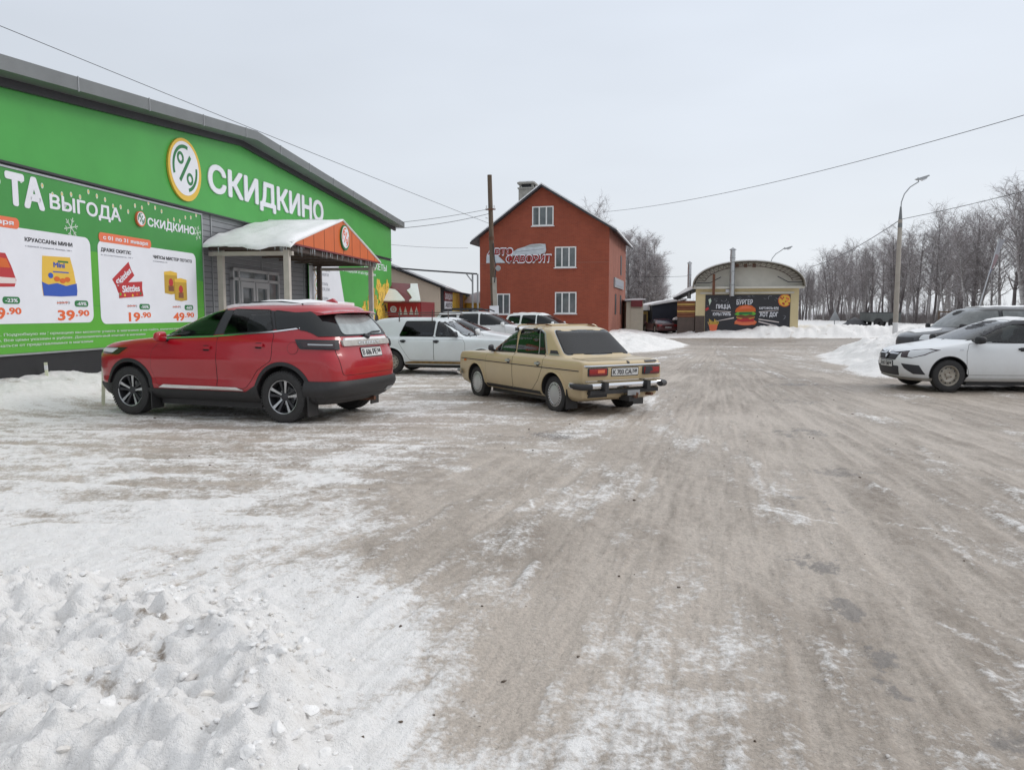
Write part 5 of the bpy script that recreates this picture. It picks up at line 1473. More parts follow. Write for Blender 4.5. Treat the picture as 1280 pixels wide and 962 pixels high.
    def band(s, name, z0, z1, x0, rear, off, thick, m, parent=None, nz=4, bulge=0., zs=None, build=True, mb=None):
        """strip that wraps round one end of the car from x0 on one side to x0 on the other"""
        x0 *= s.xs; z0 *= s.zf; z1 *= s.zf
        zm = .5 * (z0 + z1); k = 60
        W0 = s.w(x0, zm)
        xr, xf, W, cr, cf = s.at(zm); xe = xr if rear else xf
        path = []
        p = s.pr if rear else s.pf; c_ = cr if rear else cf; sg_ = 1 if rear else -1
        xs_ = list(np.linspace(x0, xe + sg_ * c_, 10)); th = np.linspace(math.pi / 2, 0, 16)
        base = [(x, 1) for x in xs_[:-1]] + [(xe + sg_ * c_ * (1 - math.cos(t) ** (2 / p)), math.sin(t) ** (2 / p)) for t in th]
        full = [(x, y) for x, y in base] + [(x, -y) for x, y in base[-2::-1]]
        own = mb is None; mb = mb or MB(); V = []; n = len(full)
        P2 = [(x, y * W * float(s.taper(x, xr, xf))) for x, y in full]
        for j in range(nz + 1):
            t = j / nz
            for i, (x, y) in enumerate(P2):
                a = P2[max(0, i - 1)]; b = P2[min(n - 1, i + 1)]; tx, ty = b[0] - a[0], b[1] - a[1]; l = math.hypot(tx, ty) + 1e-9
                nx, ny = ty / l, -tx / l
                if nx * (x - 0) + ny * y < 0: nx, ny = -nx, -ny
                o_ = off + bulge * math.sin(math.pi * t)
                # follow the body's own section at this height
                zc = z0 + (z1 - z0) * t
                dx = (s.at(zc)[0] - xr) if rear else (s.at(zc)[1] - xf)
                dw = (s.at(zc)[2] - W)
                fx = 1 - abs(y) / max(W, .01)
                V.append((x + nx * o_ + dx * (1 if abs(nx) > .5 else 0) , y + ny * o_ + dw * (1 if y > 0 else -1) * (1 if abs(ny) > .5 else abs(ny)), zc))
        m_ = len(V)
        for j in range(nz + 1):
            for i, (x, y) in enumerate(P2):
                v = V[j * n + i]; a = P2[max(0, i - 1)]; b = P2[min(n - 1, i + 1)]; tx, ty = b[0] - a[0], b[1] - a[1]; l = math.hypot(tx, ty) + 1e-9
                nx, ny = ty / l, -tx / l
                if nx * x + ny * y < 0: nx, ny = -nx, -ny
                V.append((v[0] - nx * thick, v[1] - ny * thick, v[2]))
        F = []
        for j in range(nz):
            for i in range(n - 1):
                a = j * n + i
                F.append((a, a + 1, a + n + 1, a + n)); F.append((m_ + a, m_ + a + n, m_ + a + n + 1, m_ + a + 1))
        for i in range(n - 1): F.append((i, m_ + i, m_ + i + 1, i + 1)); a = nz * n + i; F.append((a, a + 1, m_ + a + 1, m_ + a))
        for j in range(nz):
            for i in (0, n - 1): a = j * n + i; F.append((a, a + n, m_ + a + n, m_ + a))
        mb.add(V, F, m)
        return mb.build(name, parent or s.root, 50) if own else mb
    def arch_trim(s, m, r0, r1, a0=-12, a1=192, off=.012, name='wheel_arch', sides=(1, -1)):
        for sx_ in (1, -1):
            for sg_ in sides:
                mb = MB(); n = 40; V = []; D = []
                for k in (r0, .5 * (r0 + r1), r1):
                    for i in range(n + 1):
                        q = R(a0 + (a1 - a0) * i / n); x = sx_ * s.wb / 2 + k * math.cos(q); z = max(s.T[0, 0] + .01, s.r + .015 + k * math.sin(q))
                        y = s.w(x, z); V.append((x, sg_ * (y + off * (1 if k < r1 else .4)), z)); D.append((x, sg_ * (y - .05), z))
                N_ = n + 1; b = len(V); F = []
                for k in range(2):
                    for i in range(n): a = k * N_ + i; F.append((a, a + 1, a + N_ + 1, a + N_))
                for i in range(n):
                    F.append((i, i + 1, b + i + 1, b + i)); a = 2 * N_ + i; F.append((a, b + a, b + a + 1, a + 1))
                mb.add(V + D, F, m); mb.build(name, s.root, 50)
    def wheels(s, style, width=.2, rim=.62, dirt=None):
        proto = wheel_proto(style, s.r, width, rim)
        for sx_ in (1, -1):
            for sg_ in (1, -1):
                e = empty('wheel', s.root, (sx_ * s.wb / 2, sg_ * (s.track / 2), s.r), 0 if sg_ > 0 else math.pi)
                for nm, me in proto:
                    o = bpy.data.objects.new(nm, me); col.objects.link(o); o.parent = e
    def mirror(s, x, z, y=None, m='black_plastic', size=(.11, .2, .14), sides=(1, -1)):
        x *= s.xs; z *= s.zf
        for sg_ in sides:
            mb = MB(); bm = bmesh.new(); bmesh.ops.create_cube(bm, size=2); bmesh.ops.subdivide_edges(bm, edges=bm.edges[:], cuts=4, use_grid_fill=True)
            V = []
            y0 = (s.w(x, z) if y is None else y) + size[1] * .5 + .03
            for v in bm.verts:
                p = v.co; l = (abs(p.x) ** 3.2 + abs(p.y) ** 3.2 + abs(p.z) ** 3.2) ** (1 / 3.2); q = p / l
                V.append((x + q.x * size[0] / 2 - .02 * q.y * sg_ * sg_, sg_ * (y0 + q.y * size[1] / 2), z + .05 + q.z * size[2] / 2 * (1 - .15 * q.y)))
            bm.verts.index_update(); F = [tuple(v.index for v in f.verts) for f in bm.faces]; bm.free()
            mb.add(V, F, m); mb.tube([(x, sg_ * (y0 - size[1] * .75), z - .01), (x, sg_ * (y0 - size[1] * .2), z + .02)], .025, 'black_plastic', 6)
            mb.build('mirror', s.root, 60)
    def plate(s, txt, y, z, rear=True, region='58', w_=.52, h_=.112, parent=None):
        z *= s.zf; mb = MB(); fn = s.rearfn if rear else s.frontfn
        s._patch(rrect(y - w_ / 2 - .012, y + w_ / 2 + .012, z - h_ / 2 - .012, z + h_ / 2 + .012, .015, 3), fn(.014), .02, 'ink_black', mb)
        s._patch(rrect(y - w_ / 2, y + w_ / 2, z - h_ / 2, z + h_ / 2, .012, 3), fn(.018), .01, 'plate', mb)
        f = fn(.0185); d = -1 if rear else 1
        mb.text(txt, lambda a, c, q: f(y + d * (-w_ / 2 + .02 + a), z - .035 + c, q), w=w_ * .70, h=.075, m='ink_black', bold=.01, thick=.003)
        if region: mb.text(region, lambda a, c, q: f(y + d * (w_ * .5 - .105 + a), z - .01 + c, q), w=.08, h=.05, m='ink_black', bold=.01, thick=.003)
        if region: s._patch([(y + d * (w_ * .5 - .125), z - h_ / 2 + .008), (y + d * (w_ * .5 - .120), z - h_ / 2 + .008), (y + d * (w_ * .5 - .120), z + h_ / 2 - .008), (y + d * (w_ * .5 - .125), z + h_ / 2 - .008)], fn(.0195), .004, 'ink_black', mb)
        mb.build('number_plate', parent or s.root)
    def underside(s):
        mb = MB(); z0 = s.T[0, 0]
        mb.box(-s.wb / 2 + s.r * 1.3, s.wb / 2 - s.r * 1.3, -s.track / 2 + .05, s.track / 2 - .05, z0 - .08, z0 + .06, 'black_plastic')
        for sx_ in (1, -1): mb.tube([(sx_ * s.wb / 2, -s.track / 2, s.r), (sx_ * s.wb / 2, s.track / 2, s.r)], .045, 'black_plastic', 8)
        mb.tube([(-s.wb / 2 - .7, -.3, z0 + .0), (-s.wb / 2 + .3, -.35, z0 - .04), (.6, -.2, z0 - .04)], .03, 'rust', 8)
        mb.build('underbody', s.root, 50)

_wc = {}
def wheel_proto(style, r, width, rim):
    k = (style, r, width, rim)
    if k in _wc: return _wc[k]
    h = width / 2; rr = r * rim; res = []
    mb = MB()
    prof = [(rr * .97, -h * .8), (rr, -h * .86), (r * .86, -h), (r * .955, -h * .86), (r, -h * .62)]
    for g in (-.45, -.15, .15, .45):
        prof += [(r, h * (g - .10)), (r * .98, h * (g - .06)), (r * .98, h * (g + .06)), (r, h * (g + .10))]
    prof += [(r, h * .62), (r * .955, h * .86), (r * .86, h), (rr * 1.02, h * .90), (rr * .985, h * .82), (rr * .95, h * .6)]
    mb.lathe(prof, 'rubber', 56, 'Y')
    # tread blocks on the shoulders
    for j in range(0, 56):
        q = 2 * math.pi * j / 56; c_, s_ = math.cos(q), math.sin(q)
        for sg_ in (-1, 1):
            T = Matrix(((c_, 0, -s_, 0), (0, 1, 0, 0), (s_, 0, c_, 0), (0, 0, 0, 1)))
            mb.box(r * .95, r * 1.004, sg_ * h * .74 - h * .15, sg_ * h * .74 + h * .15, -.011, .011, 'rubber', T)
    o = mb.build('tyre', None, 35); res.append(('tyre', o.data)); bpy.data.objects.remove(o)
    mb = MB()
    def rot(q): c_, s_ = math.cos(q), math.sin(q); return Matrix(((c_, 0, -s_, 0), (0, 1, 0, 0), (s_, 0, c_, 0), (0, 0, 0, 1)))
    if style == 'alloy':
        mb.lathe([(rr * .985, h * .82), (rr, h * .70), (rr * .93, h * .66), (rr * .90, -h * .5), (0, -h * .5)], 'dark_metal', 48, 'Y')
        mb.lathe([(rr * .99, h * .84), (rr * .955, h * .80), (rr * .955, h * .7)], 'silver', 48, 'Y')
        for j in range(5):
            q0 = 2 * math.pi * j / 5 + .3
            for sg_ in (-1, 1):        # twin spokes, bright machined face with black flanks
                V = []
                for (u, v0, v1, y) in ((.20, .0, .115, .46), (.55, .055, .185, .60), (.965, .10, .30, .74)):
                    for v in (v0, v1): V.append((rr * u, h * y, sg_ * rr * v))
                for (u, v0, v1, y) in ((.20, .0, .115, .2), (.55, .055, .185, .25), (.965, .10, .30, .3)):
                    for v in (v0, v1): V.append((rr * u, h * y, sg_ * rr * v))
                T = rot(q0); V = [T @ Vector(p) for p in V]
                bright = sg_ > 0
                mb.add(V, [(0, 1, 3, 2), (2, 3, 5, 4)], 'silver' if bright else 'dark_metal'); mb.add(V, [(0, 2, 8, 6), (2, 4, 10, 8), (1, 7, 9, 3), (3, 9, 11, 5), (0, 6, 7, 1), (4, 5, 11, 10)], 'dark_metal')
        mb.lathe([(rr * .24, h * .3), (rr * .24, h * .48), (rr * .20, h * .52), (0, h * .53)], 'dark_metal', 24, 'Y')
        mb.lathe([(rr * .55, -h * .3), (rr * .55, -h * .2), (0, -h * .2)], 'steel', 24, 'Y')
        nm = 'rim'
    elif style == 'cover':     # slotted plastic trim
        mb.lathe([(rr * 1.0, h * .80), (rr * 1.02, h * .92), (rr * .95, h * .98), (rr * .80, h * 1.0), (rr * .76, h * .93), (rr * .60, h * .98), (rr * .2, h * 1.02), (0, h * 1.03)], 'silver', 48, 'Y')
        for j in range(24):
            mb.box(rr * .78, rr * .93, h * .98, h * 1.015, -rr * .035, rr * .035, 'black_plastic', rot(2 * math.pi * j / 24))
        mb.lathe([(rr * .97, -h * .8), (rr * .9, -h * .3), (0, -h * .3)], 'dark_metal', 32, 'Y'); nm = 'hub_cap'
    else:                      # pressed steel
        m_ = 'steelrim'
        mb.lathe([(rr * 1.0, h * .84), (rr * .96, h * .86), (rr * .90, h * .66), (rr * .86, h * .30), (rr * .74, h * .42), (rr * .60, h * .60), (rr * .45, h * .50), (rr * .25, h * .45), (rr * .2, h * .6), (rr * .12, h * .66), (0, h * .66)], m_, 48, 'Y')
        for j in range(10): 
            q = 2 * math.pi * j / 10; mb.lathe([(rr * .075, h * .50), (0, h * .502)], 'ink_black', 10, 'Y', (rr * .74 * math.cos(q), 0, rr * .74 * math.sin(q)))
        for j in range(4):
            q = 2 * math.pi * j / 4 + .4; mb.lathe([(rr * .05, h * .45), (rr * .05, h * .56), (0, h * .58)], 'rust', 8, 'Y', (rr * .32 * math.cos(q), 0, rr * .32 * math.sin(q)))
        nm = 'rim'
    o = mb.build(nm, None, 35); res.append((nm, o.data)); bpy.data.objects.remove(o)
    _wc[k] = res; return res
mm('steelrim', (.36, .33, .28), .5, .3, var=.25, vscale=10)
GRIME = (.27, .24, .205)
mm('paint_red', (.385, .004, .014), .30, .0, var=.05, vscale=2, coat=.9, dirt=(.25, .15, .13), dz=(.2, .85), damt=.30, dscale=5, spec=.35)
mm('paint_beige', (.52, .405, .23), .35, var=.03, vscale=2, coat=.45, dirt=GRIME, dz=(.15, .75), damt=.45, dscale=6)
mm('paint_white', (.74, .76, .77), .35, var=.03, vscale=2, coat=.4, dirt=(.40, .36, .31), dz=(.1, .7), damt=.6, dscale=5)
mm('paint_wagon', (.70, .745, .755), .4, var=.05, vscale=2, coat=.3, dirt=(.40, .37, .33), dz=(.1, .8), damt=.55, dscale=5)
mm('paint_black', (.012, .013, .016), .3, var=.1, coat=.6, dirt=(.13, .12, .115), dz=(.2, .9), damt=.25)
mm('paint_maroon', (.085, .01, .014), .35, var=.1, coat=.5, dirt=(.2, .15, .14), dz=(.1, .9), damt=.5)
mm('dusty_silver', (.40, .385, .36), .55, .1, var=.15, vscale=8)
mm('lens_dark', (.035, .02, .022), .12, spec=.6)
mm('rust_sill', (.25, .16, .06), .8, var=.4, vscale=9)

# ---------------------------------------------------------------- red crossover
suv = Car('parked_car', 'red crossover with black cladding and alloy wheels parked before the canopy', 'car', (-4.36, 12.52), 159.8, [
    (.25, -1.93, 1.93, .78, .50, .50), (.33, -2.05, 2.06, .87, .45, .55), (.48, -2.13, 2.14, .912, .42, .60), (.56, -2.145, 2.16, .898, .42, .61), (.70, -2.15, 2.17, .906, .42, .62),
    (.87, -2.13, 2.155, .919, .42, .64), (.93, -2.115, 2.12, .914, .42, .65), (.98, -2.10, 2.09, .904, .42, .66), (1.05, -2.085, 1.95, .90, .42, .68), (1.10, -2.075, 1.62, .888, .42, .60), (1.14, -2.06, 1.20, .872, .42, .55), (1.18, -2.045, .92, .855, .42, .50),
    (1.28, -1.99, .70, .815, .42, .46), (1.40, -1.90, .43, .765, .42, .46), (1.52, -1.80, .12, .705, .42, .46), (1.585, -1.74, -.12, .65, .42, .46), (1.625, -1.62, -.32, .56, .45, .40), (1.652, -1.35, -.58, .40, .4, .3), (1.664, -1.1, -.75, .2, .2, .2)],
    'paint_red', 2.63, 1.58, .345, scale=1.10, zf=.965, pr=4, pf=3.2, dark=.38)
suv.wheels('alloy', .215, .66); suv.underside()
W1, W2 = soften([(.70, 1.165), (.44, 1.36), (.20, 1.485), (-.26, 1.55), (-.18, 1.20)], .03), soften([(-.36, 1.215), (-.42, 1.55), (-1.02, 1.535), (-1.14, 1.275)], .03)
WS = soften([(.64, 1.20), (.52, 1.50), (-.52, 1.50), (-.64, 1.20)], .05)
suv.cabin([(1.0, .62), (.72, 1.14), (.40, 1.36), (.16, 1.49), (-.2, 1.545), (-1.1, 1.545), (-1.6, 1.40), (-1.75, 1.15), (-1.75, .62)], .60, [W1, W2], [(WS, False, .2)], belt=1.02)
suv.glass(W1, g='clear_glass'); suv.glass(W2, g='clear_glass')
suv.glass(soften([(-1.20, 1.285), (-1.10, 1.53), (-1.48, 1.49), (-1.78, 1.375), (-1.62, 1.335)], .03))
suv.side('pillar_trim', [([(-.20, 1.20), (-.27, 1.55), (-.42, 1.55), (-.35, 1.21)], .0045, 'ink_black'), ([(-1.14, 1.275), (-1.03, 1.54), (-1.10, 1.535), (-1.20, 1.285)], .0045, 'ink_black')])
suv.side('chrome_strip', [([(.72, 1.135), (.72, 1.152), (-.18, 1.187), (-.35, 1.20), (-1.16, 1.262), (-1.55, 1.31), (-1.55, 1.29), (-1.16, 1.242), (-.35, 1.18), (-.18, 1.167)], .010, 'chrome')])
suv.door(soften([(.66, 1.12), (.86, .98), (.90, .70), (.78, .46), (-.26, .46), (-.27, 1.17), (-.18, 1.17)], .05), (-.10, 1.02))
suv.door(soften([(-.275, 1.17), (-.275, .46), (-.74, .46), (-.93, .72), (-1.16, .86), (-1.17, 1.235), (-.36, 1.185)], .05), (-.96, 1.065))
suv.side('fuel_cap', [(circ(-1.49, 1.03, .085, 20), .0015, 'seam'), (circ(-1.49, 1.03, .080, 20), .003, 'paint_red')], sides=(1,))
suv.side('sill_cladding', [(soften([(.92, .26), (.98, .41), (-.74, .41), (-.92, .52), (-.95, .26)], .03), .014, 'black_plastic')])
suv.side('sill_strip', [(soften([(.76, .425), (.66, .475), (-.60, .470), (-.72, .425)], .02), .018, 'chrome')])
suv.arch_trim('black_plastic', suv.r * 1.16, suv.r * 1.31, -18, 198, .014)
suv.band('rear_bumper', .36, .585, -1.66, True, .02, .06, 'black_plastic', nz=6, bulge=.03)
suv.band('bumper_lip', .27, .37, -1.80, True, .0, .08, 'black_plastic', nz=3, bulge=.015)
suv.band('front_bumper', .27, .46, 1.72, False, .012, .06, 'black_plastic', nz=5, bulge=.015)
suv.end('exhaust', [(rrect(-.62, -.42, .36, .42, .025, 4), .05, 'steel')], thick=.12)
# tailgate
suv.end('tailgate', [(grow(soften([(.66, .66), (.72, 1.0), (.68, 1.13), (-.68, 1.13), (-.72, 1.0), (-.66, .66)], .06), .006), .0015, 'seam'), (soften([(.66, .66), (.72, 1.0), (.68, 1.13), (-.68, 1.13), (-.72, 1.0), (-.66, .66)], .06), .004, 'paint_red')])
suv.end('light_bar', [(soften([(.60, 1.055), (.60, 1.135), (-.60, 1.135), (-.60, 1.055)], .02), .035, 'dusty_silver'), ([(.55, 1.13), (.52, 1.165), (-.52, 1.165), (-.55, 1.13)], .03, 'snow')], thick=.05)
mb = MB(); f = suv.rearfn(.036); mb.text('CHERY', lambda a, c, d: f(.28 - a, 1.075 * .965 + c, d), w=.56, h=.035, m='chrome', bold=.02, thick=.004); mb.build('lettering', suv.root)
suv.wrap('light_housing', [(soften([(.40, 1.01), (.40, 1.14), (1.12, 1.15), (1.06, 1.02)], .015), .022, 'ink_black')])
suv.wrap('tail_light', [(soften([(.50, 1.03), (.50, 1.12), (1.05, 1.125), (1.0, 1.045)], .012), .030, 'lens_dark'), (soften([(.55, 1.07), (.55, 1.085), (.98, 1.095), (.98, 1.075)], .006), .034, 'steel')])  # the thin steel strip is a grey highlight painted onto the dark lens
suv.plate('В 606 РЕ', -.05, .955, True)
suv.end('rear_window', [(soften([(.62, 1.185), (.54, 1.53), (-.54, 1.53), (-.62, 1.185)], .05), .006, 'glass'), (soften([(.53, 1.21), (.44, 1.48), (-.44, 1.48), (-.53, 1.21)], .09), .016, 'glass_frost')])
suv.wrap('rear_quarter', [(soften([(.34, 1.19), (.34, 1.52), (.80, 1.525), (1.28, 1.50), (1.20, 1.38), (1.0, 1.27), (.84, 1.19)], .03), .010, 'glass')])
mb = MB(); f = suv.rearfn(.03); mb.tube([f(0, 1.19 * .965, 0), f(-.2, 1.235 * .965, 0), f(-.42, 1.24 * .965, 0)], .012, 'ink_black', 6); mb.tube([f(-.06, 1.19 * .965, 0), f(.0, 1.17 * .965, .02), f(.06, 1.19 * .965, 0)], .03, 'ink_black', 6); mb.build('wiper', suv.root)
mb = MB()      # spoiler over the rear window
sp = [(-1.50, 1.585), (-1.98, 1.535), (-2.0, 1.515), (-1.88, 1.50), (-1.62, 1.515)]
V = []; nY = 15
for i in range(nY):
    y = -.66 + 1.32 * i / (nY - 1); k = .16 * (abs(y) / .66) ** 3; dz = -.03 * (abs(y) / .66) ** 2.5
    for x, z in sp: V.append((x + k * (1 if x < -1.6 else .3), y, z * .965 + dz))
n5 = len(sp); F = [(i * n5 + j, i * n5 + (j + 1) % n5, (i + 1) * n5 + (j + 1) % n5, (i + 1) * n5 + j) for i in range(nY - 1) for j in range(n5)] + [tuple(range(n5)), tuple((nY - 1) * n5 + j for j in reversed(range(n5)))]
mb.add(V, F, 'paint_red'); mb.build('spoiler', suv.root, 30)
suv.end('brake_light', [(rrect(-.11, .11, 1.50, 1.525, .01, 3), .03, 'ink_black')])
mb = MB(); mb.ext([(-1.35, 1.59), (-1.62, 1.575), (-1.60, 1.615), (-1.55, 1.655)], lambda a, c, d: (a, d, c), -.025, .025, 'paint_red'); mb.build('antenna_fin', suv.root)
for sg_ in (1, -1):
    mb = MB(); mb.tube([(-.35, sg_ * .56, 1.565), (-.6, sg_ * .56, 1.60), (-1.1, sg_ * .56, 1.605), (-1.45, sg_ * .56, 1.57)], .012, 'black_plastic', 6); mb.build('roof_rail', suv.root, 60)
suv.top('roof_snow', [(soften([(-.10, -.53), (-.10, .53), (-.5, .60), (-1.35, .60), (-1.62, .50), (-1.62, -.50), (-1.35, -.60), (-.5, -.60)], .12), .030, 'snow')], noise_=.008, thick=.05)
suv.mirror(.60, 1.115, None, 'paint_red', (.12, .22, .15))
suv.wrap('headlight', [(soften([(.45, .93), (.45, .99), (1.08, 1.0), (1.0, .89)], .012), .006, 'lens_dark'), (soften([(.55, .945), (.55, .975), (.98, .985), (.95, .92)], .01), .010, 'lampclear')], rear=False)
suv.end('grille', [(soften([(.5, .90), (.55, .60), (-.55, .60), (-.5, .90)], .05), .006, 'ink_black')], rear=False)
suv.end('windscreen', [((grow(WS, .03), WS), .006, 'ink_black'), (WS, .008, 'clear_glass')], rear=False, thick=.012)
for sx_ in (1, -1):
    for sg_ in (1, -1):
        mb = MB(); x = sx_ * suv.wb / 2 - suv.r * 1.13
        mb.box(x - .02, x, sg_ * .79 - .12, sg_ * .79 + .10, .10, .40, 'black_plastic'); mb.build('mud_flap', suv.root)

# ---------------------------------------------------------------- beige saloon
LADA = [(.24, -1.86, 1.72, .70, .10, .25), (.31, -2.02, 1.86, .765, .10, .20), (.45, -2.055, 1.92, .795, .11, .20), (.60, -2.08, 1.94, .805, .12, .20), (.76, -2.095, 1.94, .803, .13, .22),
    (.84, -2.09, 1.925, .795, .14, .25), (.875, -2.07, 1.88, .785, .16, .28), (.895, -2.0, 1.70, .772, .2, .3), (.91, -1.80, 1.36, .755, .2, .3), (.925, -1.46, 1.0, .735, .2, .3), (.95, -1.30, .80, .715, .2, .32),
    (1.10, -1.12, .54, .675, .2, .32), (1.25, -.95, .28, .635, .2, .32), (1.345, -.84, .10, .60, .2, .32), (1.395, -.72, -.04, .545, .25, .3), (1.425, -.52, -.18, .42, .25, .2), (1.44, -.38, -.26, .2, .1, .1)]
SALOON = []
for (a_, b_, c_, d_, e_, f_) in LADA:      # shorter tail, longer cabin
    if a_ < .915: b_ = b_ + .10
    elif a_ < .93: b_ = b_ + .0
    else: b_ = b_ - .11; c_ = c_ + .07
    SALOON.append((a_, b_, c_, d_, e_, f_))
lada = Car('parked_car', 'beige boxy saloon with tinted rear window and chrome bumper in mid-yard', 'car', (.66, 14.08), 120.3, SALOON,
    'paint_beige', 2.424, 1.34, .30, scale=1.0, zf=.985, xs=1.12, pr=6, pf=5, tr=.03, tf=.05, arch=1.17, z=-.03)
lada.wheels('cover', .175, .66); lada.underside()
W1, W2 = soften([(.76, .955), (.22, 1.335), (.06, 1.355), (-.03, .965)], .025), soften([(-.085, .965), (-.055, 1.355), (-.60, 1.35), (-.69, 1.10), (-.71, .965)], .025)
WS, RW = soften([(.59, .985), (.50, 1.33), (-.50, 1.33), (-.59, .985)], .06), soften([(.638, .980), (.525, 1.345), (-.525, 1.345), (-.638, .980)], .06)
lada.cabin([(.95, .5), (.80, .94), (.48, 1.16), (.20, 1.345), (-.65, 1.345), (-.95, 1.22), (-1.18, .95), (-1.1, .5)], .55, [W1, W2], [(WS, False, .1), (RW, True, -.6)], seats=(-.05, -.78), belt=.86)
lada.glass(W1, g='clear_glass', e=.014); lada.glass(W2, g='dark_glass', e=.014)
lada.glass(soften([(-.745, .965), (-.725, 1.09), (-.635, 1.345), (-.74, 1.29), (-.90, .965)], .02), e=.012)
lada.side('window_divider', [([(.45, .96), (.42, 1.19), (.435, 1.19), (.465, .96)], .012, 'steel'), ([(-.72, .96), (-.70, 1.10), (-.61, 1.35), (-.63, 1.35), (-.715, 1.10), (-.74, .96)], .012, 'steel')])
lada.side('gutter_trim', [([(.82, .95), (.23, 1.368), (.07, 1.386), (-.62, 1.38), (-.78, 1.315), (-.96, .965), (-.945, .965), (-.765, 1.30), (-.615, 1.368), (.07, 1.374), (.22, 1.356), (.80, .95)], .010, 'steel')])
lada.side('pillar_vent', [(soften([(-1.02, .975), (-1.01, 1.03), (-1.18, 1.03), (-1.24, .975)], .01), .006, 'ink_black'), ([(-1.0, .955), (-1.0, .968), (-1.26, .968), (-1.27, .955)], .010, 'steel')])
lada.door(soften([(.78, .93), (.84, .80), (.82, .40), (.72, .33), (-.05, .33), (-.05, .945)], .05), (.06, .80), None, 'steel', hl=.14)
lada.door(soften([(-.065, .945), (-.065, .33), (-.62, .33), (-.82, .52), (-.93, .75), (-.94, .945)], .05), (-.82, .80), None, 'steel', hl=.14)
lada.side('belt_strip', [([(1.78, .742), (1.78, .755), (-1.86, .745), (-1.86, .732)], .008, 'ink_black')])
lada.side('sill', [([(.86, .26), (.86, .325), (-.84, .325), (-.84, .26)], .006, 'black_plastic')])
lada.side('side_repeater', [(rrect(1.58, 1.66, .70, .74, .015, 3), .016, 'lamporange')])
lada.arch_trim('paint_beige', lada.r * 1.17, lada.r * 1.30, 0, 180, .016)
lada.end('rear_window', [((soften([(.665, .955), (.55, 1.368), (-.55, 1.368), (-.665, .955)], .07), RW), .004, 'steel'), ((soften([(.657, .962), (.543, 1.361), (-.543, 1.361), (-.657, .962)], .065), grow(RW, -.004)), .007, 'seam'), (RW, .010, 'violet_glass')], thick=.012)
lada.end('windscreen', [((grow(WS, .02), grow(WS, -.004)), .004, 'seam'), (WS, .009, 'clear_glass')], rear=False, thick=.012)
# rear panel: framed recess with lamps and plate
lada.end('tail_panel', [(soften([(.775, .54), (.775, .845), (-.775, .845), (-.775, .54)], .03), .010, 'paint_beige')], thick=.03)
lada.end('panel_trim', [([(.76, .815), (.76, .835), (-.76, .835), (-.76, .815)], .022, 'chrome'), ([(.74, .575), (.74, .590), (-.74, .590), (-.74, .575)], .018, 'chrome'), ([(.74, .80), (.74, .815), (-.74, .815), (-.74, .80)], .0205, 'ink_black')])
for sg_ in (1, -1):
    o = lada.end('tail_light', [(soften([(sg_ * .715, .66), (sg_ * .715, .79), (sg_ * .35, .79), (sg_ * .35, .66)], .02), .030, 'ink_black'), (soften([(sg_ * .70, .672), (sg_ * .70, .778), (sg_ * .375, .778), (sg_ * .375, .672)], .015), .036, 'lampred'), ([(sg_ * .70, .674), (sg_ * .70, .702), (sg_ * .375, .702), (sg_ * .375, .674)], .0375, 'maroon'), ([(sg_ * .55, .71), (sg_ * .55, .76), (sg_ * .42, .76), (sg_ * .42, .71)], .039, 'ink_tag' if sg_ > 0 else 'ink_black')])[0]
    if sg_ < 0: tag(o, 'rear lamp with its inner half broken out and dark')
lada.end('broken_lens', [(soften([(-.38, .66), (-.40, .785), (-.53, .785), (-.50, .70), (-.47, .66)], .01), .042, 'ink_black')])
lada.plate('К 703 СА', -.0, .715, True)
lada.end('badge', [(rrect(-.68, -.42, .858, .885, .006, 3), .012, 'dark_metal')], thick=.02)
lada.end('boot_lock', [(circ(-.08, .865, .022, 12), .014, 'ink_black')])
lada.band('rear_bumper', .452, .545, -1.72, True, .062, .03, 'chrome', nz=6, bulge=.022)
for sg_ in (1, -1):
    mb = MB(); xr_ = -1.96 * 1.12
    mb.tube([(-1.76 * 1.12, sg_ * .85, .50), (-1.86 * 1.12, sg_ * .865, .495), (xr_ - .04, sg_ * .82, .49), (xr_ - .11, sg_ * .68, .49)], [.03, .048, .052, .046], 'black_plastic', 10)
    mb.box(xr_ - .14, xr_ + .0, sg_ * .42 - .035, sg_ * .42 + .035, .42, .555, 'black_plastic'); mb.build('bumper_corner', lada.root, 50)
mb = MB(); xr_ = -1.96 * 1.12
mb.box(xr_ - .06, xr_ + .2, -.68, .68, .365, .43, 'black_plastic'); mb.box(xr_ + .02, xr_ + .3, .3, .66, .31, .37, 'black_plastic'); mb.build('rear_valance', lada.root)
mb = MB(); mb.box(xr_ - .18, xr_ - .165, -.20, .04, .34, .42, 'grey_metal'); mb.tube([(xr_ - .05, -.1, .33), (xr_ - .22, -.1, .31), (xr_ - .24, -.1, .38)], .022, 'rust', 6); mb.box(xr_ - .16, xr_ + .1, -.18, .0, .24, .32, 'black_plastic'); mb.build('tow_hitch', lada.root, 40)
mb = MB(); mb.tube([(xr_ - .10, -.52, .33), (xr_ + .6, -.50, .30)], .025, 'rust', 8); mb.build('exhaust', lada.root, 40)
for sg_ in (1, -1):
    mb = MB(); mb.box(-lada.wb / 2 - .40, -lada.wb / 2 - .385, sg_ * .68 - .11, sg_ * .68 + .11, .10, .42, 'black_plastic'); mb.build('mud_flap', lada.root)
lada.top('boot_lid', [(grow([(-1.50, -.62), (-1.50, .62), (-1.9, .62), (-1.9, -.62)], .006), .002, 'seam'), ([(-1.50, -.62), (-1.50, .62), (-1.9, .62), (-1.9, -.62)], .005, 'paint_beige')])
mb = MB()      # roof rack: two bars on gutter feet and two long rails
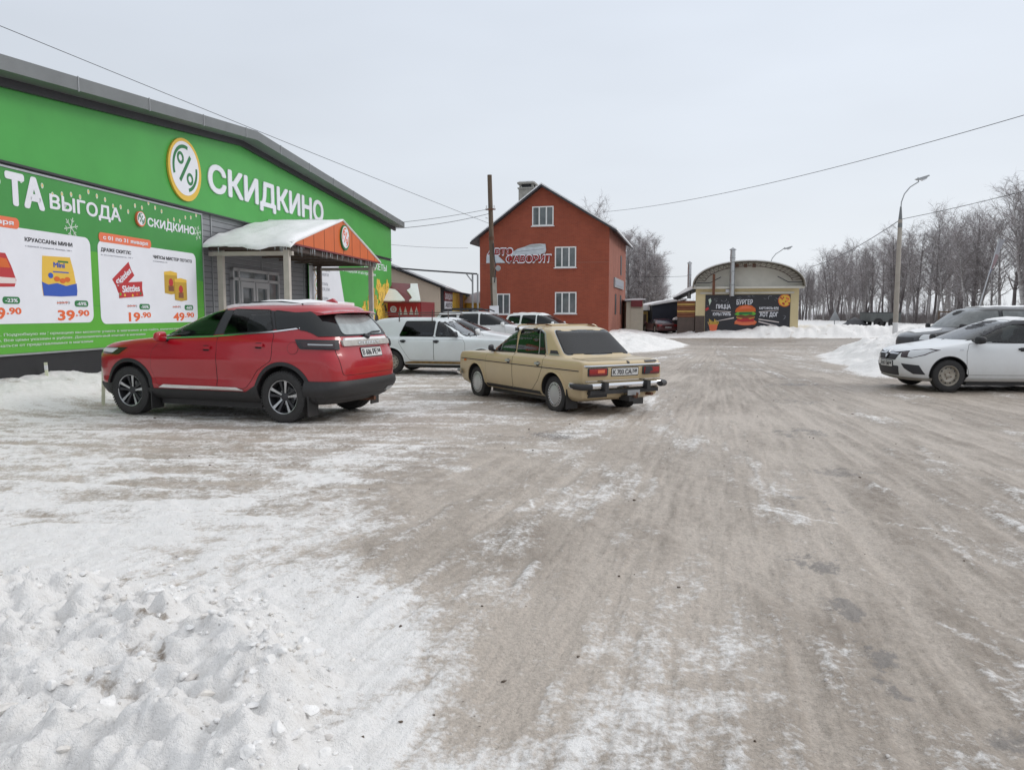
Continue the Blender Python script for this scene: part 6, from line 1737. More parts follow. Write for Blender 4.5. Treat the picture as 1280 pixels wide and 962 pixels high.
for x in (.0, -.62):
    z = 1.42 * .985 + .02
    mb.tube([(x, .66, 1.34), (x, .64, z - .03), (x, .58, z), (x, -.58, z), (x, -.64, z - .03), (x, -.66, 1.34)], .013, 'paint_beige', 6)
    for sg_ in (1, -1): mb.box(x - .04, x + .04, sg_ * .655 - .02, sg_ * .655 + .02, 1.31, 1.37, 'dark_metal')
for y in (-.45, .45): mb.tube([(.12, y, 1.42), (-.05, y, 1.43), (-.66, y, 1.43), (-.8, y, 1.41)], .010, 'rust', 6)
mb.build('roof_rack', lada.root, 50)
lada.mirror(.66, .95, None, 'dark_metal', (.06, .13, .12))
lada.end('grille', [(rrect(-.72, .72, .56, .80, .03, 3), .006, 'ink_black')], rear=False)
lada.end('headlight', [(circ(.62, .68, .09, 16), .03, 'lampclear'), (circ(.42, .68, .09, 16), .03, 'lampclear')], rear=False, mirror=True)
lada.band('front_bumper', .42, .52, 1.72, False, .06, .03, 'chrome', nz=5, bulge=.025)

# ---------------------------------------------------------------- white estate
ESTATE = [(a, {0: -1.86}.get(i, b - .0 if a < .85 else None) if a < .85 else None, c, d, e, f) for i, (a, b, c, d, e, f) in enumerate(LADA)]
tailx = {.84: -2.09, .875: -2.085, .895: -2.075, .91: -2.065, .925: -2.05, .95: -2.03, 1.10: -1.93, 1.25: -1.82, 1.345: -1.74, 1.395: -1.62, 1.425: -1.4, 1.44: -1.1}
ESTATE = [(a, b if b is not None else tailx[a], c, d, e, f) for a, b, c, d, e, f in ESTATE]
est = Car('parked_car', 'old white estate car with rusty sills and a roof rack behind the red crossover', 'car', (-1.78, 20.75), -15, ESTATE, 'paint_wagon', 2.424, 1.34, .30, scale=1.03, zf=1.0, pr=6, pf=5, tr=.03, tf=.05, arch=1.17)
est.wheels('steel', .175, .62); est.underside()
W1, W2 = soften([(.56, .975), (.12, 1.31), (.02, 1.33), (-.02, .975)], .03), soften([(-.10, .975), (-.07, 1.335), (-.84, 1.33), (-1.0, .975)], .03)
WS = soften([(.555, .985), (.465, 1.31), (-.465, 1.31), (-.555, .985)], .05)
est.cabin([(.85, .5), (.72, .94), (.42, 1.14), (.14, 1.32), (-.65, 1.345), (-1.5, 1.34), (-1.8, 1.0), (-1.8, .5)], .55, [W1, W2], [(WS, False, .1)], seats=(-.05, -.78), belt=.86)
est.glass(W1, g='clear_glass'); est.glass(W2, g='dark_glass')
est.glass(soften([(-1.06, .985), (-.90, 1.325), (-1.55, 1.30), (-1.72, 1.0)], .03), sides=(1,))
est.side('pillar_vent', [(soften([(-1.74, .975), (-1.72, 1.02), (-1.88, 1.02), (-1.92, .975)], .01), .008, 'ink_black')])
est.door(soften([(.68, .94), (.78, .80), (.78, .36), (-.04, .36), (-.04, .95)], .04), (.02, .84), None, 'ink_black', hl=.15)
est.door(soften([(-.055, .95), (-.055, .36), (-.70, .36), (-.84, .56), (-1.0, .80), (-1.0, .95)], .04), (-.88, .84), None, 'ink_black', hl=.15)
est.side('rusty_sill', [([(.90, .27), (.84, .335), (-.60, .335), (-.84, .30), (-.84, .27)], .004, 'rust_sill')])
est.arch_trim('paint_wagon', est.r * 1.17, est.r * 1.28, 0, 180, .014)
est.end('windscreen', [((grow(WS, .025), grow(WS, -.004)), .006, 'seam'), (WS, .010, 'clear_glass')], rear=False, thick=.012)
est.end('rear_window', [(soften([(.58, 1.0), (.50, 1.30), (-.50, 1.30), (-.58, 1.0)], .06), .008, 'glass')])
est.end('headlight', [(rrect(.45, .75, .58, .74, .02, 3), .01, 'lampclear')], rear=False, mirror=True)
est.end('grille', [(rrect(-.44, .44, .57, .75, .02, 3), .01, 'ink_black')], rear=False)
est.end('tail_light', [(rrect(.62, .76, .55, .95, .02, 3), .01, 'lampred')], mirror=True)
est.band('front_bumper', .42, .53, 1.70, False, .06, .03, 'black_plastic', nz=4, bulge=.02); est.band('rear_bumper', .42, .53, -1.85, True, .05, .03, 'black_plastic', nz=4, bulge=.02)
est.mirror(.52, .97, None, 'black_plastic', (.09, .17, .13))
mb = MB(); f = est.frontfn(.03)
for y0 in (.1, -.42): mb.tube([f(y0, .955, 0), f(y0 + .22, 1.02, 0), f(y0 + .42, 1.03, 0)], .010, 'ink_black', 5)
mb.build('wiper', est.root)
mb = MB()      # tall basket rack
for x in (-.15, -1.05):
    for sg_ in (1, -1): mb.tube([(x, sg_ * .61, 1.33), (x, sg_ * .59, 1.63)], .014, 'brown_panel', 5)
    mb.tube([(x, .6, 1.50), (x, -.6, 1.50)], .012, 'brown_panel', 5)
for sg_ in (1, -1):
    for z in (1.50, 1.56): mb.tube([(.25, sg_ * .585, z), (-1.45, sg_ * .585, z)], .012, 'brown_panel', 5)
for x in np.arange(-1.4, .3, .24): mb.tube([(x, .585, 1.50), (x, -.585, 1.50)], .008, 'brown_panel', 4)
mb.build('roof_rack', est.root, 50)

# ---------------------------------------------------------------- white hatchback on the right
LOG = [(.20, -1.85, 1.92, .76, .35, .45), (.28, -2.08, 2.10, .83, .35, .50), (.42, -2.14, 2.15, .86, .35, .52), (.58, -2.15, 2.165, .868, .35, .54), (.72, -2.14, 2.14, .868, .35, .56), (.82, -2.12, 2.07, .864, .35, .56),
    (.89, -2.09, 1.88, .855, .35, .52), (.94, -2.05, 1.58, .842, .35, .48), (.985, -1.9, 1.30, .83, .35, .45), (1.02, -1.62, 1.12, .815, .35, .42), (1.12, -1.40, .88, .775, .35, .42), (1.28, -1.10, .50, .715, .35, .42), (1.40, -.86, .20, .66, .35, .4), (1.46, -.66, -.02, .595, .35, .35), (1.495, -.40, -.22, .42, .12, .1), (1.505, -.34, -.28, .25, .05, .05)]
logan = Car('parked_car', 'white saloon with black mirrors and plain steel wheels parked on the right', 'car', (10.32, 16.42), 177.5, LOG, 'paint_white', 2.63, 1.49, .31, scale=1.04, zf=.96, pr=3.5, pf=3.0, tr=.05, tf=.10)
logan.wheels('steel', .19, .65); logan.underside()
W1, W2 = soften([(.86, 1.02), (.78, 1.10), (.36, 1.35), (.08, 1.425), (-.22, 1.43), (-.18, 1.005)], .04), soften([(-.28, 1.0), (-.30, 1.43), (-.74, 1.40), (-1.02, 1.25), (-1.12, 1.03)], .04)
WS = soften([(.70, 1.055), (.545, 1.425), (-.545, 1.425), (-.70, 1.055)], .05)
logan.cabin([(1.1, .55), (1.0, .98), (.55, 1.22), (.15, 1.40), (-.65, 1.41), (-1.05, 1.25), (-1.4, 1.0), (-1.3, .55)], .58, [W1, W2], [(WS, False, .1)], belt=.92)
logan.glass(W1, g='clear_glass'); logan.glass(W2, g='clear_glass')
logan.side('wind_deflector', [(soften([(.70, 1.18), (.40, 1.36), (.10, 1.445), (-.20, 1.452), (-.20, 1.375), (.06, 1.37), (.34, 1.28), (.62, 1.14)], .02), .022, 'ink_black')])
logan.door(soften([(.94, .98), (1.0, .80), (.98, .34), (-.20, .34), (-.22, .985)], .05), (-.06, .87), None, 'black_plastic', hl=.2)
logan.door(soften([(-.225, .985), (-.215, .34), (-.78, .34), (-.98, .60), (-1.14, .72), (-1.16, .99)], .05), (-1.0, .87), None, 'black_plastic', hl=.2)
logan.side('sill', [([(.98, .22), (.98, .285), (-.92, .285), (-.92, .22)], .012, 'paint_white')])
logan.side('side_repeater', [(rrect(1.06, 1.13, .84, .87, .01, 3), .008, 'lampclear')])
logan.arch_trim('black_plastic', logan.r * 1.155, logan.r * 1.20, -5, 185, .004)
logan.end('windscreen', [((grow(WS, .022), grow(WS, -.004)), .004, 'seam'), (WS, .009, 'clear_glass')], rear=False, thick=.012)
logan.end('rear_window', [(soften([(.62, 1.06), (.54, 1.42), (-.54, 1.42), (-.62, 1.06)], .06), .006, 'glass')])
def wrap_front(car, name, poly, off, m, thick=.02, parent=None):
    """patch on the front given by (side angle 0..1 across the nose, z)"""
    return car.end(name, [(poly, off, m)], rear=False, mirror=True, parent=parent, thick=thick)
logan.wrap('headlight', [(soften([(.28, .80), (.32, .685), (.60, .675), (.86, .74), (1.0, .85), (.80, .875), (.5, .85)], .012), .004, 'lens_dark'), (soften([(.46, .83), (.50, .70), (.62, .69), (.84, .755), (.95, .84), (.78, .86)], .012), .009, 'lampclear')], rear=False)
logan.end('grille', [(soften([(.46, .82), (.34, .62), (-.34, .62), (-.46, .82), (-.3, .80), (.3, .80)], .03), .006, 'ink_black')], rear=False)
logan.end('grille_bar', [(soften([(.40, .765), (.40, .745), (-.40, .745), (-.40, .765)], .008), .014, 'chrome'), (soften([(.60, .845), (.20, .795), (-.20, .795), (-.60, .845), (-.6, .83), (-.2, .775), (.2, .775), (.6, .83)], .008), .014, 'chrome')], rear=False)
logan.end('badge', [([(0, .83), (.075, .725), (0, .62), (-.075, .725)], .026, 'ink_black'), ([(0, .845), (.055, .765), (.03, .765), (0, .81), (-.03, .765), (-.055, .765)], .032, 'chrome'), ([(0, .655), (.055, .735), (.03, .735), (0, .69), (-.03, .735), (-.055, .735)], .032, 'chrome')], rear=False, thick=.03)
logan.end('air_intake', [(soften([(.45, .50), (.42, .30), (-.42, .30), (-.45, .50)], .04), .006, 'ink_black')], rear=False)
logan.wrap('fog_light_recess', [(soften([(.36, .56), (.44, .46), (.66, .35), (.92, .34), (.80, .53)], .012), .006, 'ink_black')], rear=False)
logan.band('front_lip', .20, .27, 1.66, False, .025, .05, 'dusty_silver', nz=3)
logan.plate('К 817 ЕМ', 0, .535, False)
logan.mirror(.80, 1.0, None, 'black_plastic', (.13, .22, .15))
logan.end('tail_light', [(rrect(.55, .80, .72, .92, .03, 3), .008, 'lampred')], mirror=True)
logan.top('roof_snow', [(soften([(.0, -.5), (.0, .5), (-.6, .52), (-.6, -.52)], .1), .012, 'snow')], noise_=.004, thick=.03)

# ---------------------------------------------------------------- black off-roader behind it
BLK = [(.30, -1.75, 1.68, .74, .35, .45), (.40, -1.95, 1.86, .84, .35, .50), (.55, -2.0, 1.90, .875, .35, .52), (.72, -2.0, 1.91, .88, .35, .56), (.88, -1.98, 1.86, .875, .35, .60), (.97, -1.97, 1.72, .865, .35, .58), (1.03, -1.96, 1.46, .852, .35, .5), (1.08, -1.95, 1.16, .838, .35, .46), (1.13, -1.94, 1.0, .82, .35, .42), (1.25, -1.90, .87, .79, .35, .42), (1.42, -1.83, .66, .735, .35, .42), (1.55, -1.76, .48, .69, .35, .4), (1.61, -1.70, .34, .635, .35, .35), (1.65, -1.5, .08, .5, .3, .3), (1.665, -1.2, -.35, .25, .2, .2)]
blk = Car('parked_car', 'black off-road car with a snow-dusted roof and bonnet behind the white saloon', 'car', (13.05, 21.6), 178, BLK, 'paint_black', 2.45, 1.47, .34, scale=1.06, zf=.98, pr=4, pf=3.2, z=.03)
blk.wheels('steel', .21, .6); blk.underside()
mm('glass_pale', (.16, .17, .17), .15, spec=.5, var=.35, vscale=3)  # opaque pale grey glass with a mottled tone
blk.glass(soften([(.86, 1.15), (.60, 1.46), (.48, 1.56), (-.12, 1.57), (-.10, 1.15)], .04), g='glass_pale')
blk.glass(soften([(-.22, 1.15), (-.22, 1.57), (-.82, 1.56), (-.88, 1.15)], .04), g='glass_pale')
blk.glass(soften([(-.98, 1.16), (-.95, 1.55), (-1.55, 1.52), (-1.66, 1.18)], .04))
blk.door(soften([(.94, 1.12), (.96, .5), (.8, .42), (-.15, .42), (-.16, 1.13)], .05), (.0, .98), None, 'black_plastic')
blk.door(soften([(-.165, 1.13), (-.155, .42), (-.75, .42), (-.94, .7), (-.94, 1.13)], .05), (-.8, .98), None, 'black_plastic')
blk.end('windscreen', [(soften([(.74, 1.15), (.62, 1.58), (-.62, 1.58), (-.74, 1.15)], .06), .007, 'glass_pale')], rear=False)
blk.end('rear_window', [(soften([(.66, 1.15), (.58, 1.55), (-.58, 1.55), (-.66, 1.15)], .06), .006, 'glass')])
blk.wrap('headlight', [(soften([(.45, .94), (.45, .81), (.80, .80), (.88, .86), (.85, .93), (.7, .96)], .03), .012, 'lampclear')], rear=False)
blk.end('grille', [(rrect(-.45, .45, .62, .86, .04, 3), .006, 'ink_black')], rear=False); blk.band('front_bumper', .38, .62, 1.62, False, .02, .05, 'black_plastic', bulge=.03)
blk.arch_trim('black_plastic', blk.r * 1.16, blk.r * 1.3, -10, 190, .014); blk.mirror(.84, 1.1, None, 'black_plastic', (.12, .2, .15))
blk.top('roof_snow', [(soften([(.12, -.52), (.12, .52), (-1.55, .52), (-1.55, -.52)], .15), .03, 'snow')], noise_=.01, thick=.05)
blk.top('bonnet_snow', [(soften([(1.12, -.62), (1.12, .5), (1.4, .62), (1.72, .3), (1.6, -.5)], .15), .02, 'snow')], noise_=.006, thick=.04)

# ---------------------------------------------------------------- the row behind the saloon
def hatch(lbl, loc, head, paint, scale=1., zf=1., g='glass', z=0.):
    c = Car('parked_car', lbl, 'car', loc, head, LOG, paint, 2.63, 1.49, .31, scale, zf, pr=3.5, pf=3.0, tr=.05, tf=.10, z=z, rings=64)
    c.wheels('steel', .19, .65)
    c.glass(soften([(.86, 1.02), (.36, 1.35), (.08, 1.425), (-.22, 1.43), (-.18, 1.005)], .04), g=g)
    c.glass(soften([(-.28, 1.0), (-.30, 1.43), (-.74, 1.40), (-1.02, 1.25), (-1.12, 1.03)], .04), g=g)
    c.door(soften([(.94, .98), (1.0, .80), (.98, .34), (-.20, .34), (-.22, .985)], .05), (-.06, .87))
    c.door(soften([(-.225, .985), (-.215, .34), (-.78, .34), (-.98, .60), (-1.14, .72), (-1.16, .99)], .05), (-1.0, .87))
    c.end('windscreen', [(soften([(.715, 1.055), (.555, 1.425), (-.555, 1.425), (-.715, 1.055)], .05), .007, g)], rear=False)
    c.end('rear_window', [(soften([(.62, 1.06), (.54, 1.42), (-.54, 1.42), (-.62, 1.06)], .06), .006, g)])
    c.end('headlight', [(soften([(.50, .84), (.54, .72), (.80, .74), (.80, .84)], .03), .006, 'lampclear')], rear=False, mirror=True)
    c.end('tail_light', [(rrect(.48, .80, .72, .90, .03, 3), .008, 'lampred')], mirror=True)
    c.end('grille', [(rrect(-.4, .4, .60, .80, .04, 3), .006, 'ink_black')], rear=False)
    c.mirror(.80, 1.0, None, paint, (.13, .22, .15))
    return c
hatch('white car with very dark windows just behind the white estate', (-1.75, 25.6), -9, 'paint_white', 1.0, .97)
mar = hatch('dark red saloon parked nose-in before the navy shed', (11.35, 59.2), 97, 'paint_maroon', .95, .72, 'glass_tint', .12)
mar.plate('Н 452 ОК', 0, .60, True)
TALL = [(.26, -1.95, 1.95, .78, .35, .45), (.36, -2.12, 2.12, .86, .35, .50), (.55, -2.18, 2.2, .89, .35, .52), (.75, -2.18, 2.2, .895, .35, .56), (.92, -2.16, 2.12, .885, .35, .60), (1.0, -2.14, 1.92, .87, .35, .58), (1.06, -2.12, 1.60, .86, .35, .5), (1.11, -2.10, 1.32, .845, .35, .46), (1.2, -2.06, 1.12, .82, .35, .42), (1.38, -1.98, .78, .775, .35, .42), (1.52, -1.90, .48, .73, .35, .4), (1.60, -1.82, .25, .67, .35, .35), (1.65, -1.6, .0, .52, .3, .3), (1.67, -1.3, -.3, .25, .2, .2)]
def tall(name, lbl, loc, head, paint, scale, zf, cat, snow_=True, z=0.):
    c = Car(name, lbl, cat, loc, head, TALL, paint, 2.7, 1.5, .34, scale, zf, pr=4, pf=3.2, rings=64, z=z)
    c.wheels('steel', .2, .62)
    c.glass(soften([(1.06, 1.13), (.66, 1.42), (.42, 1.54), (.0, 1.56), (.02, 1.12)], .05))
    c.glass(soften([(-.10, 1.12), (-.10, 1.56), (-.86, 1.55), (-.92, 1.12)], .05)); c.glass(soften([(-1.05, 1.13), (-1.02, 1.54), (-1.66, 1.50), (-1.80, 1.16)], .06))
    c.door(soften([(1.05, 1.08), (1.1, .5), (.9, .4), (-.03, .4), (-.04, 1.09)], .05), (.1, .95)); c.door(soften([(-.045, 1.09), (-.035, .4), (-.8, .4), (-1.0, .8), (-1.0, 1.09)], .05), (-.85, .95))
    c.end('windscreen', [(soften([(.75, 1.13), (.62, 1.55), (-.62, 1.55), (-.75, 1.13)], .06), .007, 'glass')], rear=False)
    c.end('rear_window', [(soften([(.68, 1.13), (.6, 1.52), (-.6, 1.52), (-.68, 1.13)], .06), .006, 'glass')])
    c.end('headlight', [(soften([(.52, .95), (.55, .80), (.80, .80), (.80, .94)], .04), .010, 'lampclear')], rear=False, mirror=True)
    c.end('tail_light', [(rrect(.66, .84, .8, 1.3, .03, 3), .01, 'lampred')], mirror=True)
    c.end('grille', [(rrect(-.45, .45, .6, .86, .04, 3), .006, 'ink_black')], rear=False)
    c.mirror(.98, 1.1, None, paint, (.12, .2, .16))
    if snow_: c.top('roof_snow', [(soften([(.25, -.5), (.25, .5), (-1.6, .5), (-1.6, -.5)], .15), .03, 'snow')], noise_=.01, thick=.05)
    return c
rk = tall('parked_car', 'tall white off-road car with a black roof rack left of the brick house', (-1.15, 32.4), -12, 'paint_white', 1.0, 1.0, 'car', False)
mb = MB()
for sg_ in (1, -1): mb.tube([(.3, sg_ * .55, 1.66), (.1, sg_ * .55, 1.74), (-1.6, sg_ * .55, 1.74), (-1.75, sg_ * .55, 1.66)], .03, 'ink_black', 6)
for x in (-1.4, -.9, -.4, .0): mb.tube([(x, .55, 1.74), (x, -.55, 1.74)], .02, 'ink_black', 5)
mb.box(-1.3, -.2, -.45, .45, 1.745, 1.80, 'ink_black'); mb.build('roof_rack', rk.root, 50)
tall('parked_van', 'white people carrier below the ground floor windows of the brick house', (1.55, 39.6), -24, 'paint_white', .92, 1.03, 'van')
# ================================================================== trees
mm('bark', (.125, .108, .108), .9, var=.35, vscale=4, stretch=(1, 1, .4))
mm('birch_bark', (.36, .345, .34), .85, var=.5, vscale=3, stretch=(1.5, 1.5, 3))
mm('twig', (.225, .202, .198), .9, var=.3, vscale=1.5)
mm('frost_twig', (.50, .48, .49), .9, var=.45, vscale=.8)  # frost on the twigs, with distance haze also put into the pale colour
def seg_tubes(mb, segs, m, n=3):
    """many thin limbs at once: (p0, p1, r0, r1)"""
    V = []; F = []
    for p0, p1, r0, r1 in segs:
        t = (p1 - p0); 
        if t.length < 1e-4: continue
        t.normalize(); a = t.cross(Vector((0, 0, 1)) if abs(t.z) < .9 else Vector((1, 0, 0))).normalized(); b = t.cross(a); k = len(V)
        for p, r_ in ((p0, r0), (p1, r1)):
            for j in range(n):
                q = 2 * math.pi * j / n; V.append(p + (a * math.cos(q) + b * math.sin(q)) * r_)
        for j in range(n): F.append((k + j, k + (j + 1) % n, k + n + (j + 1) % n, k + n + j))
    mb.add(V, F, m)
def make_tree(seed, H, spread, stems=1, base=.25, nb=34, tw=7, bark='bark', twig='twig', frost=.5, droop=.35):
    rg = random.Random(seed); big = []; mid = []; fine = []; fr = []
    def V3(a, el, l): return Vector((math.cos(a) * math.cos(el), math.sin(a) * math.cos(el), math.sin(el))) * l
    for st in range(stems):
        p = Vector((rg.uniform(-.3, .3), rg.uniform(-.3, .3), -.4)) if stems > 1 else Vector((0, 0, -.4))
        h = H * rg.uniform(.8, 1.0) if stems > 1 else H
        lean = V3(rg.uniform(0, 6.28), 0, rg.uniform(.02, .16 if stems > 1 else .06))
        pts = [p]; k = 12
        for i in range(k):
            p = p + Vector((lean.x + rg.uniform(-.05, .05), lean.y + rg.uniform(-.05, .05), 1)) * (h / k); pts.append(p)
        r0 = .0135 * h
        rad = [r0 * (1 - .93 * (i / k) ** .9) + .006 for i in range(k + 1)]
        for i in range(k): big.append((pts[i], pts[i + 1], rad[i], rad[i + 1]))
        n_ = int(nb / stems ** .5)
        for i in range(n_):
            t = base + (1 - base) * (i + rg.random()) / n_; t = min(.985, t)
            q = t * k; j = min(k - 1, int(q)); o = pts[j].lerp(pts[j + 1], q - j); rb = (rad[j] * .45)
            L_ = spread * h * (1.05 - .62 * t) * rg.uniform(.6, 1.15) * (1 if t > base + .15 else .75)
            a = rg.uniform(0, 6.28); el = R(rg.uniform(25, 60) + 12 * t); m_ = 4; bp = [o]; d = V3(a, el, 1)
            for s_ in range(m_):
                d = (d + Vector((rg.uniform(-.2, .2), rg.uniform(-.2, .2), rg.uniform(-.15, .22)))).normalized(); bp.append(bp[-1] + d * L_ / m_)
            for s_ in range(m_): mid.append((bp[s_], bp[s_ + 1], max(.007, rb * (1 - .2 * s_)), max(.006, rb * (1 - .2 * (s_ + 1)))))
            for s_ in range(1, m_ + 1):
                for u in range(2):
                    o2_ = bp[s_ - 1].lerp(bp[s_], rg.random()); d2 = (d + V3(rg.uniform(0, 6.28), rg.uniform(-.3, .9), .9)).normalized(); l2 = L_ * rg.uniform(.22, .42)
                    e2 = o2_ + d2 * l2; md = o2_.lerp(e2, .5) + Vector((0, 0, l2 * .06)); mid.append((o2_, md, .009, .008)); mid.append((md, e2, .008, .005))
                    for w_ in range(tw):
                        o3 = (o2_.lerp(md, rg.random()) if rg.random() < .4 else md.lerp(e2, rg.random())); d3 = (d2 + V3(rg.uniform(0, 6.28), rg.uniform(-.8, .8), 1.0)).normalized(); l3 = rg.uniform(.25, .6) * (.6 + H / 22)
                        m3 = o3 + d3 * l3 * .5; e3 = m3 + (d3 + Vector((0, 0, -droop * 2 * rg.random()))).normalized() * l3 * .6
                        dst = fr if rg.random() < frost else fine
                        dst.append((o3, m3, .0062, .0052)); dst.append((m3, e3, .0052, .003))
    tr = MB(); seg_tubes(tr, big, bark, 8); to = tr.build('trunk', None, 60)
    cr = MB(); seg_tubes(cr, mid, twig, 4); seg_tubes(cr, fine, twig, 3); seg_tubes(cr, fr, 'frost_twig', 3); co = cr.build('crown', None)
    md = (to.data, co.data); bpy.data.objects.remove(to); bpy.data.objects.remove(co); return md
PROT = [make_tree(1, 11, .40, 1, .32, 30, 6, 'bark', 'twig', .55), make_tree(2, 11.5, .34, 2, .34, 38, 5, 'birch_bark', 'twig', .5), make_tree(3, 10.5, .42, 1, .30, 30, 6, 'bark', 'twig', .6),
        make_tree(4, 12, .34, 3, .36, 48, 4, 'bark', 'twig', .5), make_tree(5, 11, .38, 1, .34, 28, 5, 'birch_bark', 'twig', .45), make_tree(6, 7.5, .36, 2, .08, 26, 4, 'bark', 'twig', .35, .2),
        make_tree(7, 11, .27, 1, .2, 38, 8, 'bark', 'twig', .65), make_tree(8, 11.3, .25, 2, .2, 46, 6, 'birch_bark', 'twig', .65)]
def put_tree(i, x, y, sc_, rz, lbl, group=None, name='bare_tree', sxy=1.):
    t = thing(name, lbl, 'tree', (x, y, .0), rz, group); t.scale = (sc_ * sxy, sc_ * sxy, sc_)
    for nm, me in zip(('trunk', 'crown'), PROT[i]):
        o = bpy.data.objects.new(nm, me); col.objects.link(o); o.parent = t
    return t
rg = random.Random(42)
# the shelter belt along the right-hand road: front row and the rows behind it
LB = 'bare frosted tree standing in the shelter belt along the right-hand road'
for i in range(34):
    t = i / 33
    y = 58 + 64 * t ** 1.15; x = 41.5 + 8.5 * t + rg.uniform(-1.2, 1.2)
    put_tree(rg.choice([0, 1, 2, 3, 4]), x, y + rg.uniform(-1, 1), rg.uniform(.80, 1.10) * (1.10 - .14 * t), rg.uniform(0, 6.28), LB, 'bare trees of the shelter belt', 'bare_tree', rg.uniform(.95, 1.5))
for i in range(24):
    t = i / 23
    y = 60 + 78 * t ** 1.1; x = 46 + 10 * t + rg.uniform(-1.5, 6)
    put_tree(rg.choice([0, 1, 2, 3, 4]), x, y + rg.uniform(-1.5, 1.5), rg.uniform(.85, 1.15) * (1.10 - .1 * t), rg.uniform(0, 6.28), LB, 'bare trees of the shelter belt', 'bare_tree', rg.uniform(.95, 1.5))
for i in range(16):
    t = i / 15
    put_tree(5, 42 + 8 * t + rg.uniform(-1.2, 2), 60 + 62 * t, rg.uniform(.5, .8), rg.uniform(0, 6.28), 'low bare thicket tree under the shelter belt', 'low trees under the shelter belt', 'thicket_tree')
for i in range(14):
    put_tree(rg.choice([0, 1, 2, 3, 4]), 45.5 + i * .75 + rg.uniform(-.8, .8), 121 + i * 1.3 + rg.uniform(-2, 2), rg.uniform(.62, .82), rg.uniform(0, 6.28), LB, 'bare trees of the shelter belt')
# tall grove behind the brick house
for k, (x, y, s_, p) in enumerate(((11.0, 72, .96, 1), (12.4, 74, 1.0, 4), (13.2, 73, .93, 0), (14.0, 76, .92, 3), (11.8, 78, 1.02, 2), (14.2, 74, .78, 2), (10.2, 77, 1.0, 3), (13.0, 80, .98, 1), (15.0, 79, .76, 0), (13.2, 71.5, .84, 2), (12.0, 70.5, .88, 0), (14.4, 81, .88, 1), (11.4, 75.5, .9, 2), (9.6, 74, .9, 2), (12.6, 71, .8, 1), (13.6, 72.5, .72, 2), (11.9, 73, .95, 1), (14.3, 77, .8, 1), (13.3, 77.5, .95, 2))):
    put_tree(6 + k % 2, x, y, s_ * .83, k * 1.7, 'bare birch of the dense grove between the brick house and the navy shed', 'grove trees behind the brick house', 'birch_tree', 1.12)
put_tree(2, 7.1, 64.5, .96, 2.0, 'single bare tree whose top shows above the right roof slope of the brick house')
put_tree(4, 17.5, 92, .72, .4, 'small distant bare tree between the grove and the arched garage')
# undergrowth line and far wood edge
segs = []; 
for i in range(8500):
    t = rg.random(); y = 60 + 70 * t; x = 41.0 + 9.5 * t + abs(rg.gauss(0, 3.2)); h = rg.uniform(.4, 1.6)
    o = Vector((x, y, .1)); e_ = o + Vector((rg.uniform(-.5, .5), rg.uniform(-.5, .5), h)); segs.append((o, e_, .016, .006))
    m_ = o.lerp(e_, .5); segs.append((m_, m_ + Vector((rg.uniform(-.5, .5), rg.uniform(-.5, .5), h * .4)), .010, .005))
mb = MB(); seg_tubes(mb, segs, 'twig', 3); tag(mb.build('undergrowth'), 'dark brushwood at the foot of the shelter belt', 'brush', None, 'stuff')
segs = []
for i in range(2600):
    x = rg.uniform(8, 110); y = rg.uniform(150, 170); h = rg.uniform(1.5, 5.) * (.75 + .4 * math.sin(x * .21) ** 2)
    o = Vector((x, y, 0)); p = o
    for s_ in range(3):
        q = p + Vector((rg.uniform(-.5, .5), rg.uniform(-.5, .5), h / 3)); segs.append((p, q, .05 - .014 * s_, .036 - .014 * s_)); p = q
mb = MB(); seg_tubes(mb, segs, 'frost_twig', 3); tag(mb.build('far_wood'), 'pale line of a far wood beyond the fields', 'wood', None, 'stuff')
# ================================================================== poles, lamps, wires, small things
t = thing('utility_pole', 'old dark wooden utility pole in front of the brick house', 'pole', (-1.0, 44, 0)); t.rotation_euler = (0, R(-1.6), 0)
b = MB(); b.lathe([(0, -.3), (.15, -.3), (.145, 3), (.135, 6), (.125, 9.3), (0, 9.32)], 'wood_pole', 16, 'Z'); b.build('pole', t, 40)
b = MB(); b.box(-.02, .22, -.20, -.04, -.2, 3.6, 'concrete'); b.build('concrete_stub', t)
b = MB()
for z in (2.2, 3.2, 5.7, 5.8): b.lathe([(.16, z), (.17, z), (.17, z + .06), (.16, z + .06)], 'rust', 16, 'Z', close=True)
b.build('wire_band', t)
b = MB(); b.box(-.28, .28, -.16, -.10, 7.35, 7.43, 'rust'); b.tube([(-.22, -.13, 7.4), (-.22, -.13, 7.6)], .04, 'white', 8); b.tube([(.22, -.13, 7.4), (.22, -.13, 7.6)], .04, 'white', 8); b.tube([(-.17, -.05, 6.9), (-.3, -.05, 6.95)], .03, 'white', 8); b.build('insulator_bracket', t)
b = MB(); b.lathe([(0, -.09), (.14, -.09), (.16, .0), (.12, .09), (0, .1)], 'grey_metal', 14, 'Y', (.32, -.15, 4.1)); b.tube([(.1, -.16, 5.5), (.14, -.2, 4.6), (.22, -.2, 4.2), (.1, -.2, 3.3)], .035, 'ink_black', 6); b.build('lamp_box', t, 40)
b = MB(); b.box(-.22, .3, -.23, -.20, 1.55, 2.0, 'print_white'); b.build('notice', t)

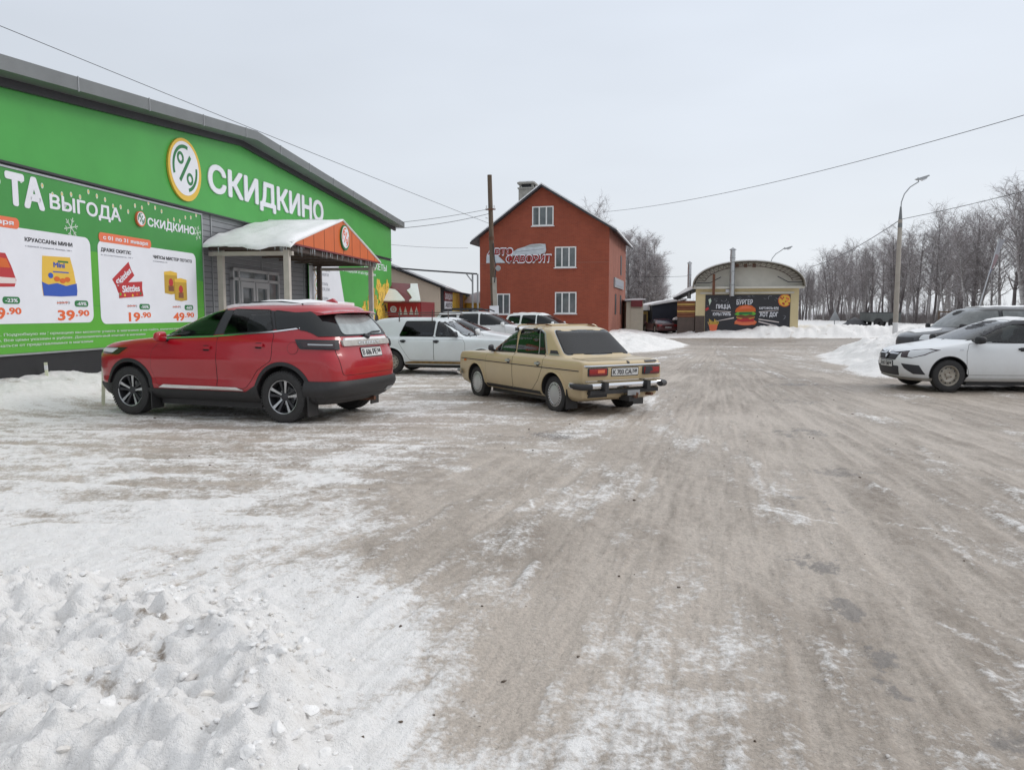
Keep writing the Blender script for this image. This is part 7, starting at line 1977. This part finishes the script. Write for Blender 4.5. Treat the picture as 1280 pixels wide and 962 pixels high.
def lamp(x, y, H, reach, rz, lbl, base_white=True, z0=0.):
    t = thing('street_lamp', lbl, 'street lamp', (x, y, z0), rz, 'street lamps')
    b = MB(); b.lathe([(0, -.4), (.15, -.4), (.13, H * .5), (.115, H), (0, H)], 'concrete', 16, 'Z'); b.build('post', t, 40)
    if base_white: b = MB(); b.lathe([(.152, -.3), (.147, 1.05), (.14, 1.05)], 'white', 16, 'Z'); b.build('painted_base', t, 40)
    b = MB(); b.lathe([(.118, H - .45), (.128, H - .40), (.10, H + .1), (.05, H + .7), (.034, H + .75)], 'verge_metal', 14, 'Z')
    pts = [(0, 0, H + .6), (.02, 0, H + 1.0), (.16, 0, H + 1.45), (.45, 0, H + 1.83), (.9, 0, H + 2.12), (reach, 0, H + 2.36)]
    b.tube(pts, .032, 'grey_metal', 8); b.build('arm', t, 50)
    b = MB(); b.ext([(reach - .15, H + 2.27), (reach + .15, H + 2.36), (reach + .55, H + 2.48), (reach + .6, H + 2.42), (reach + .3, H + 2.26), (reach, H + 2.2)], lambda a, c, d: (a, d, c), -.12, .12, 'grey_metal'); h = b.build('lamp_head', t)
    b = MB(); b.ext([(reach + .12, H + 2.24), (reach + .5, H + 2.38), (reach + .45, H + 2.26), (reach + .25, H + 2.16)], lambda a, c, d: (a, d, c), -.09, .09, 'lampclear'); b.build('lamp_glass', h)
    return t
lamp(22.4, 45, 6.95, .85, R(-8), 'tall concrete street lamp with a white painted base behind the snow bank')
lamp(21.95, 66, 4.75, 1.2, R(-5), 'street lamp whose curved arm shows above the arched garage roof', False)

def cable(name, p0, p1, sag, r_, lbl, group='overhead wires'):
    P0, P1 = Vector(p0), Vector(p1); n = 28
    pts = [P0.lerp(P1, i / n) - Vector((0, 0, sag * 4 * (i / n) * (1 - i / n))) for i in range(n + 1)]
    b = MB(); b.tube(pts, r_, 'wire', 5); o = b.build(name, None, 60); tag(o, lbl, 'wire', group); return o
cable('power_cable', (-15.2, 17, 9.42), (-1.25, 44, 6.60), .05, .010, 'long black wire running over the store roof to the wooden pole')
cable('power_cable', (-6.3, 39.2, 6.06), (-1.28, 43.95, 7.42), .08, .012, 'upper wire from the store corner to the bracket of the wooden pole')
cable('power_cable', (-6.3, 39.2, 5.80), (-1.3, 43.9, 7.15), .14, .014, 'lower sagging wire from the store corner to the wooden pole')
cable('power_cable', (-8.5, 48, 5.9), (-3.0, 53, 6.0), .1, .010, 'faint low wire between the warehouse and the brick house')
cable('power_cable', (6.9, 60, 9.3), (17.9, 25.5, 8.35), .55, .013, 'single wire crossing the sky right of the brick house')
cable('power_cable', (22.5, 45, 6.98), (29.0, 38.5, 8.6), .12, .016, 'thick black wire rising right from the street lamp')
cable('power_cable', (22.3, 45, 6.88), (30.0, 78, 6.2), .35, .022, 'thick black wire falling left from the street lamp')
cable('power_cable', (9.5, 60, 4.4), (13.4, 58, 4.35), .05, .012, 'short level wire left of the arched garage')

# warning sign seen from behind
t = thing('warning_sign', 'triangular road sign seen from behind before the far trees', 'road sign', (29.3, 70, 0))
b = MB(); b.tube([(-.0, 0, -.2), (0, 0, 1.95)], .04, 'grey_metal', 8); b.build('post', t)
b = MB(); b.xz([(-.52, .9), (.52, .9), (0, 1.85)], .045, .07, 'steel'); b.build('sign_plate', t)
# leaning flag pole among the trees
t = thing('flag_pole', 'leaning pole with a narrow faded tricolour flag among the right-hand trees', 'flag', (34.9, 58.5, 0))
b = MB(); b.tube([(0, 0, 0), (1.75, 0, 7.2)], [.06, .03], 'steel', 8); b.build('pole', t)
b = MB()
for k, m_ in enumerate(('flag_white', 'flag_red', 'navy_flag')):
    mm('navy_flag', (.16, .17, .26), .7); mm('flag_white', (.30, .30, .32), .7); mm('flag_red', (.26, .19, .20), .7)
    P = []
    for i in range(9):
        u = i / 8; z = 7.1 - 1.1 * k - u * 1.15; w0 = .50 * (1 - (k + u) / 3.15); x = z * 1.75 / 7.2
        P.append((x, z, x + w0))
    V = [(x0, .03 + .05 * math.sin(z * 3), z) for x0, z, x1 in P] + [(x1, .03 + .09 * math.sin(z * 3 + 1), z) for x0, z, x1 in P]
    V2 = [(x, y + .012, z) for x, y, z in V]; n = 9
    F = [(i, i + 1, n + i + 1, n + i) for i in range(n - 1)] + [(2 * n + i, 3 * n + i, 3 * n + i + 1, 2 * n + i + 1) for i in range(n - 1)] + [(n + i, n + i + 1, 3 * n + i + 1, 3 * n + i) for i in range(n - 1)]
    b.add(V + V2, F, m_)
b.build('flag', t, 60)
# rail fence and a parked truck by the trees
t = thing('rail_fence', 'dark wooden rail fence below the right-hand trees', 'fence', (36.5, 66, 0), R(-14))
b = MB(); b.box(0, 9.2, -.04, .04, 1.62, 1.75, 'wood_pole'); b.box(0, 9.2, -.04, .04, .95, 1.06, 'wood_pole'); b.build('rail', t)
for i in range(6): b = MB(); b.box(i * 1.8, i * 1.8 + .12, .05, .17, -.2, 1.8, 'wood_pole'); b.build('fence_post', t)
t = thing('box_trailer', 'grey-green low trailer with a dark hump half hidden behind the lamp post base', 'trailer', (30.7, 66, .30), R(4))
mm('trailer_green', (.10, .108, .105), .6, var=.2)
b = MB(); b.box(0, 2.7, 0, 1.8, .55, 1.30, 'trailer_green'); b.box(-.05, 2.75, -.02, 1.82, 1.30, 1.36, 'dark_metal'); b.build('bed', t)
b = MB(); b.tube([(-1.6, .9, .6), (0, .9, .6)], .05, 'dark_metal', 6); b.build('drawbar', t)
for x in (.7, 2.0):
    for y in (-.03, 1.83):
        b = MB(); b.lathe([(.1, -.1), (.38, -.1), (.42, -.05), (.42, .05), (.38, .1), (.1, .1)], 'rubber', 20, 'Y', (x, y, .42), True); b.build('wheel', t, 40)
b = MB(); V = []
for i in range(9):
    for j in range(7):
        u = -1.9 + 2.0 * i / 8; v = 1.8 * j / 6; V.append((u, v, .15 + .75 * max(0, math.sin(math.pi * i / 8)) * max(0, math.sin(math.pi * j / 6)) ** .6 + .06 * math.sin(i * 3 + j * 5)))
b.add(V, [(i * 7 + j, i * 7 + j + 1, i * 7 + 8 + j, i * 7 + 7 + j) for i in range(8) for j in range(6)], 'dark_metal'); b.build('tarpaulin', t, 60)
